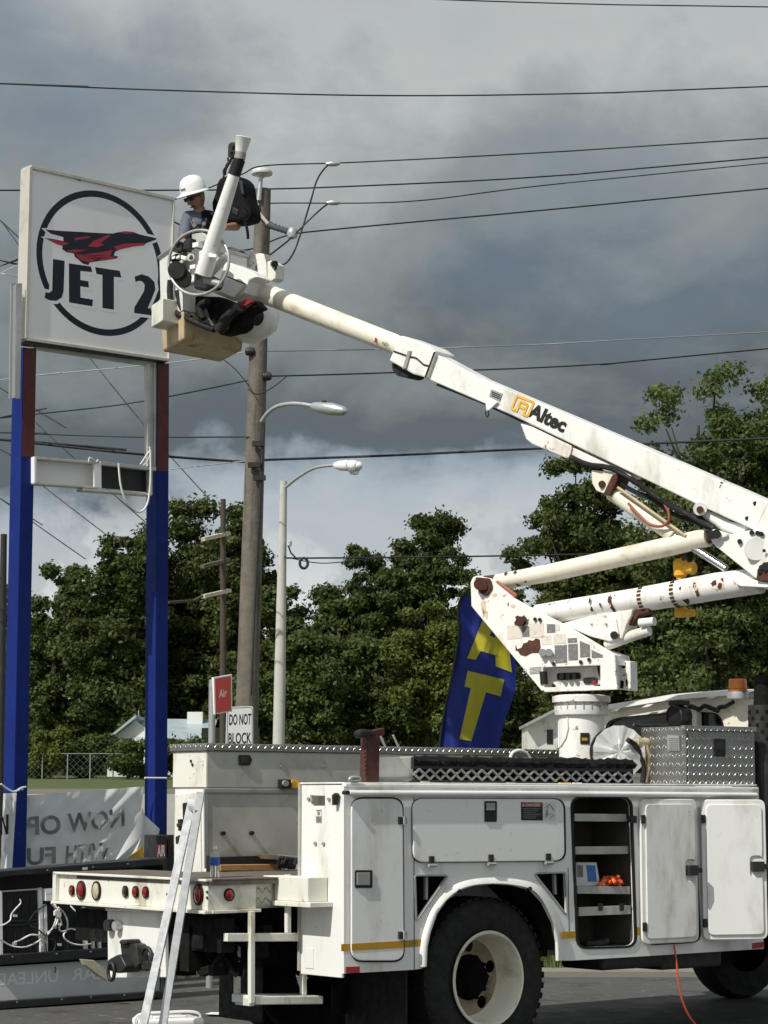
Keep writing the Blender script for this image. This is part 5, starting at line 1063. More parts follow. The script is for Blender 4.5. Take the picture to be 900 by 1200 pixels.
SHP = {
 'jet': [(216, 364), (300, 371), (400, 376), (480, 381), (540, 383), (566, 377), (600, 372), (636, 375), (672, 388), (752, 406), (746, 413), (700, 430), (690, 440), (640, 446), (580, 458), (552, 470), (545, 488), (568, 493), (558, 503), (500, 512), (430, 521), (424, 534), (398, 528), (376, 508), (358, 494), (354, 478), (318, 472), (298, 458), (300, 442), (262, 430), (214, 404), (262, 410), (304, 420), (303, 400), (244, 384)],
 'J': [(254, 505), (310, 514), (305, 660), (296, 690), (270, 706), (240, 704), (214, 692), (218, 664), (236, 668), (250, 656)],
 'E': [(330, 526), (436, 541), (442, 568), (386, 562), (385, 606), (424, 612), (426, 642), (385, 636), (386, 690), (446, 700), (442, 732), (331, 713)],
 'T': [(456, 544), (574, 562), (582, 594), (546, 590), (546, 748), (491, 740), (491, 582), (462, 576)],
 '2': [(645, 590), (680, 578), (715, 590), (740, 615), (745, 650), (730, 690), (708, 740), (724, 742), (730, 776), (643, 764), (644, 738), (690, 660), (694, 630), (682, 612), (664, 610), (650, 616)]}
def grow(P, g):
    o_ = []; n = len(P)
    ar = sum(P[i][0] * P[(i + 1) % n][1] - P[(i + 1) % n][0] * P[i][1] for i in range(n)); s_ = 1 if ar > 0 else -1
    for i in range(n):
        a, p, b = V(P[i - 1]), V(P[i]), V(P[(i + 1) % n]); d1 = (p - a).normalized(); d2 = (b - p).normalized()
        n1 = V((d1.y, -d1.x)) * s_; n2 = V((d2.y, -d2.x)) * s_; m_ = (n1 + n2); m_ = m_.normalized() if m_.length > .3 else n1
        o_.append(tuple(p + m_ * g * min(1.6, 1 / max(.5, m_.dot(n1)))))
    return o_
def film(P, off, name, m, parent):
    L = [sg(cS(*p), off) for p in P]; mb = MB(); fs = []
    for t in tessellate_polygon([L]):
        nn = (L[t[1]] - L[t[0]]).cross(L[t[2]] - L[t[0]]); fs.append(tuple(t) if nn.dot(SN) > 0 else tuple(reversed(t)))
    return mb.add(L, fs).build(name, M[m], parent)
for i, (nm, P) in enumerate(SHP.items()): film(grow(P, 15 if nm != 'jet' else 12), -.0035 + .00008 * i, 'film_outline', 'sign_face', fpan)
for nm, P in SHP.items(): film(P, -.0028 if nm == 'jet' else -.0029, 'jet_emblem' if nm == 'jet' else 'sign_letter', 'sign_ink', fpan)
for P in ([(220, 406), (262, 414), (334, 430), (296, 442), (270, 434)], [(356, 404), (430, 396), (436, 402), (360, 416)], [(420, 446), (450, 418), (520, 388), (530, 394), (480, 430), (500, 436), (470, 448)], [(545, 445), (600, 432), (690, 428), (690, 438), (640, 446), (560, 463)],
          [(360, 480), (400, 486), (440, 478), (500, 470), (540, 462), (530, 488), (420, 520), (384, 508)], [(570, 378), (610, 374), (650, 382), (600, 384)], [(318, 466), (350, 460), (420, 462), (360, 474)], [(500, 492), (566, 494), (540, 503), (470, 514)]):
    film(P, -.0025, 'jet_highlight', 'sign_red', fpan)
for P in ([(372, 490), (450, 494), (520, 484), (440, 488)], [(380, 502), (470, 505), (520, 496), (450, 500)]): film(P, -.0022, 'jet_shade_line', 'sign_ink', fpan)
film([(360, 122), (390, 126), (386, 136), (372, 128)], -.0034, 'torn_patch', 'grey_metal', fpan)
# posts
def post(pT, pB, wpx, depth, name='post'):
    a = SG0.at(*pT, -.05); b = SG0.at(*pB, -.05); a2 = V(b) + (a - b); dz = (a - b).normalized(); gnd = b + dz * ((0 - b.z) / dz.z)
    a_ = SG0.at(pT[0] - wpx / 2, pT[1], -.05); wd = (SG0.at(pT[0] + wpx / 2, pT[1], -.05) - a_).length / 2
    mb = MB(); q = [(-wd, .0), (wd, .0), (wd, -depth), (-wd, -depth)]
    mb.box8([gnd + ST_ * x + SN * y for x, y in q] + [a + ST_ * x + SN * y for x, y in q])
    return mb.build(name, M['blue_paint'], pole_sign, bevel=.006), wd
pl1, wd1 = post((35.2, 408), (23.5, 967), 15.5, .17); pl2, wd2 = post((191.3, 425), (188.5, 977), 14.2, .16)
def primer(t0, b0, wpx, p):
    MB().slab(SG0, [(t0[0] - wpx / 2, t0[1]), (t0[0] + wpx / 2, t0[1]), (b0[0] + wpx / 2, b0[1]), (b0[0] - wpx / 2, b0[1])], -.048, .0015).build('bare_primer', M['primer_red'], p)
primer((35.2, 408), (33.0, 535), 14.6, pl1); primer((191.3, 426), (190.8, 552), 13.2, pl2)
# aluminium channel hanging at the left edge, strips of the removed cabinet
LP = Pl(sg((24, 400)), SN, -ST_)
mb = MB(); mb.slab(SG0, [(13, 332), (19, 332), (17.6, 467), (11, 467)], -.03, .012); mb.slab(SG0, [(20, 332), (26, 332), (23.6, 467), (18.6, 467)], .012, .012); mb.slab(SG0, [(18.6, 333), (20.4, 333), (19, 466), (17.2, 466)], .010, .04)
mb.build('aluminium_channel', M['aluminium'], pole_sign)
mb = MB(); mb.slab(SG0, pts(cL, [(608, 166), (620, 166), (620, 585), (610, 585)]), -.03, .05); mb.slab(SG0, pts(cL, [(624, 166), (650, 170), (650, 604), (626, 600)]), -.06, .03); mb.slab(SG0, pts(cL, [(636, 168), (642, 168), (642, 602), (636, 602)]), -.05, .03)
mb.build('side_channel', M['bare_alu'], pole_sign, bevel=.002)
MB().slab(SG0, pts(cL, [(100, 70), (690, 150), (690, 158), (100, 79)]), .0, .12).build('cabinet_sill', M['frame_black'], pole_sign)
MB().slab(SG0, pts(cL, [(150, 80), (650, 158), (645, 176), (150, 104)]), -.06, .04).build('cabinet_sill_flange', M['bare_alu'], pole_sign)
# half-stripped light box between the posts
def lbp(q, o_, th, name, m, bev=0): return MB().slab(SG0, pts(cL, q), o_, th).build(name, M[m], pole_sign, bevel=bev)
lbp([(144, 552), (412, 572), (416, 676), (142, 652)], -.10, .01, 'light_box_back', 'sign_face')
lbp([(142, 546), (412, 568), (412, 578), (142, 556)], .0, .11, 'light_box_edge', 'sign_alu', .002); lbp([(142, 650), (416, 672), (416, 680), (142, 660)], .0, .11, 'light_box_edge', 'sign_alu', .002)
lbp([(142, 548), (152, 549), (151, 656), (142, 655)], .004, .11, 'light_box_edge', 'sign_white', .002); lbp([(388, 578), (419, 574), (420, 678), (390, 672)], .0, .02, 'light_box_edge', 'sign_white', .002)
lbp([(420, 578), (626, 606), (626, 696), (420, 676)], -.08, .01, 'light_box_lining', 'letter_black'); lbp([(416, 566), (646, 592), (646, 606), (416, 580)], .0, .09, 'light_box_edge', 'bare_alu', .002)
lbp([(346, 678), (628, 700), (628, 708), (350, 688)], .02, .12, 'light_box_edge', 'sign_alu', .002); lbp([(618, 604), (630, 604), (630, 704), (620, 704)], .0, .05, 'light_box_edge', 'bare_alu')
mb = MB(); mb.tube(bez([sg(cL(x, y), .03) for x, y in ((490, 574), (498, 660), (520, 730), (560, 772), (590, 770), (612, 730), (622, 640), (622, 540), (618, 505))], 6), .010, 6)
mb.tube(bez([sg(cL(x, y), .02) for x, y in ((580, 580), (600, 550), (622, 520), (610, 560), (590, 585))], 5), .008, 6); mb.tube(bez([sg(cL(x, y), .0) for x, y in ((366, 570), (370, 552), (384, 556), (398, 570), (404, 560), (410, 568))], 5), .006, 6)
mb.build('loose_cable', M['cable_white'], pole_sign, smooth=60)
# banner tied between the posts, seen from behind
BP = Pl(sg((100, 960), -.12), ST_, SN)
def wob(u_, v_): return .03 * math.sin(7 * u_ + 4 * v_) + .018 * math.sin(19 * u_ - 9 * v_) + .05 * u_ * math.sin(5 * v_ + 2 * u_) + .010 * math.sin(34 * u_ + 22 * v_) * (.4 + u_)
def cloth(P, name, m, parent, nu=60, nv=40, off=0, amp=1.0, loc=None):
    """four pixel corners (tl, tr, br, bl) hung as cloth"""
    mb = MB(); vs = []
    for j in range(nv + 1):
        for i in range(nu + 1):
            a, b = i / nu, j / nv
            x = (P[0][0] * (1 - a) + P[1][0] * a) * (1 - b) + (P[3][0] * (1 - a) + P[2][0] * a) * b; y = (P[0][1] * (1 - a) + P[1][1] * a) * (1 - b) + (P[3][1] * (1 - a) + P[2][1] * a) * b
            vs.append(BP.at(x, y, off + amp * wob(a, b)))
    mb.add(vs, [(j * (nu + 1) + i, j * (nu + 1) + nu + 1 + i, j * (nu + 1) + nu + 2 + i, j * (nu + 1) + i + 1) for j in range(nv) for i in range(nu)])
    return mb.build(name, M[m], parent, loc, smooth=80)
bn = thing('banner', 'wind-creased grey opening banner seen from behind, tied between the blue posts', 'banner', BP.at(100, 1020))
cloth([cB(118, 296), cB(690, 252), cB(640, 640), cB(112, 650)], 'banner_cloth', 'tarp', bn)
def btext(body, q, name='banner_lettering', m='tarp_ink', off=.045):
    """lettering following the cloth; corners as read, so mirrored on the back"""
    cu = bpy.data.curves.new('lettering', 'FONT'); cu.body = body; cu.offset = .03; ob = bpy.data.objects.new('lettering', cu); me0 = bpy.data.meshes.new_from_object(ob)
    bmm = bmesh.new(); bmm.from_mesh(me0); bmesh.ops.subdivide_edges(bmm, edges=[e for e in bmm.edges if e.calc_length() > .15], cuts=2); bmesh.ops.triangulate(bmm, faces=bmm.faces)
    xy = [v.co.copy() for v in bmm.verts]; fs = [tuple(v.index for v in f.verts) for f in bmm.faces]; bmm.free(); bpy.data.objects.remove(ob); bpy.data.meshes.remove(me0); bpy.data.curves.remove(cu)
    x0, x1 = min(v.x for v in xy), max(v.x for v in xy); y0, y1 = min(v.y for v in xy), max(v.y for v in xy); vs = []
    C4 = [cB(118, 296), cB(690, 252), cB(640, 640), cB(112, 650)]
    for v in xy:
        a = (v.x - x0) / (x1 - x0); b = (v.y - y0) / (y1 - y0)
        x = (q[0][0] * (1 - a) + q[1][0] * a) * (1 - b) + (q[3][0] * (1 - a) + q[2][0] * a) * b; y = (q[0][1] * (1 - a) + q[1][1] * a) * (1 - b) + (q[3][1] * (1 - a) + q[2][1] * a) * b
        px, py = cB(x, y); bb = (py - C4[0][1]) / (C4[3][1] - C4[0][1]); aa = (px - C4[0][0]) / (C4[1][0] - C4[0][0])
        vs.append(BP.at(px, py, off + wob(aa, bb)))
    MB().add(vs, [tuple(reversed(f)) for f in fs]).build(name, M[m], bn)
btext('NOW', [(598, 444), (322, 478), (322, 382), (596, 356)]); btext('OP', [(292, 480), (128, 488), (126, 396), (290, 388)]); btext('WITH', [(524, 600), (312, 626), (318, 538), (530, 516)]); btext('FU', [(268, 622), (128, 632), (128, 548), (268, 540)])
mb = MB(); L = [(684, 352), (694, 390), (790, 478), (720, 506), (656, 560), (600, 606), (548, 614), (600, 520), (650, 440)]
vs = [BP.at(*cB(x, y), .10 + .06 * math.sin(x * .03)) for x, y in L]; cen = sum(vs, V()) / len(vs) + SN * .05; mb.add(vs + [cen], [(i, (i + 1) % len(L), len(L)) for i in range(len(L))])
mb.build('folded_corner', M['tarp_white'], bn, smooth=60)
MB().slab(BP, pts(cB, [(598, 604), (660, 560), (688, 532), (686, 604)]), .06, .004).build('yellow_edge', M['tarp_yellow'], bn)
cloth([cB(16, 286), cB(80, 282), cB(58, 645), cB(2, 650)], 'banner_end', 'tarp_white', bn, 6, 12, .33, .5)
btext2 = MB(); 
for q in ([(2, 404), (10, 396), (12, 484), (0, 484)], [(8, 396), (14, 396), (34, 470), (28, 484)], [(30, 386), (42, 384), (40, 480), (28, 484)]): btext2.slab(BP, pts(cB, q), .37, .003)
btext2.build('banner_lettering', M['letter_black'], bn)
mb = MB(); mb.tube(bez([BP.at(*cB(x, y), .30) for x, y in ((4, 240), (40, 266), (70, 276), (104, 258), (124, 254))], 4), .009, 5); mb.tube(bez([BP.at(*cB(x, y), .30) for x, y in ((70, 276), (90, 270), (96, 262), (110, 268))], 4), .009, 5); mb.build('banner_cord', M['cable_white'], bn)
MB().tube([BP.at(*cB(694, 211), .26), BP.at(*cB(798, 212), .26)], .009, 5).build('banner_cord', M['cable_white'], bn)
# ================================================================== PRICE CABINET lying against the posts
ca0 = GP(0, 1183); CAS = Pl(ca0, V((math.cos(R(38)), math.sin(R(38)), 0)), V((math.sin(R(38)), -math.cos(R(38)), 0)))
case = thing('price_sign_cabinet', 'long black fuel price cabinet stood on the asphalt with its wiring exposed', 'sign cabinet', CAS.at(80, 1175))
def cs(q, o_, th, name, m, bev=0, parent=case, c=cF): return MB().slab(CAS, pts(c, q), o_, th).build(name, M[m], parent, bevel=bev)
cs([(-60, 70), (1180, -30), (1180, 20), (-60, 108)], .05, .30, 'top_rail', 'frame_black', .006)
cs([(-60, 112), (1180, 22), (1180, 985), (-60, 1036)], -.14, .10, 'cabinet_back', 'letter_black')
cs([(-60, 660), (1180, 575), (1180, 640), (-60, 730)], .05, .25, 'middle_rail', 'frame_black', .006)
low = cs([(-60, 742), (1180, 660), (1180, 905), (-60, 982)], -.01, .02, 'lower_panel', 'panel_grey')
cs([(-60, 985), (1180, 905), (1180, 948), (-60, 1040)], .05, .25, 'bottom_rail', 'frame_black', .006)
cs([(1150, -20), (1180, -22), (1180, 945), (1150, 948)], .052, .28, 'end_rail', 'frame_black', .004)
for x, y in ((335, 58), (655, 36), (900, 14), (122, 986), (436, 966), (640, 950), (876, 936), (90, 668), (400, 646), (640, 632)): MB().disc(CAS, cF(x, y), .9, .9, .054, .004, 8).build('rail_screw', M['galv'], case)
cs([(582, 40), (616, 37), (617, 54), (584, 57)], .054, .004, 'rail_label', 'sticker_white')
for wd_s, xa, xb in (('REGULAR', 1068, 500), ('UNLEADED', 410, -190)):
    f_ = lambda x, top: 800 + (1068 - x) * .0676 - (88 if top else 0)
    text(wd_s, CAS, pts(cF, [(xa, f_(xa, 0)), (xb, f_(xb, 0)), (xb, f_(xb, 1)), (xa, f_(xa, 1))]), -.0085, 'panel_lettering', M['panel_text'], low, bold=.01)
def lp_(x0, y0, x1, y1, sl):
    w_ = x1 - x0; f_ = lambda dx: -sl * dx
    md = cs([(x0, y0), (x1, y0 + f_(w_)), (x1 + 8, y1 + f_(w_)), (x0 + 6, y1)], -.02, .05, 'led_module', 'led_black', .004)
    mb = MB()
    for t in (.46, .52): mb.slab(CAS, pts(cF, [(x0 + 4, y0 + (y1 - y0) * t), (x1, y0 + (y1 - y0) * t + f_(w_)), (x1, y0 + (y1 - y0) * t + f_(w_) + 14), (x0 + 4, y0 + (y1 - y0) * t + 14)]), -.008, .01)
    for k in range(4): mb.slab(CAS, pts(cF, [(x0 + 30 + 55 * k, y0 + 20), (x0 + 36 + 55 * k, y0 + 20), (x0 + 38 + 55 * k, y1 - 20), (x0 + 32 + 55 * k, y1 - 20)]), -.014, .005)
    mb.build('module_rib', M['frame_black'], md)
    for x, y in ((.36, .38), (.34, .83)): cs([(x0 + w_ * x - 14, y0 + (y1 - y0) * y - 9), (x0 + w_ * x + 14, y0 + (y1 - y0) * y - 9), (x0 + w_ * x + 14, y0 + (y1 - y0) * y + 9), (x0 + w_ * x - 14, y0 + (y1 - y0) * y + 9)], -.012, .01, 'module_label', 'sticker_white', parent=md)
lp_(18, 212, 270, 650, .05); lp_(332, 316, 588, 636, .06); lp_(-260, 228, -10, 660, .05)
for q in ([(-8, 205), (16, 204), (22, 660), (-2, 664)], [(268, 186), (296, 180), (312, 640), (286, 646)], [(310, 300), (330, 298), (338, 640), (318, 642)], [(580, 318), (612, 316), (620, 622), (592, 626)], [(650, 390), (664, 388), (668, 618), (652, 622)], [(694, 520), (712, 500), (714, 612), (698, 614)]): cs(q, .0, .04, 'module_frame', 'sign_white', .003)
cs([(10, 204), (296, 184), (296, 196), (10, 214)], .002, .03, 'module_frame', 'bare_alu', .002); cs([(20, 650), (312, 634), (312, 644), (20, 662)], .002, .03, 'module_frame', 'bare_alu', .002); cs([(340, 636), (758, 610), (758, 618), (340, 645)], .002, .03, 'module_frame', 'bare_alu', .002)
cs([(600, 530), (700, 520), (706, 548), (610, 556)], .01, .04, 'module_frame', 'sign_white', .003)
ps = cs([(318, 190), (408, 184), (412, 270), (322, 276)], .03, .06, 'power_supply', 'sign_white', .004); cs([(322, 226), (410, 220), (410, 224), (322, 230)], .0305, .001, 'supply_seam', 'grey_metal', parent=ps)
bx_ = cs([(668, 380), (752, 372), (756, 526), (676, 532)], .005, .02, 'control_board', 'panel_grey', .002)
mb = MB()
for r_ in range(3):
    for k in range(4): mb.slab(CAS, pts(cF, [(684 + 17 * k, 396 + 38 * r_), (692 + 17 * k, 395 + 38 * r_), (692 + 17 * k, 416 + 38 * r_), (684 + 17 * k, 417 + 38 * r_)]), .008, .004)
tag(mb.build('board_component', M['letter_black'], bx_), kind='stuff')
cs([(600, 318), (760, 310), (760, 372), (610, 392)], .02, .04, 'cable_bundle', 'letter_black', .01)
for L, r_, m in (([(140, 262), (146, 290), (110, 330), (80, 370), (72, 410), (40, 435), (0, 450), (-60, 470)], .007, 'cable_white'), ([(-60, 500), (0, 545), (80, 590), (170, 600), (250, 570), (300, 535), (350, 495), (385, 430), (400, 350), (360, 290)], .007, 'cable_white'),
                 ([(100, 566), (150, 545), (210, 515), (260, 515), (300, 525)], .007, 'cable_white'), ([(370, 285), (410, 340), (414, 400), (380, 460), (330, 500)], .006, 'cable_white'), ([(405, 360), (430, 420), (415, 470), (440, 488), (500, 470), (550, 490), (595, 530)], .007, 'cable_white'),
                 ([(410, 320), (450, 360), (474, 420), (470, 480), (448, 510), (460, 545), (510, 575), (580, 585), (640, 575)], .007, 'cable_white'), ([(495, 308), (530, 345), (570, 385), (610, 420)], .006, 'cable_white'), ([(390, 300), (420, 370), (400, 420), (390, 470)], .006, 'cable_white'),
                 ([(330, 300), (250, 350), (215, 400), (200, 440), (260, 470), (320, 520)], .006, 'frame_black'), ([(540, 430), (590, 400), (630, 390), (670, 440)], .01, 'letter_black'), ([(612, 400), (612, 460), (606, 520)], .01, 'letter_black'), ([(345, 540), (390, 560), (380, 620), (330, 640)], .006, 'frame_black'), ([(388, 740), (391, 760), (386, 778)], .006, 'letter_black'), ([(325, 500), (322, 580), (330, 680)], .006, 'frame_black')):
    MB().tube(bez([CAS.at(*cF(x, y), .03 + .015 * math.sin(x)) for x, y in L], 5), r_, 6).build('signal_cable', M[m], case, smooth=60)
for x, y in ((405, 352), (412, 372), (395, 360)): MB().obox(CAS.at(*cF(x, y), .045), CAS.t * .02, UZ * .02, CAS.n * .012).build('cable_plug', M['cable_white'], case, bevel=.003)
# small air sign box standing by the right post
AP = Pl(GP(190, 1160) , CAS.t, CAS.n)
ap = thing('air_machine', 'black box lettered for air, standing beside the right blue post', 'air machine', V((AP.at(190, 1100).x, AP.at(190, 1100).y, 0)))
a = AP.at(*cB(748, 486)); b = AP.at(*cB(802, 484)); hgt = a.z; wd_ = (b - a).length
MB().add([], []).box8([V((a.x, a.y, .0)), V((b.x, b.y, 0)), V((b.x, b.y, 0)) - AP.n * .3 + AP.t * .06, V((a.x, a.y, 0)) - AP.n * .3 + AP.t * .06] + [V((a.x, a.y, hgt)), V((b.x, b.y, hgt)), V((b.x, b.y, hgt)) - AP.n * .3 + AP.t * .06, V((a.x, a.y, hgt)) - AP.n * .3 + AP.t * .06]).build('machine_body', M['frame_black'], ap, bevel=.008)
MB().slab(AP, pts(cB, [(804, 486), (834, 484), (834, 668), (806, 668)]), -.05, .25).build('machine_side', M['black_steel'], ap, bevel=.004)
MB().slab(AP, pts(cB, [(751, 528), (794, 530), (794, 592), (752, 594)]), .002, .002).build('sign_backing', M['sticker_red'], ap)
text('AIR', AP, pts(cB, [(754, 590), (792, 586), (792, 533), (754, 534)]), .004, 'machine_lettering', M['sticker_white'], ap, bold=.03)
# ================================================================== SMALL SIGNS BEHIND THE TRUCK
A2 = Pl(PY(248, 850, 20.4), V((math.cos(R(46)), math.sin(R(46)), 0)), V((math.sin(R(46)), -math.cos(R(46)), 0)))
c9 = cv(200, 780, 3.75)
asn = thing('air_sign', 'red sign with white lettering on a grey post beyond the truck bin', 'sign', V((A2.at(248, 850).x, A2.at(248, 850).y, 0)))
pt_ = A2.at(*c9(183, 62)); MB().cyl(V((pt_.x, pt_.y, 0)), pt_, .032, seg=14).build('post', M['galv'], asn, smooth=40)
pnl = MB().slab(A2, pts(c9, [(189, 52), (270, 38), (271, 202), (193, 215)]), .045, .03).build('sign_panel', M['sign_white'], asn, bevel=.002)
MB().slab(A2, pts(c9, [(195, 58), (265, 45), (266, 197), (199, 209)]), .0475, .0015).build('red_field', M['sign_red_bright'], pnl)
text('Air', A2, pts(c9, [(212, 142), (247, 136), (247, 100), (212, 105)]), .0495, 'sign_lettering', M['sign_white'], pnl, bold=.015)
D2 = Pl(PY(282, 850, 20.9), V((math.cos(R(20)), math.sin(R(20)), 0)), V((math.sin(R(20)), -math.cos(R(20)), 0)))
dsn = thing('warning_sign', 'white sign forbidding blocking in black letters, behind the red sign', 'sign', V((D2.at(285, 850).x, D2.at(285, 850).y, 0)))
pt_ = D2.at(*c9(306, 184), -.03); MB().cyl(V((pt_.x, pt_.y, 0)), pt_, .028, seg=12).build('post', M['galv'], dsn, smooth=40)
pnl = MB().slab(D2, rr(pts(c9, [(246, 182), (362, 178), (362, 420), (240, 420)]), 2.2, 4), 0, .006).build('sign_panel', M['sign_white'], dsn, bevel=.001)
ring(MB(), D2, rr(pts(c9, [(252, 188), (357, 184), (357, 420), (247, 420)]), 2.0, 4), .5, .0015, .0012).build('sign_border', M['letter_black'], pnl)
text('DO NOT', D2, pts(c9, [(256, 262), (353, 258), (354, 210), (258, 214)]), .002, 'sign_lettering', M['letter_black'], pnl, bold=.012)
text('BLOCK', D2, pts(c9, [(253, 344), (354, 341), (354, 293), (254, 296)]), .002, 'sign_lettering', M['letter_black'], pnl, bold=.012)
text('DRIVE', D2, pts(c9, [(251, 414), (354, 412), (354, 372), (252, 374)]), .002, 'sign_lettering', M['letter_black'], pnl, bold=.012) if False else None
# feather flag behind the turret
FP = Pl(PY(560, 870, 21.3), V((math.cos(R(12)), math.sin(R(12)), 0)), V((math.sin(R(12)), -math.cos(R(12)), 0)))
cK = cv(500, 660, 5.0)
ff = thing('feather_flag', 'dark blue feather flag with big yellow capitals behind the turret', 'flag', V((FP.at(516, 880).x, FP.at(516, 880).y, 0)))
left_ = [(214, 190), (190, 260), (200, 400), (180, 540), (150, 700), (118, 850), (92, 1000), (76, 1160), (70, 1300)]; right_ = [(300, 190), (420, 330), (500, 480), (525, 600), (522, 740), (484, 860), (452, 940), (428, 1060), (404, 1300)]
def fl_at(a, b):
    f = lambda L, t: (lambda i, q: (L[i][0] * (1 - q) + L[i + 1][0] * q, L[i][1] * (1 - q) + L[i + 1][1] * q))(min(int(t * 8), 7), t * 8 - min(int(t * 8), 7))
    p, q = f(left_, b), f(right_, b); return (p[0] * (1 - a) + q[0] * a, p[1] * (1 - a) + q[1] * a)
def fw(x, y): return .035 * math.sin(x * .017 + y * .004) + .02 * math.sin(x * .05 - y * .006)
mb = MB(); vs = []; nu, nv = 22, 40
for j in range(nv + 1):
    for i in range(nu + 1):
        x, y = fl_at(i / nu, j / nv); vs.append(FP.at(*cK(x, y), fw(x, y)))
mb.add(vs, [(j * (nu + 1) + i, j * (nu + 1) + nu + 1 + i, j * (nu + 1) + nu + 2 + i, j * (nu + 1) + i + 1) for j in range(nv) for i in range(nu)]); mb.build('flag_cloth', M['flag_blue'], ff, smooth=80)
def fpoly(quads, name):
    mb = MB()
    for q in quads:
        nn_ = 6; vs = []
        for j in range(nn_ + 1):
            for i in range(nn_ + 1):
                a, b = i / nn_, j / nn_; x = (q[0][0] * (1 - a) + q[1][0] * a) * (1 - b) + (q[3][0] * (1 - a) + q[2][0] * a) * b; y = (q[0][1] * (1 - a) + q[1][1] * a) * (1 - b) + (q[3][1] * (1 - a) + q[2][1] * a) * b
                vs.append(FP.at(*cK(x, y), fw(x, y) + .010))
        mb.add(vs, [(j * (nn_ + 1) + i, j * (nn_ + 1) + nn_ + 1 + i, j * (nn_ + 1) + nn_ + 2 + i, j * (nn_ + 1) + i + 1) for j in range(nn_) for i in range(nn_)])
    mb.build(name, M['flag_yellow'], ff)
fpoly([[(240, 630), (455, 682), (434, 780), (222, 722)], [(262, 716), (352, 742), (262, 1042), (192, 1030)]], 'flag_letter')
fpoly([[(330, 330), (392, 380), (288, 566), (238, 556)], [(340, 410), (470, 470), (480, 560), (300, 510)], [(400, 380), (480, 470), (500, 640), (404, 604)]], 'flag_letter')
MB().tube(bez([FP.at(*cK(*p), -.02) for p in [(250, 150), (205, 200), (186, 270), (192, 400), (172, 540), (142, 700), (110, 850), (84, 1000), (66, 1200)]] , 4) , .016, 6).build('flag_pole', M['black_plastic'], ff, smooth=60)
b_ = FP.at(*cK(66, 1200), -.02); MB().cyl(V((b_.x, b_.y, 0)), b_, .016, seg=8).build('flag_pole_foot', M['black_plastic'], ff)
# ================================================================== LOOSE THINGS
# silver pair of rails leaned on the tail
r1 = V((GP(168, 1222).x, GP(168, 1222).y, 0)); 
LPl = Pl(TR(UB - .12, 1.0, 0), N, -D)
t1 = RB.at(*cF(0, 0)) 
pr = [( (cB(0,0)), 0)]
cR2 = cv(200, 920, 5.625)
lt1, lt2 = PY(*cR2(142, 92), 14.0), PY(*cR2(196, 45), 13.95); lb1 = GP(150.5, 1278); lb2 = GP(178.5, 1274)
lad = thing('aluminium_rails', 'pair of long silver rails leaned up against the truck tail', 'rails', (lb1 + lb2) / 2)
for a, b in ((lb1, lt1), (lb2, lt2)):
    mb = MB(); d_ = (b - a).normalized(); x_ = V((1, 0, 0)); x_ = (x_ - d_ * x_.dot(d_)).normalized(); y_ = d_.cross(x_); L_ = (b - a) / 2; c_ = (a + b) / 2
    mb.obox(c_, L_, x_ * .024, y_ * .003); mb.obox(c_ + x_ * .021 + y_ * .022, L_, x_ * .003, y_ * .022); mb.obox(c_ - x_ * .021 + y_ * .022, L_, x_ * .003, y_ * .022); mb.build('rail', M['aluminium'], lad, bevel=.001)
mb = MB(); mb.bar(lt1 * .97 + lb1 * .03, lt2 * .93 + lb2 * .07, .03, .02); mb.build('spreader', M['galv'], lad)
# cooler
gq = GP(196, 1262); cw = V((math.cos(R(24)), math.sin(R(24)), 0)); cd_ = V((-cw.y, cw.x, 0)); cz0 = V((gq.x, gq.y, 0))
ct_ = PY(196, 1192, gq.y).z; co = thing('cooler', 'small teal cooler with white lid on the asphalt below the rails', 'cooler', cz0)
def cbox(hx, hy, z0, z1, tp_, name, m, bev):
    mb = MB(); q = [(-1, -1), (1, -1), (1, 1), (-1, 1)]; mb.box8([cz0 + cw * x * hx * tp_ + cd_ * y * hy * tp_ + UZ * z0 for x, y in q] + [cz0 + cw * x * hx + cd_ * y * hy + UZ * z1 for x, y in q]); return mb.build(name, M[m], co, bevel=bev, seg=3)
cbox(.185, .12, 0, ct_ - .05, .9, 'cooler_body', 'cooler_teal', .02); cbox(.195, .128, ct_ - .049, ct_, 1, 'cooler_lid', 'hat_white', .018); cbox(.10, .05, ct_ + .001, ct_ + .012, 1, 'lid_panel', 'hat_white', .005)
mb = MB(); mb.tube(bez([cz0 + cw * x + UZ * z for x, z in ((-.205, ct_ - .1), (-.215, ct_ - .06), (-.19, ct_ + .02), (0, ct_ + .03), (.19, ct_ + .02), (.215, ct_ - .06), (.205, ct_ - .1))], 5), .009, 8); mb.build('cooler_handle', M['hat_white'], co, smooth=60)
# water bottle on the tail
wbp = PY(251.5, 1027, 14.05); wb = V((wbp.x, wbp.y, 1.206)); bot = thing('water_bottle', 'clear plastic water bottle with blue label on the truck tail', 'bottle', wb); s_ = (PY(251, 991, 14.05).z - 1.206) / .2
MB().lathe(wb, UZ, [(0, 0), (.030 * s_, .002), (.032 * s_, .02 * s_), (.030 * s_, .06 * s_), (.032 * s_, .10 * s_), (.031 * s_, .135 * s_), (.016 * s_, .172 * s_), (.012 * s_, .182 * s_)], 20).build('bottle_body', M['clear_plastic'], bot, smooth=60)
MB().lathe(wb, UZ, [(.0325 * s_, .075 * s_), (.0335 * s_, .08 * s_), (.0335 * s_, .12 * s_), (.0325 * s_, .125 * s_)], 20).build('bottle_label', M['blue_label'], bot, smooth=60)
MB().lathe(wb, UZ, [(.0138 * s_, .178 * s_), (.0145 * s_, .18 * s_), (.0145 * s_, .196 * s_), (0, .198 * s_)], 14).build('bottle_cap', M['hat_white'], bot, smooth=40)
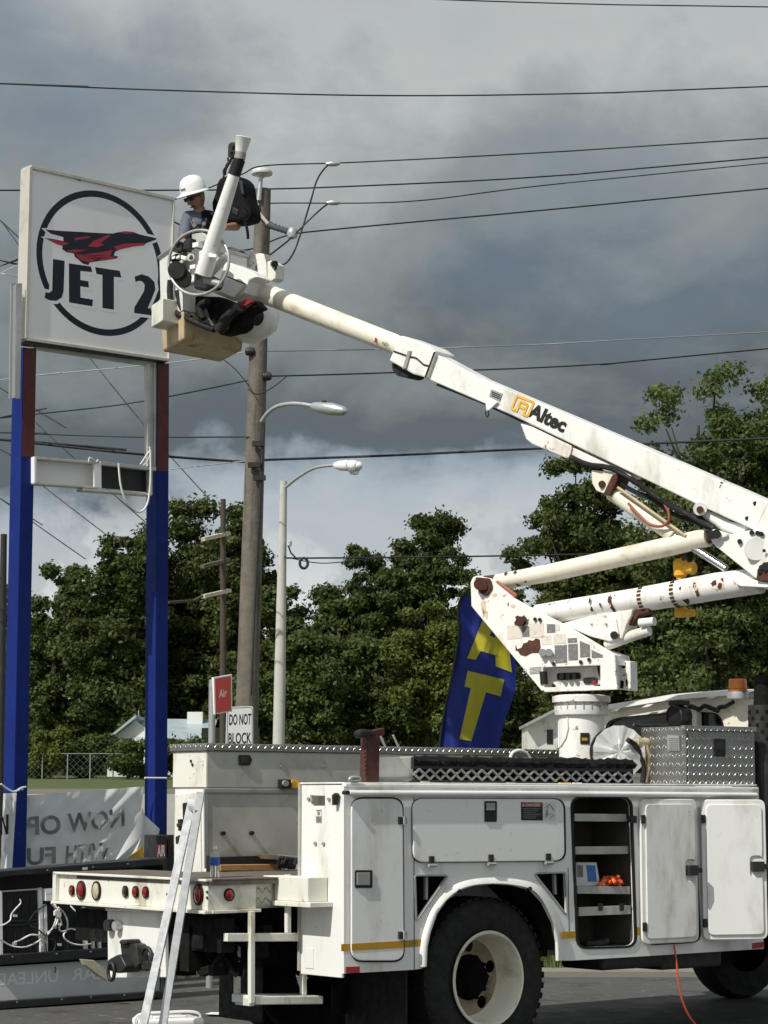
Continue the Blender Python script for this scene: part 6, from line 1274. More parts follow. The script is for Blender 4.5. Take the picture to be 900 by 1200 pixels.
# planks and scraps on the bed
S19 = SV(1.93)
tag(MB().slab(SV(1.88), pts(c8, [(165, 488), (365, 486), (365, 507), (165, 508)]), 0, .10).build('plank', M['wood_plank'], None, bevel=.004), 'orange brown plank lying along the truck bed by the dented side panel', 'plank')
tag(MB().slab(SV(1.70), pts(c8, [(350, 454), (424, 460), (424, 474), (366, 470)]), 0, .25).build('sheet_metal_offcut', M['bare_alu'], None, bevel=.003), 'bent grey metal offcut lying on the bed in the corner', 'metal scrap')
mb = MB()
for k in range(7): a = SV(1.2).at(*c8(352 + 9 * k, 500), 0); b = SV(1.2).at(*c8(372 + 8 * k, 468 + 2 * k), random.uniform(-.1, .1)); mb.tube(bez([a, (a + b) / 2 + UZ * .04, b], 4), .012, 6)
tag(mb.build('cable_heap', M['black_rubber'], None, smooth=60), 'heap of dark cables piled at the back of the bed', 'cables', kind='stuff')
wbx = SV(1.98).at(*c8(120, 490)); tag(MB().obox(wbx + N * .06, D * .03, N * .03, UZ * .07).build('black_block', M['black_plastic'], None, bevel=.006), 'small black block beside the water bottle', 'block')
# things in the open locker
wz = SHW + .012
S2 = SV(.10); bxo = thing('carton', 'pale carton with a blue panel in the open locker', 'carton', S2.at(*c2(165, 546)))
MB().slab(S2, pts(c2, [(123, 452), (205, 452), (216, 520), (216, 548), (124, 548)]), 0, .10).build('carton_body', M['box_pale'], bxo, bevel=.003)
MB().slab(S2, pts(c2, [(163, 464), (199, 464), (206, 530), (170, 530)]), .002, .002).build('blue_panel', M['box_blue'], bxo); MB().slab(S2, pts(c2, [(126, 462), (150, 464), (150, 512), (128, 512)]), .002, .002).build('printed_panel', M['sticker_grey'], bxo)
mb = MB()
for k in range(16):
    c_ = SV(.09).at(*c2(random.uniform(222, 294), random.uniform(522, 541)), random.uniform(-.02, .05)); d_ = V((random.uniform(-1, 1), random.uniform(-1, 1), random.uniform(-.5, .5))).normalized()
    mb.tube(bez([c_ - d_ * .05, c_ + UZ * .012, c_ + d_ * .05], 3), .014, 6)
tag(mb.build('orange_straps', M['bag_orange'], None, smooth=60), 'tangle of bright orange straps on the locker shelf', 'straps', kind='stuff')
mb = MB()
for k in range(9): c_ = SV(.12).at(*c2(random.uniform(306, 338), random.uniform(490, 545)), 0); mb.tube(bez([c_, c_ + V((.02, .02, .05)), c_ + V((-.03, .01, .08))], 4), .008, 6)
tag(mb.build('tool_clutter', M['black_steel'], None, smooth=60), 'dark clutter of small tools at the right of the locker shelf', 'tools', kind='stuff')
tag(MB().tube(bez([SV(.06).at(*c2(x, y)) for x, y in ((160, 784), (200, 782), (235, 776), (248, 768))], 5), .022, 8).build('rubber_hose', M['black_rubber'], None, smooth=60), 'short black hose lying in the bottom of the open locker', 'hose')
tag(MB().tube(bez([SIDE.at(*c2(x, y), .03) for x, y in ((518, 786), (528, 850), (536, 930), (552, 1010), (580, 1075), (610, 1115))], 6) + [V((SIDE.at(*c2(640, 1140)).x, SIDE.at(*c2(640, 1140)).y - .05, .01))], .007, 6).build('orange_cord', M['cord_orange'], None, smooth=60), 'thin orange cord hanging from the locker down to the asphalt', 'cord')
# litter and timber
for i, (px, py, s_, lab) in enumerate(((128, 1172, .12, 'crumpled pale rag on the asphalt by the price cabinet'), (262, 1190, .13, 'flat white paper scrap on the asphalt behind the tail'))):
    g = GP(px, py); mb = MB(); vs = []
    for j in range(5):
        for k in range(5): vs.append(V((g.x + (k - 2) * s_ * .5 + random.uniform(-.02, .02), g.y + (j - 2) * s_ * .4 + random.uniform(-.02, .02), .012 + (random.uniform(0, .07) if i == 0 else random.uniform(0, .008)))))
    tag(mb.add(vs, [(j * 5 + k, j * 5 + k + 1, j * 5 + k + 6, j * 5 + k + 5) for j in range(4) for k in range(4)]).build('litter', M['paper'], None), lab, 'litter')
g0, g1 = GP(150, 1152), GP(243, 1144)
tb_ = thing('striped_board', 'weathered striped timber lying on the ground behind the hitch', 'board', (g0 + g1) / 2)
MB().bar(g0 + UZ * .05, g1 + UZ * .05, .16, .10).build('board', M['wood_pale'], tb_, bevel=.008)
for k in range(5):
    q0 = g0 + (g1 - g0) * (.1 + .18 * k) + UZ * .05; q1 = g0 + (g1 - g0) * (.17 + .18 * k) + UZ * .05; MB().bar(q0, q1, .166, .106).build('dark_stripe', M['sticker_grey'], tb_)
tag(MB().slab(CAS, pts(cR, [(138, 466), (190, 470), (250, 520), (250, 560), (212, 538), (150, 490)]), .25, .06).build('timber_offcut', M['wood_pale'], None, bevel=.004), 'pale timber offcut propped against the price cabinet', 'timber')
# ================================================================== TREES
def leaves_mesh(name, cen, rad, per, size, m):
    """leaf-sized rhombic faces in clumps; cen (n,3), rad (n,), per leaves each"""
    n = len(cen); N_ = n * per; ci = np.repeat(np.arange(n), per)
    d = rng.normal(0, 1, (N_, 3)); d /= np.linalg.norm(d, axis=1)[:, None]
    r = rng.uniform(.35, 1, N_) ** .7 * rad[ci] * (1 + .28 * rng.normal(0, 1, N_))
    p = cen[ci] + d * r[:, None] * np.array([1.15, 1.0, .78]); p += rng.normal(0, .03, p.shape)
    nv = d * .9 + rng.normal(0, .75, (N_, 3)) + np.array([0, 0, .35]); nv /= np.linalg.norm(nv, axis=1)[:, None]
    t = rng.normal(0, 1, (N_, 3)); t -= (t * nv).sum(1)[:, None] * nv; t /= np.linalg.norm(t, axis=1)[:, None]; b = np.cross(nv, t)
    s = size * rng.uniform(.6, 1.35, N_)[:, None]
    v = np.empty((N_, 4, 3), np.float32); v[:, 0] = p - t * s; v[:, 1] = p + b * s * .55; v[:, 2] = p + t * s; v[:, 3] = p - b * s * .55
    me = bpy.data.meshes.new(name); me.vertices.add(N_ * 4); me.vertices.foreach_set('co', v.ravel()); me.loops.add(N_ * 4); me.loops.foreach_set('vertex_index', np.arange(N_ * 4, dtype=np.int32))
    me.polygons.add(N_); me.polygons.foreach_set('loop_start', np.arange(0, N_ * 4, 4, dtype=np.int32)); me.update(); me.materials.append(m); return me
TG = 'trees beyond the fence'
def tree(name, label, px, ytop, hw, Y, nclump, per, leaf, size, crown_from=.12, group=TG, cr=.15, open_=1.0, ncl2=None):
    base = PY(px, 905, Y); base.z = gz(Y) - .05; H_ = PY(px, ytop, Y).z - base.z; W_r = hw * Y / F
    o = thing(name, label, 'tree' if name.endswith('tree') else 'shrub', base, group)
    zc0 = H_ * crown_from; A = (H_ - zc0) / 2; ctr = zc0 + A
    # boughs give the crown its uneven outline
    nclump = int(nclump * 1.9); nb = max(12, nclump // 8); bd = rng.normal(0, 1, (nb, 3)); bd[:, 2] += .25; bd /= np.linalg.norm(bd, axis=1)[:, None]
    bl = rng.uniform(.72, 1.0, nb)[:, None]; bo = bd * bl * np.array([W_r, W_r * .8, A]) + np.array([0, 0, ctr])
    bo[0] = (rng.normal(0, .12) * W_r, 0, H_ - cr * W_r * .8)
    k = rng.integers(0, nb, nclump); k[:nb] = np.arange(nb); f = rng.uniform(.25, 1.0, nclump) ** .7; f[:nb] = 1
    root = np.array([0, 0, ctr - A * .35]); cen = root + (bo[k] - root) * f[:, None] + rng.normal(0, 1, (nclump, 3)) * np.array([W_r, W_r, A]) * .17 * open_
    cen[:, 2] = np.clip(cen[:, 2], zc0 * .5 + .2, H_ - cr * W_r * .5); rad = cr * W_r * rng.uniform(.65, 1.3, nclump)
    me = leaves_mesh('crown', cen, rad, int(per * 1.8), size * .67, M[leaf]); c = bpy.data.objects.new('crown', me); COL.objects.link(c); c.parent = o; ROOT[c.name] = ROOT[o.name]
    mb = MB(); tr = max(.05, H_ * .016); b0 = base.copy(); wob_ = [V((rng.normal(0, .02) * H_, 0, 0)) for _ in range(3)]
    mb.tube([b0, b0 + UZ * H_ * .3 + wob_[0], b0 + UZ * H_ * .6 + wob_[1], b0 + UZ * H_ * .86 + wob_[2]], [tr * 1.3, tr, tr * .6, tr * .2], 8)
    for q in bo:
        a = b0 + UZ * H_ * rng.uniform(.22, .55); e_ = b0 + V(q); m_ = (a + e_) / 2 + UZ * .06 * H_; mb.tube([a, m_, e_], [tr * .5, tr * .3, tr * .1], 5)
    mb.build('trunk', M['bark'], o, smooth=60); return o
T = [  # name, label, px, top, half width, distance, clumps, leaves per clump, leaf, size, crown from
 ('broadleaf_tree', 'dark tree at the far left edge, left of the blue post', 8, 690, 58, 118, 60, 170, 'leaf_dark', .20, .05),
 ('broadleaf_tree', 'ragged dark tree between the blue posts, lower than its neighbour', 72, 664, 50, 112, 80, 170, 'leaf_mid', .19, .05),
 ('broadleaf_tree', 'rounded dark tree left of the second blue post, behind the fence', 138, 628, 52, 110, 90, 180, 'leaf_dark', .19, .05),
 ('broadleaf_tree', 'tallest dark tree on the left, behind the second blue post', 205, 590, 68, 114, 130, 190, 'leaf_dark', .19, .05),
 ('broadleaf_tree', 'tall dark tree behind the wooden utility pole', 276, 596, 54, 112, 110, 190, 'leaf_dark', .19, .05),
 ('broadleaf_tree', 'lower leafy tree between the wooden pole and the light pole', 322, 690, 48, 105, 70, 180, 'leaf_mid', .18, .0),
 ('broadleaf_tree', 'dark tree just right of the light pole', 392, 690, 58, 112, 80, 180, 'leaf_dark', .19, .05),
 ('broadleaf_tree', 'ragged tree with open crown standing above the middle thicket', 432, 640, 48, 109, 80, 170, 'leaf_dark', .18, .1),
 ('broadleaf_tree', 'tallest open-crowned tree in the middle, left of the flag', 506, 606, 58, 112, 100, 170, 'leaf_dark', .18, .1),
 ('broadleaf_tree', 'sunlit yellow-green tree directly left of the flag', 500, 706, 56, 98, 90, 190, 'leaf_bright', .15, .0),
 ('broadleaf_tree', 'mid green bushy tree right of the light pole above the truck bin', 352, 742, 46, 96, 60, 190, 'leaf_mid', .16, .0),
 ('broadleaf_tree', 'low dark green tree behind the rusty post', 430, 752, 60, 99, 70, 190, 'leaf_dark', .17, .0),
 ('broadleaf_tree', 'dark tree behind the flag and the turret', 590, 690, 62, 106, 90, 190, 'leaf_dark', .18, .0),
 ('oak_tree', 'dark ragged oak below the white boom, left of the tall tree', 678, 540, 66, 72, 110, 200, 'leaf_dark', .125, .15),
 ('oak_tree', 'dense dark oak behind the lower boom', 735, 620, 92, 76, 120, 200, 'leaf_dark', .14, .05),
 ('tall_tree', 'tallest tree, airy light green crown above the boom at right', 832, 430, 100, 70, 170, 120, 'leaf_airy', .135, .1),
 ('tall_tree', 'airy light green tree leaning in at the right edge of the view', 925, 424, 90, 71, 150, 120, 'leaf_airy', .135, .1),
 ('oak_tree', 'broad mid green tree behind the white boom, between the two airy trees', 870, 500, 90, 80, 100, 150, 'leaf_mid', .16, .05),
 ('oak_tree', 'dark leafy tree at the right edge behind the elbow', 905, 560, 78, 74, 110, 160, 'leaf_mid', .13, .05),
 ('oak_tree', 'low dense tree behind the toolbox and cab', 830, 700, 96, 72, 100, 200, 'leaf_dark', .14, .0),
 ('oak_tree', 'low dark tree between the turret and the cab', 690, 730, 66, 78, 80, 190, 'leaf_dark', .14, .0)]
for (nm, lb_, px, yt, hw, Y, nc, per, lf, sz, cf) in T:
    air = nm == 'tall_tree'
    tree(nm, lb_, px, yt, hw, Y, nc, per, lf, sz, cf, cr=.15 if air else (.19 if 'open' in lb_ or 'ragged' in lb_ else .23), open_=1.25 if 'open' in lb_ or 'ragged' in lb_ else 1.0)
for i, (px, yt, hw, Y, lf, lb_) in enumerate(((58, 856, 28, 98, 'leaf_bright', 'low flowering shrub behind the fence near the left blue post'), (108, 862, 26, 99, 'leaf_mid', 'low shrub in the middle behind the wire fence'), (150, 868, 21, 97, 'leaf_mid', 'rounded shrub before the house gable'),
                                             (205, 868, 26, 97, 'leaf_mid', 'small shrub right of the second blue post'), (20, 850, 30, 100, 'leaf_dark', 'dark shrub left of the left blue post'), (250, 866, 34, 98, 'leaf_dark', 'dark shrub beyond the truck bin'), (640, 862, 26, 66, 'leaf_mid', 'leafy shrub by the white shed'))):
    tree('garden_shrub', lb_, px, yt, hw, Y, 26, 130, lf, .13 if Y > 80 else .09, .0, 'shrubs along the fence', .3)
# distant wood closing the view behind the single trees
cen = np.stack([rng.uniform(-70, 70, 760), rng.uniform(120, 134, 760), np.zeros(760)], 1); cen[:, 2] = [gz(y) for y in cen[:, 1]]; cen[:, 2] += np.where(np.arange(760) % 2, rng.uniform(.2, 8.6, 760), rng.uniform(.2, 3.5, 760))
me = leaves_mesh('far_wood', cen, rng.uniform(1.2, 2.2, 760), 90, .32, M['leaf_dark']); o = bpy.data.objects.new('far_wood', me); COL.objects.link(o); tag(o, 'distant dark wood closing the view behind the trees', 'wood', kind='stuff')
# ================================================================== FENCE, HOUSE, SHED
YF = 97
fn = thing('chain_link_fence', 'chain link fence on grey posts along the far grass verge', 'fence', (PY(100, 905, YF).x, YF, gz(YF)))
for px in (-10, 22, 49.5, 79, 105.5, 132.5, 163.5, 193, 222, 252, 282):
    p = PY(px, 905, YF); MB().cyl(V((p.x, YF, gz(YF) - .1)), V((p.x, YF, gz(YF) + 1.1)), .026, seg=8).build('post', M['grey_metal'], fn, smooth=40)
x0, x1 = PY(-40, 905, YF).x, PY(300, 905, YF).x; zt_ = gz(YF) + 1.08
MB().tube([V((x0, YF, zt_)), V((x1, YF, zt_))], .016, 6).build('top_rail', M['grey_metal'], fn)
mb = MB(); n_ = int((x1 - x0) / .3)
for k in range(n_):
    for s_ in (1, -1):
        a = V((x0 + .3 * k, YF + .03, gz(YF) + .05)); b = a + V((s_ * 1.0, 0, 1.0)); mb.add([a, a + V((.006, 0, 0)), b + V((.006, 0, 0)), b], [(0, 1, 2, 3)])
tag(mb.build('wire_mesh', M['grey_metal'], fn), kind='stuff')
YH = 103; hs = thing('house', 'low white house with pale blue metal roof behind the shrubs', 'house', V((PY(190, 880, YH).x, YH, gz(YH))))
def hp(px, py, dy=0): return PY(px, py, YH + dy)
gB = gz(YH)
Lx, Rx = hp(122, 880).x, hp(162, 880).x; ridge = hp(159, 842); eav = hp(120, 868).z
wl = MB(); 
g0, g1, g2 = V((hp(126, 0).x, YH, gB)), V((ridge.x + (ridge.x - hp(126, 0).x), YH + 1.5, gB)), 0
el_ = hp(123, 869).z
wl.plate([V((hp(126, 880).x, YH, gB)), V((hp(192, 880).x, YH, gB)), V((hp(192, 880).x, YH, el_)), V((ridge.x, YH, ridge.z - .1)), V((hp(126, 880).x, YH, el_))], V((0, -1, 0)), .15)
wl.box8([V((hp(168, 0).x, YH + .2, gB)), V((hp(246, 0).x, YH + .2, gB)), V((hp(246, 0).x, YH + 6, gB)), V((hp(168, 0).x, YH + 6, gB)), V((hp(168, 0).x, YH + .2, hp(0, 864).z)), V((hp(246, 0).x, YH + .2, hp(0, 864).z)), V((hp(246, 0).x, YH + 6, hp(0, 864).z)), V((hp(168, 0).x, YH + 6, hp(0, 864).z))])
wl.build('wall', M['house_wall'], hs)
a, b, c_, d_ = hp(119, 873, -.4), hp(159, 841, -.4), hp(159, 841, 8), hp(119, 873, 8)
rf = MB(); rf.add([V((a.x, YH - .4, a.z)), V((b.x, YH - .4, b.z)), V((b.x, YH + 7, b.z)), V((a.x, YH + 7, a.z)), V((a.x, YH - .4, a.z + .12)), V((b.x, YH - .4, b.z + .14)), V((b.x, YH + 7, b.z + .14)), V((a.x, YH + 7, a.z + .12))], [(3, 2, 1, 0), (4, 5, 6, 7), (0, 1, 5, 4), (1, 2, 6, 5), (2, 3, 7, 6), (3, 0, 4, 7)])
e0, e1 = hp(160, 866, -.5), hp(248, 866, -.5); r0, r1_ = hp(159, 842, 0), hp(248, 843, 0)
rf.add([V((e0.x, YH - .5, e0.z)), V((e1.x, YH - .5, e1.z)), V((r1_.x, YH + 3.5, r1_.z + .12)), V((r0.x, YH + 3.5, r0.z + .12)), V((e0.x, YH - .5, e0.z - .15)), V((e1.x, YH - .5, e1.z - .15))], [(0, 1, 2, 3), (4, 5, 1, 0)])
roof_ = rf.build('roof', M['roof_metal'], hs)
mb = MB(); q0, q1 = hp(213.5, 843), hp(232, 833); mb.box8([V((q0.x, YH + 2.6, q0.z - .3)), V((q1.x, YH + 2.6, q0.z - .3)), V((q1.x, YH + 3.4, q0.z - .3)), V((q0.x, YH + 3.4, q0.z - .3)), V((q0.x, YH + 2.6, q1.z + .05)), V((q1.x, YH + 2.6, q1.z + .05)), V((q1.x, YH + 3.4, q1.z + .05)), V((q0.x, YH + 3.4, q1.z + .05))]); mb.build('roof_unit', M['house_wall'], roof_)
q = hp(161, 842); MB().cyl(q - UZ * .1 + V((0, .5, 0)), V((q.x, YH + .5, hp(0, 832).z)), .03, seg=6).build('vent_pipe', M['galv'], roof_)
MB().plate([hp(200, 868, .18), hp(236, 868, .18), hp(236, 880, .18), hp(200, 880, .18)], V((0, -1, 0)), .02).build('window', M['glass_dark'], hs)
YB = 101; q0, q1 = PY(236, 880, YB), PY(304, 880, YB)
tag(MB().box8([V((q0.x, YB, gz(YB))), V((q1.x, YB, gz(YB))), V((q1.x, YB + .1, gz(YB))), V((q0.x, YB + .1, gz(YB))), V((q0.x, YB, PY(240, 853, YB).z)), V((q1.x, YB, PY(300, 853, YB).z)), V((q1.x, YB + .1, PY(300, 853, YB).z)), V((q0.x, YB + .1, PY(240, 853, YB).z))]).build('dark_screen_fence', M['frame_black'], None), 'dark solid fence panel behind the two small signs', 'fence')
YW = 62; sh_ = thing('shed', 'small weathered white shed with sloping roof behind the turret', 'shed', V((PY(640, 880, YW).x, YW, gz(YW))))
mb = MB(); P_ = [(618, 905), (700, 905), (700, 830), (661, 829), (618, 850)]; mb.plate([PY(x, y, YW) for x, y in P_], V((0, -1, 0)), 2.5); mb.build('wall', M['shed_wall'], sh_)
a, b = PY(615, 852, YW), PY(662, 828, YW); MB().obox((a + b) / 2 + V((0, 1.1, .04)), (b - a) / 2, V((0, 1.5, 0)), UZ * .04).build('roof', M['grey_metal'], sh_)
MB().plate([PY(641, 855, YW - .02), PY(648, 855, YW - .02), PY(648, 872, YW - .02), PY(641, 872, YW - .02)], V((0, -1, 0)), .02).build('window', M['glass_dark'], sh_)
# ================================================================== POLES AND WIRES
YP = 28.0
b = PY(289.5, 830, YP); t_ = PY(308.5, 222, YP); dv = (t_ - b).normalized(); g_ = b + dv * ((gz(YP) - b.z) / dv.z)
up_ = thing('utility_pole', 'weathered wooden utility pole behind the bucket, carrying the street lamp', 'utility pole', V((g_.x, g_.y, gz(YP))))
L = [g_ - dv * .2] + [g_ + (t_ - g_) * f for f in (.15, .35, .55, .75, .9, 1)]; mb = MB(); mb.tube(L, [.155, .15, .14, .128, .118, .108, .10], 20); mb.build('pole_shaft', M['pole_wood'], up_, smooth=40)
def pp(px, py, dy=0): return PY(px, py, YP + dy)
c10 = cv(270, 180, 6.0)
pin = MB(); pin.cyl(pp(*c10(200, 330), -.12), pp(*c10(216, 150), -.12), .035, .026, 10); pin.build('pin_bracket', M['aluminium'], up_, smooth=40)
MB().lathe(pp(*c10(222, 142), -.12), UZ, [(.02, -.06), (.04, -.04), (.135, -.01), (.14, .012), (.12, .05), (.05, .075), (0, .08)], 24).build('bell_insulator', M['porcelain'], up_, smooth=50)
mb = MB(); mb.cyl(pp(*c10(150, 345), -.1), pp(*c10(185, 380), -.1), .055, seg=12); mb.cyl(pp(*c10(160, 390), -.1), pp(*c10(190, 350), -.1), .03, seg=8); mb.build('side_insulator', M['porcelain'], up_, smooth=40)
MB().tube([pp(*c10(180, 395), -.15), pp(*c10(265, 495), -.2)], .022, 8).build('brace', M['wood_pale'], up_)
mb = MB(); mb.tube([pp(*c10(262, 495), -.14), pp(*c10(330, 525), -.3), pp(*c10(408, 548), -.45)], [.05, .035, .035], 10); mb.build('insulator_arm', M['insulator_dark'], up_, smooth=40)
mb = MB()
for k in range(5): q = pp(*c10(288 + 26 * k, 508 + 9 * k), -.2 - .05 * k); mb.lathe(q, V((.9, -.3, -.35)), [(.02, -.02), (.048, 0), (.02, .02)], 12)
mb.build('insulator_shed', M['insulator_dark'], up_, smooth=60)
mb = MB(); mb.lathe(pp(*c10(436, 556), -.46), UZ, [(.0, -.09), (.06, -.07), (.075, 0), (.05, .06), (0, .08)], 14); mb.build('line_clamp', M['aluminium'], up_, smooth=50)
for x, y in ((297, 412), (311, 441)):
    mb = MB(); mb.lathe(pp(x - (4 if x < 300 else -2), y, -.1), V((1, 0, 0)), [(0, -.07), (.05, -.05), (.06, 0), (.05, .05), (0, .07)], 12); mb.build('spool_insulator', M['black_steel'], up_, smooth=50)
# lamp on the wooden pole
arm_ = bez([pp(306.5, 494, -.15), pp(314, 484, -.25), pp(326, 476, -.4), pp(346, 473, -.6), pp(368, 476, -.8)], 6)
lm = MB().tube(arm_, .028, 10).build('lamp_arm', M['galv'], up_, smooth=60)
a, b_ = pp(367, 476.5, -.8), pp(407, 482.5, -1.1); t__ = (b_ - a); MB().add([], []).tube([a, a + t__ * .2, a + t__ * .55, a + t__ * .9, b_], [.055, .075, .085, .06, .015], 14).build('lamp_head', M['aluminium'], lm, smooth=60)
MB().cyl(pp(380, 476, -.9), pp(380, 470, -.9), .035, seg=10).build('photocell', M['black_plastic'], lm)
mb = MB(); mb.tube([pp(294, 815, -.24), pp(298, 720, -.21), pp(306, 560, -.2), pp(309, 500, -.19)], .014, 6); mb.build('ground_wire', M['wire'], up_)
for q in ((296, 545), (301, 520), (302, 560)): MB().obox(pp(q[0] + 2, q[1], -.2), V((.08, 0, 0)), V((0, .04, 0)), UZ * .03).build('pole_bracket', M['black_steel'], up_)
# concrete pole with second lamp
YC = 31.0
def pq(px, py, dy=0): return PY(px, py, YC + dy)
b = pq(326.5, 875); t_ = pq(332.3, 564); dv = (t_ - b).normalized(); g_ = b + dv * ((gz(YC) - b.z) / dv.z)
lpn = thing('street_lamp', 'pale concrete lamp post with curved arm right of the wooden pole', 'street lamp', V((g_.x, g_.y, gz(YC))))
MB().tube([g_ - dv * .2, g_ + (t_ - g_) * .5, t_], [.092, .08, .05], 20).build('lamp_post', M['concrete_pole'], lpn, smooth=40)
lm2 = MB().tube(bez([pq(335, 571, -.06), pq(350, 559, -.3), pq(370, 548, -.6), pq(394, 545, -.9)], 6), .022, 10).build('lamp_arm', M['galv'], lpn, smooth=60)
a, b_ = pq(393, 545.5, -.9), pq(424, 546, -1.2); t__ = b_ - a; MB().tube([a, a + t__ * .2, a + t__ * .6, a + t__ * .92, b_], [.045, .07, .08, .06, .02], 14).build('lamp_head', M['hat_white'], lm2, smooth=60)
q = pq(415, 549, -1.1); MB().lathe(q, UZ, [(0, -.09), (.05, -.08), (.085, -.02), (.09, .02)], 16).build('lamp_bowl', M['clear_plastic'], lm2, smooth=60)
MB().cyl(pq(406, 543, -1), pq(406, 538.5, -1), .03, seg=8).build('photocell', M['grey_metal'], lm2)
MB().lathe(pq(339, 637, -.1), UZ, [(0, -.05), (.035, -.03), (.04, .03), (0, .05)], 12).build('guy_insulator', M['porcelain'], lpn, smooth=50)
MB().tube([pq(338, 640, -.1), pq(341, 648, -.1), pq(346, 653, -.1)], .012, 6).build('guy_hook', M['wire'], lpn)
k = 18; mb = MB(); mb.tube([pq(356 + 4.7 * math.cos(6.28 * i / k), 660 + 6.0 * math.sin(6.28 * i / k), -.1) for i in range(k + 1)], .02, 8); tag(mb.build('cable_coil', M['wire'], None, smooth=60), 'small black coil of cable hanging near the lamp post', 'cable coil')
# distant poles
YD = 62.0; b = PY(262, 860, YD); t_ = PY(261.5, 585, YD)
dp_ = thing('distant_utility_pole', 'thin far utility pole with three pale cross arms before the trees', 'utility pole', V((b.x, YD, gz(YD))))
MB().cyl(V((b.x, YD, gz(YD))), t_, .10, .075, 10).build('pole_shaft', M['bark'], dp_, smooth=40)
for x0_, y0_, x1_, y1_ in ((238, 632, 268, 625), (237, 664, 268, 656), (238, 699, 269, 692)): MB().bar(PY(x0_, y0_, YD - 1.2), PY(x1_, y1_, YD + .3), .12, .10).build('cross_arm', M['wood_pale' if x0_ > 237 else 'wood_weathered'], dp_)
MB().tube([PY(197, 706, YD - 2), PY(226, 704, YD - 1), PY(238, 698, YD - 1.2)], .04, 6).build('line_lead', M['bark'], dp_)
YE = 34.5; t_ = PY(4.5, 626, YE); lp2 = thing('dark_pole', 'dark pole at the left edge beside the blue post', 'pole', V((PY(2, 900, YE).x, YE, gz(YE))))
MB().cyl(V((PY(1, 900, YE).x, YE, gz(YE))), t_, .075, .05, 10).build('pole_shaft', M['black_steel'], lp2, smooth=40)
for y in (678, 708): MB().bar(PY(-4, y, YE), PY(5, y, YE), .05, .05).build('step_peg', M['black_steel'], lp2)
Yf = 40; pf = Pl(PY(5, 760, Yf), (1, 0, 0), (0, -1, 0))
mb = MB(); vs = []
for j in range(9):
    for i in range(4): a, b = i / 3, j / 8; x = -14 + (26 - 16 * b) * a; y = 746 + 72 * b - 4 * a; vs.append(pf.at(x, y, .06 * math.sin(5 * a + 6 * b)))
mb.add(vs, [(j * 4 + i, j * 4 + 4 + i, j * 4 + 5 + i, j * 4 + 1 + i) for j in range(8) for i in range(3)])
pg = thing('pennant', 'small dark and green pennant at the left edge behind the blue post', 'flag', PY(0, 830, Yf)); mb.build('pennant_cloth', M['frame_black'], pg, smooth=80)
MB().slab(pf, [(-10, 765), (4, 764), (2, 792), (-10, 795)], .12, .01).build('green_patch', M['leaf_dark'], pg)
MB().cyl(V((PY(-2, 900, Yf).x, Yf, gz(Yf))), PY(-13, 740, Yf), .03, seg=8).build('flag_pole', M['galv'], pg)
# overhead wires: each follows points of the photograph at its own distance
WG = 'overhead wires'
def wire(P, Y0, Y1, r, label, m='wire', name='overhead_wire'):
    n = len(P); q = [PY(x, y, Y0 + (Y1 - Y0) * i / (n - 1)) for i, (x, y) in enumerate(P)]
    if P[0][0] <= -20: q = [q[0] + (q[0] - q[1]).normalized() * 30] + q      # the spans run on past the frame
    if P[-1][0] >= 950: q = q + [q[-1] + (q[-1] - q[-2]).normalized() * 30]
    q = bez(q, 8)
    o = MB().tube(q, r, 6).build(name, M[m], None, smooth=60); return tag(o, label, 'wire', WG)
wire([(380, -8), (480, -2), (700, 5), (960, 9)], 34, 38, 0.0115, 'topmost wire, cutting the upper right corner of the sky')
wire([(-60, 96), (0, 98), (200, 106), (450, 112), (700, 109), (960, 99)], 34, 36, 0.0122, 'long wire crossing the whole sky well above the sign')
wire([(204, 234), (240, 222), (284, 204), (312, 194), (420, 190), (650, 178), (960, 158)], 29, 30, 0.0094, 'wire over the bell insulator, upper of the two at the pole top')
wire([(-60, 223), (0, 223), (170, 223), (290, 222), (420, 218), (650, 206), (960, 179)], 28.4, 31, 0.0108, 'wire passing just below the pole top insulator')
wire([(296, 239), (330, 238), (480, 236), (640, 217), (960, 185)], 27.9, 31, 0.0086, 'wire running right from the white side insulator')
wire([(202, 259), (278, 293), (337, 276), (400, 268), (640, 246), (960, 215)], 27.6, 31, 0.0108, 'wire held by the end clamp of the slanting insulator') 
wire([(298, 411), (350, 411), (600, 405), (960, 386)], 27.9, 31, 0.0086, 'upper of the two wires leaving the pole below the bucket', 'wire_pale')
wire([(312, 441), (450, 437), (700, 427), (960, 403)], 27.9, 31, 0.0101, 'lower of the two wires leaving the pole below the bucket')
wire([(-60, 502), (0, 490), (150, 473), (290, 446)], 31, 27.9, 0.0094, 'wire rising from the left edge to the pole, seen through the sign frame')
wire([(-60, 506), (0, 507), (150, 512), (292, 512)], 31, 27.9, 0.0094, 'thin level wire reaching the pole just above the street lamp cable')
wire([(-60, 510), (0, 515), (150, 531), (285, 541), (310, 539), (450, 534), (600, 527), (960, 511)], 29, 30, 0.0173, 'thick black cable bundle crossing behind the pole and the boom')
wire([(-60, 452), (45, 440), (200, 425), (292, 412)], 33, 28, 0.0079, 'pale thin wire seen through the top of the open sign frame', 'wire_pale')
wire([(334, 652.5), (345, 654), (480, 653), (610, 651), (760, 648)], 30.9, 33, 0.0130, 'black wire running right from the concrete lamp post')
wire([(340, 654), (380, 660), (440, 654)], 30.8, 31.6, 0.0072, 'short slack wire drooping beside the cable coil')
wire([(-40, 220), (0, 258), (24, 290), (60, 335)], 36, 34, 0.0086, 'steep wire at the left edge behind the sign cabinet top')
wire([(104, 418), (150, 475), (200, 535), (250, 590)], 38, 36, 0.0094, 'steep diagonal wire through the middle of the open frame')
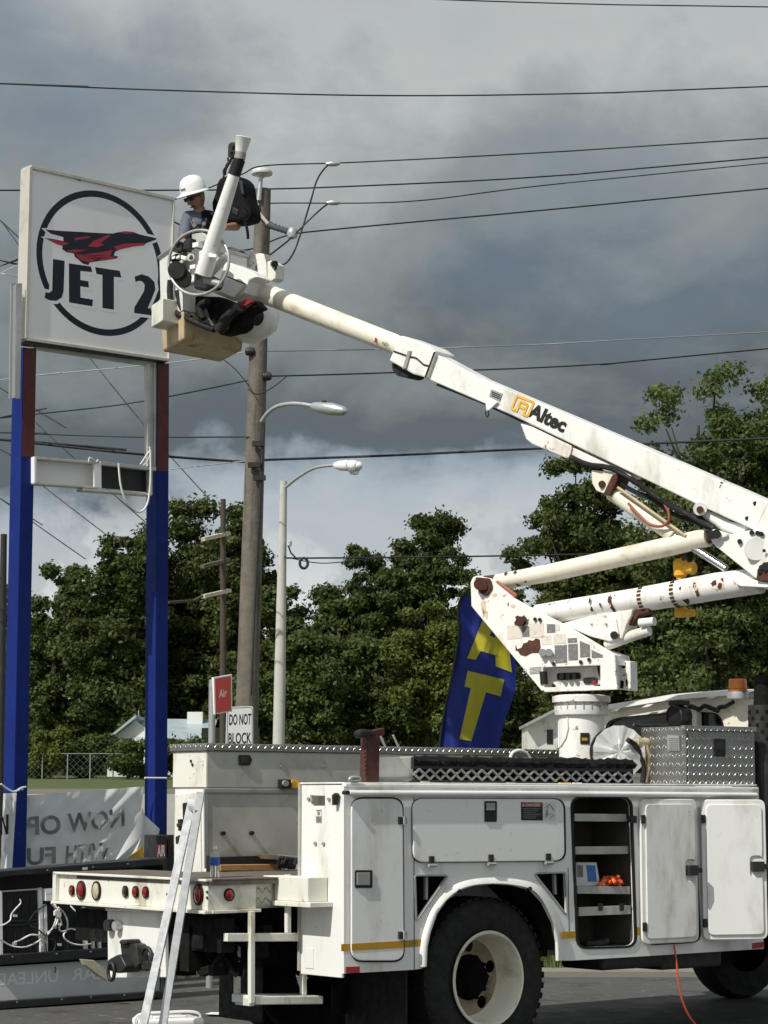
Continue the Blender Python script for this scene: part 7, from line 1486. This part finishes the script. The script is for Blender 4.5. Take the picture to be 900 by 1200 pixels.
wire([(-40, 430), (12, 462), (45, 498), (125, 572), (180, 620)], 38, 36, 0.0108, 'diagonal wire descending behind the light box')
wire([(-30, 510), (10, 532), (45, 565), (125, 627)], 38, 36, 0.0101, 'diagonal wire descending below the light box')
wire([(-30, 565), (0, 584), (50, 620), (100, 655)], 38, 36, 0.0094, 'lowest diagonal wire left of the second blue post')
wire([(-30, 297), (0, 305), (30, 311)], 34, 34, 0.0094, 'short level wire beside the upper left of the sign')
wire([(-30, 324), (0, 312), (30, 302)], 34, 34, 0.0086, 'short rising wire beside the left edge of the sign')
wire([(-30, 336), (0, 321), (24, 326)], 34, 34, 0.0086, 'faint wire beside the channel on the left of the sign', 'wire_pale')
wire([(200, 550), (245, 545), (290, 540)], 30, 28, 0.0072, 'thin pale wire right of the second blue post', 'wire_pale')
wire([(260, 420), (275, 432), (290, 450), (300, 462), (318, 455), (336, 441)], 27.8, 27.8, 0.0065, 'thin slack loop of wire below the bucket')
for L_, lb_ in (([(395, 191), (384, 194), (372, 210), (364, 236), (352, 275), (344, 296), (334, 309), (318, 312)], 'looping jumper wire from the upper line down to the bucket'), ([(397, 237), (384, 239), (362, 258), (340, 280), (312, 302)], 'straight jumper wire slanting from the middle line to the pole')):
    o = wire(L_, 27.5, 27.5, .011, lb_, 'wire', 'jumper_wire')
for (x, y), lb_ in (((390, 192), 'silver clamp on the upper line'), ((391, 237.5), 'silver clamp on the middle line')):
    q = PY(x, y, 27.5); tag(MB().tube([q - V((.09, 0, 0)), q - V((.04, 0, 0)), q + V((.04, 0, 0)), q + V((.09, 0, 0))], [.015, .035, .035, .015], 8).build('wire_clamp', M['aluminium'], None, smooth=60), lb_, 'clamp', 'wire clamps')
# ================================================================== WORKER
def skin(name, chains, m, parent, sub=2):
    """chains: lists of (point, radius); first point of later chains may repeat an earlier point to join it"""
    vs = []; rs = []; es = []; idx = {}
    for ch in chains:
        prev = None
        for p, r in ch:
            k_ = tuple(round(c, 4) for c in p)
            if k_ not in idx: idx[k_] = len(vs); vs.append(V(p)); rs.append(r)
            i = idx[k_]
            if prev is not None and prev != i: es.append((prev, i))
            prev = i
    o0 = ROOT[parent.name]; me = bpy.data.meshes.new(name); me.from_pydata([tuple(v - o0) for v in vs], es, []); me.materials.append(M[m])
    o = bpy.data.objects.new(name, me); COL.objects.link(o); o.parent = parent; ROOT[o.name] = o0
    s = o.modifiers.new('skin', 'SKIN'); s.use_smooth_shade = True
    me.skin_vertices[0].data[0].use_root = True
    for i, r in enumerate(rs): 
        rr_ = r if isinstance(r, tuple) else (r, r); me.skin_vertices[0].data[i].radius = rr_
    b = o.modifiers.new('subdivision', 'SUBSURF'); b.levels = sub; b.render_levels = sub; return o
YWk = 19.30
def wp(x, y, dy=0): return PY(*cC(x, y), YWk + dy)
floor = bk(.5, .5, .05); wk = thing('person', 'lineworker in white hard hat, grey shirt and dark harness standing in the raised bucket', 'person', V((wp(320, 600).x, YWk, floor.z)))
pel = V((wp(330, 800).x, YWk, floor.z + .78)); chest = wp(318, 632, .02); neck = wp(308, 566, 0); nk2 = wp(300, 540, -.03)
shL, elL, haL = wp(226, 596, -.02), wp(208, 690, -.10), wp(180, 738, -.28)
shR, elR, haR = wp(415, 590, .05), wp(560, 648, -.05), wp(452, 655, -.32)
hipL, hipR = pel + V((-.09, 0, -.04)), pel + V((.09, 0, -.04)); knL, knR = hipL + V((-.03, -.05, -.36)), hipR + V((.02, -.03, -.36)); ftL, ftR = V((knL.x, knL.y + .03, floor.z + .06)), V((knR.x, knR.y + .03, floor.z + .06))
def hand(w_, p, spread, curl):
    """palm and five bent fingers from the wrist"""
    d_ = (p - w_).normalized(); sd = d_.cross(UZ).normalized(); dn = sd.cross(d_); ch = [[(w_, .028), (p, (.036, .02))]]
    for k_, (o_, l) in enumerate(((-.028, .062), (-.010, .074), (.010, .070), (.028, .056))):
        a = p + d_ * .04 + sd * o_; ch.append([(p, (.036, .02)), (a, .010), (a + d_ * l * .5 + dn * curl * .3, .009), (a + d_ * l * .7 + dn * curl, .008)])
    ch.append([(p, (.036, .02)), (p + sd * -.042 + d_ * .01, .011), (p + sd * -.055 + d_ * .045 + dn * curl * .6, .009)]); return ch
head = nk2 + V((-.025, -.04, .105))
chains = [[(pel, .12), (chest - UZ * .12, .125), (chest, .13), (neck - UZ * .05, .075), (nk2, .055), (nk2 + UZ * .05, .056)],
          [(chest, .13), (shL, .06), (elL, .045), (haL - (haL - elL).normalized() * .05, .03)], [(chest, .13), (shR, .06), (elR, .045), (haR - (haR - elR).normalized() * .05, .03)],
          [(pel, .12), (hipL, .09), (knL, .065), (ftL, .045), (ftL + V((-.03, -.16, -.02)), .04)], [(pel, .12), (hipR, .09), (knR, .065), (ftR, .045), (ftR + V((.03, -.16, -.02)), .04)]]
chains += hand(haL - (haL - elL).normalized() * .05, haL, 0, -.03) + hand(haR - (haR - elR).normalized() * .05, haR, 0, -.035)
bodyo = skin('body', chains, 'skin', wk)
fdir = V((-.62, -.62, -.55)).normalized(); fs_ = fdir.cross(UZ).normalized(); fu = fs_.cross(fdir)
hm = MB(); nseg, nring = 24, 16; vs = []
for j in range(nring + 1):
    th = math.pi * j / nring
    for i in range(nseg):
        a = 6.28319 * i / nseg; x, y, z = math.sin(th) * math.cos(a), math.sin(th) * math.sin(a), math.cos(th)
        jaw = 1 - .22 * max(0, -z) * (1 if y < .2 else .75); p = head + fs_ * x * .072 * jaw + fdir * (y * .092 * jaw + .012 * max(0, -z)) + fu * z * .115
        if y > .85 and -.25 < z < .12: p += fdir * .016 * (1 - abs(x) * 3 if abs(x) < .33 else 0)
        vs.append(p)
hm.add(vs, [(j * nseg + i, (j + 1) * nseg + i, (j + 1) * nseg + (i + 1) % nseg, j * nseg + (i + 1) % nseg) for j in range(nring) for i in range(nseg)])
hm.obox(head + fdir * .098 - fu * .012, fs_ * .011, fdir * .018, fu * .02)
for s_ in (-1, 1): hm.obox(head + fs_ * s_ * .074 - fu * .01 - fdir * .005, fs_ * .008, fdir * .016, fu * .028)
hd = hm.build('head', M['skin'], wk, smooth=60)
MB().obox(head + fdir * .086 - fu * .062, fs_ * .024, fdir * .008, fu * .005).build('mouth', M['red_steel'], hd, bevel=.003)
mb = MB()
for s_ in (-1, 1): mb.obox(head + fdir * .09 + fs_ * s_ * .032 + fu * .014, fs_ * .026, fdir * .008, fu * .017)
for s_ in (-1, 1): mb.bar(head + fdir * .08 + fs_ * s_ * .06 + fu * .018, head + fs_ * s_ * .078 + fu * .014, .006, .008)
mb.build('sunglasses', M['black_plastic'], hd, bevel=.004)
hu = (fu * .9 + UZ * .4).normalized(); hc = head + fu * .055
hat = MB().lathe(hc, hu, [(.122, -.012), (.124, .0), (.118, .03), (.112, .07), (.09, .115), (.05, .14), (0, .148)], 32).build('hard_hat', M['hat_white'], wk, smooth=50)
mb = MB(); k = 32; vs = []; hf = (fdir - hu * fdir.dot(hu)).normalized(); hs_ = hu.cross(hf)
for r_, z_ in ((.118, .004), (1, -.016), (1, -.022), (.116, -.010)):
    for i in range(k):
        a = 6.28319 * i / k; ex_ = .138 + .032 * max(0, math.cos(a)) ** 2 + .006; q_ = r_ if r_ < 1 else ex_; vs.append(hc + (hf * math.cos(a) + hs_ * math.sin(a)) * q_ + hu * z_)
mb.add(vs, [(r_ * k + i, r_ * k + (i + 1) % k, (r_ + 1) * k + (i + 1) % k, (r_ + 1) * k + i) for r_ in range(3) for i in range(k)]); mb.build('hat_brim', M['hat_white'], hat, smooth=60)
mb = MB(); 
for dx in (-.018, 0, .018): mb.bar(hc + hf * (.06) + hs_ * dx + hu * .122, hc - hf * .08 + hs_ * dx + hu * .128, .010, .012)
mb.build('hat_ridge', M['hat_white'], hat, bevel=.004)
MB().obox(hc + hf * .118 + hu * .04, hs_ * .03, hu * .008, hf * .003).build('hat_badge', M['sticker_grey'], hat)
shirt = skin('shirt', [[(pel + UZ * .02, .135), (chest - UZ * .12, .14), (chest, .148), (neck - UZ * .055, .085), (nk2 - UZ * .025, .066)], [(chest, .148), (shL, .078), (elL, .06), (elL + (haL - elL) * .62, .045)], [(chest, .148), (shR, .078), (elR - (elR - shR) * .1, .062)]], 'shirt', wk)
skin('trousers', [[(pel + UZ * .06, .138), (pel, .135), (hipL, .105), (knL, .08), (ftL + UZ * .03, .065)], [(pel, .135), (hipR, .105), (knR, .08), (ftR + UZ * .03, .065)]], 'trousers', wk)
hv = skin('harness_vest', [[(pel + UZ * .12, .146), (chest - UZ * .1, .158), (chest + UZ * .02, .17), (neck - UZ * .06, .10)], [(chest + UZ * .02, .17), (chest * .4 + shL * .6 + UZ * .01, .088)], [(chest + UZ * .02, .17), (chest * .3 + shR * .7 + UZ * .01, .092)]], 'black_cloth', wk)
mb = MB()
for L_ in ([wp(240, 600, -.14), wp(262, 650, -.18), wp(290, 700, -.18)], [wp(350, 600, -.14), wp(330, 650, -.18), wp(306, 700, -.18)], [wp(262, 660, -.18), wp(300, 640, -.18), wp(345, 660, -.16)]): mb.tube(bez(L_, 4), .014, 6)
mb.build('harness_strap', M['frame_black'], hv, smooth=60)
mb = MB(); mb.cyl(wp(268, 640, -.17), wp(268, 640, -.2), .02, seg=10); mb.cyl(wp(330, 630, -.17), wp(330, 630, -.2), .018, seg=10); mb.cyl(wp(262, 610, -.16), wp(262, 610, -.19), .015, seg=10); mb.build('harness_ring', M['grey_metal'], hv)
# black gear bag hung on the jib behind the tube
BG = Pl(wp(500, 500, -.12), E, NB)
bg = thing('gear_bag', 'large black canvas gear bag hanging behind the jib', 'bag', BG.at(*cC(500, 640)))
bo_ = pts(cC, [(432, 322), (470, 308), (540, 312), (578, 336), (588, 380), (598, 450), (618, 520), (630, 580), (606, 608), (540, 625), (470, 628), (400, 600), (375, 540), (372, 490), (396, 420), (408, 350)])
mb = MB(); mb.slab(BG, bo_, .0, .20); mb.build('bag_body', M['black_cloth'], bg, bevel=.05, seg=4)
mb = MB()
for q in ([(560, 345), (580, 350), (592, 440), (574, 430)], [(520, 520), (560, 540), (548, 580), (516, 560)]): mb.slab(BG, pts(cC, q), .012, .02)
mb.build('bag_patch', M['frame_black'], bg, bevel=.006)
mb = MB(); mb.tube(bez([BG.at(*cC(x, y), .0) for x, y in ((606, 520), (632, 550), (636, 580), (620, 606), (600, 612))], 5), .014, 6); mb.build('bag_strap', M['black_cloth'], bg, smooth=60); mb = MB(); mb.tube(bez([BG.at(*cC(x, y), .0) for x, y in ((600, 600), (610, 640), (620, 690), (622, 730))], 5), .013, 6); mb.build('bag_strap', M['black_cloth'], bg, smooth=60); mb = MB(); mb.tube(bez([BG.at(*cC(x, y), -.02) for x, y in ((470, 310), (480, 250), (510, 215))], 5), .012, 6)
mb.build('bag_strap', M['black_cloth'], bg, smooth=60)
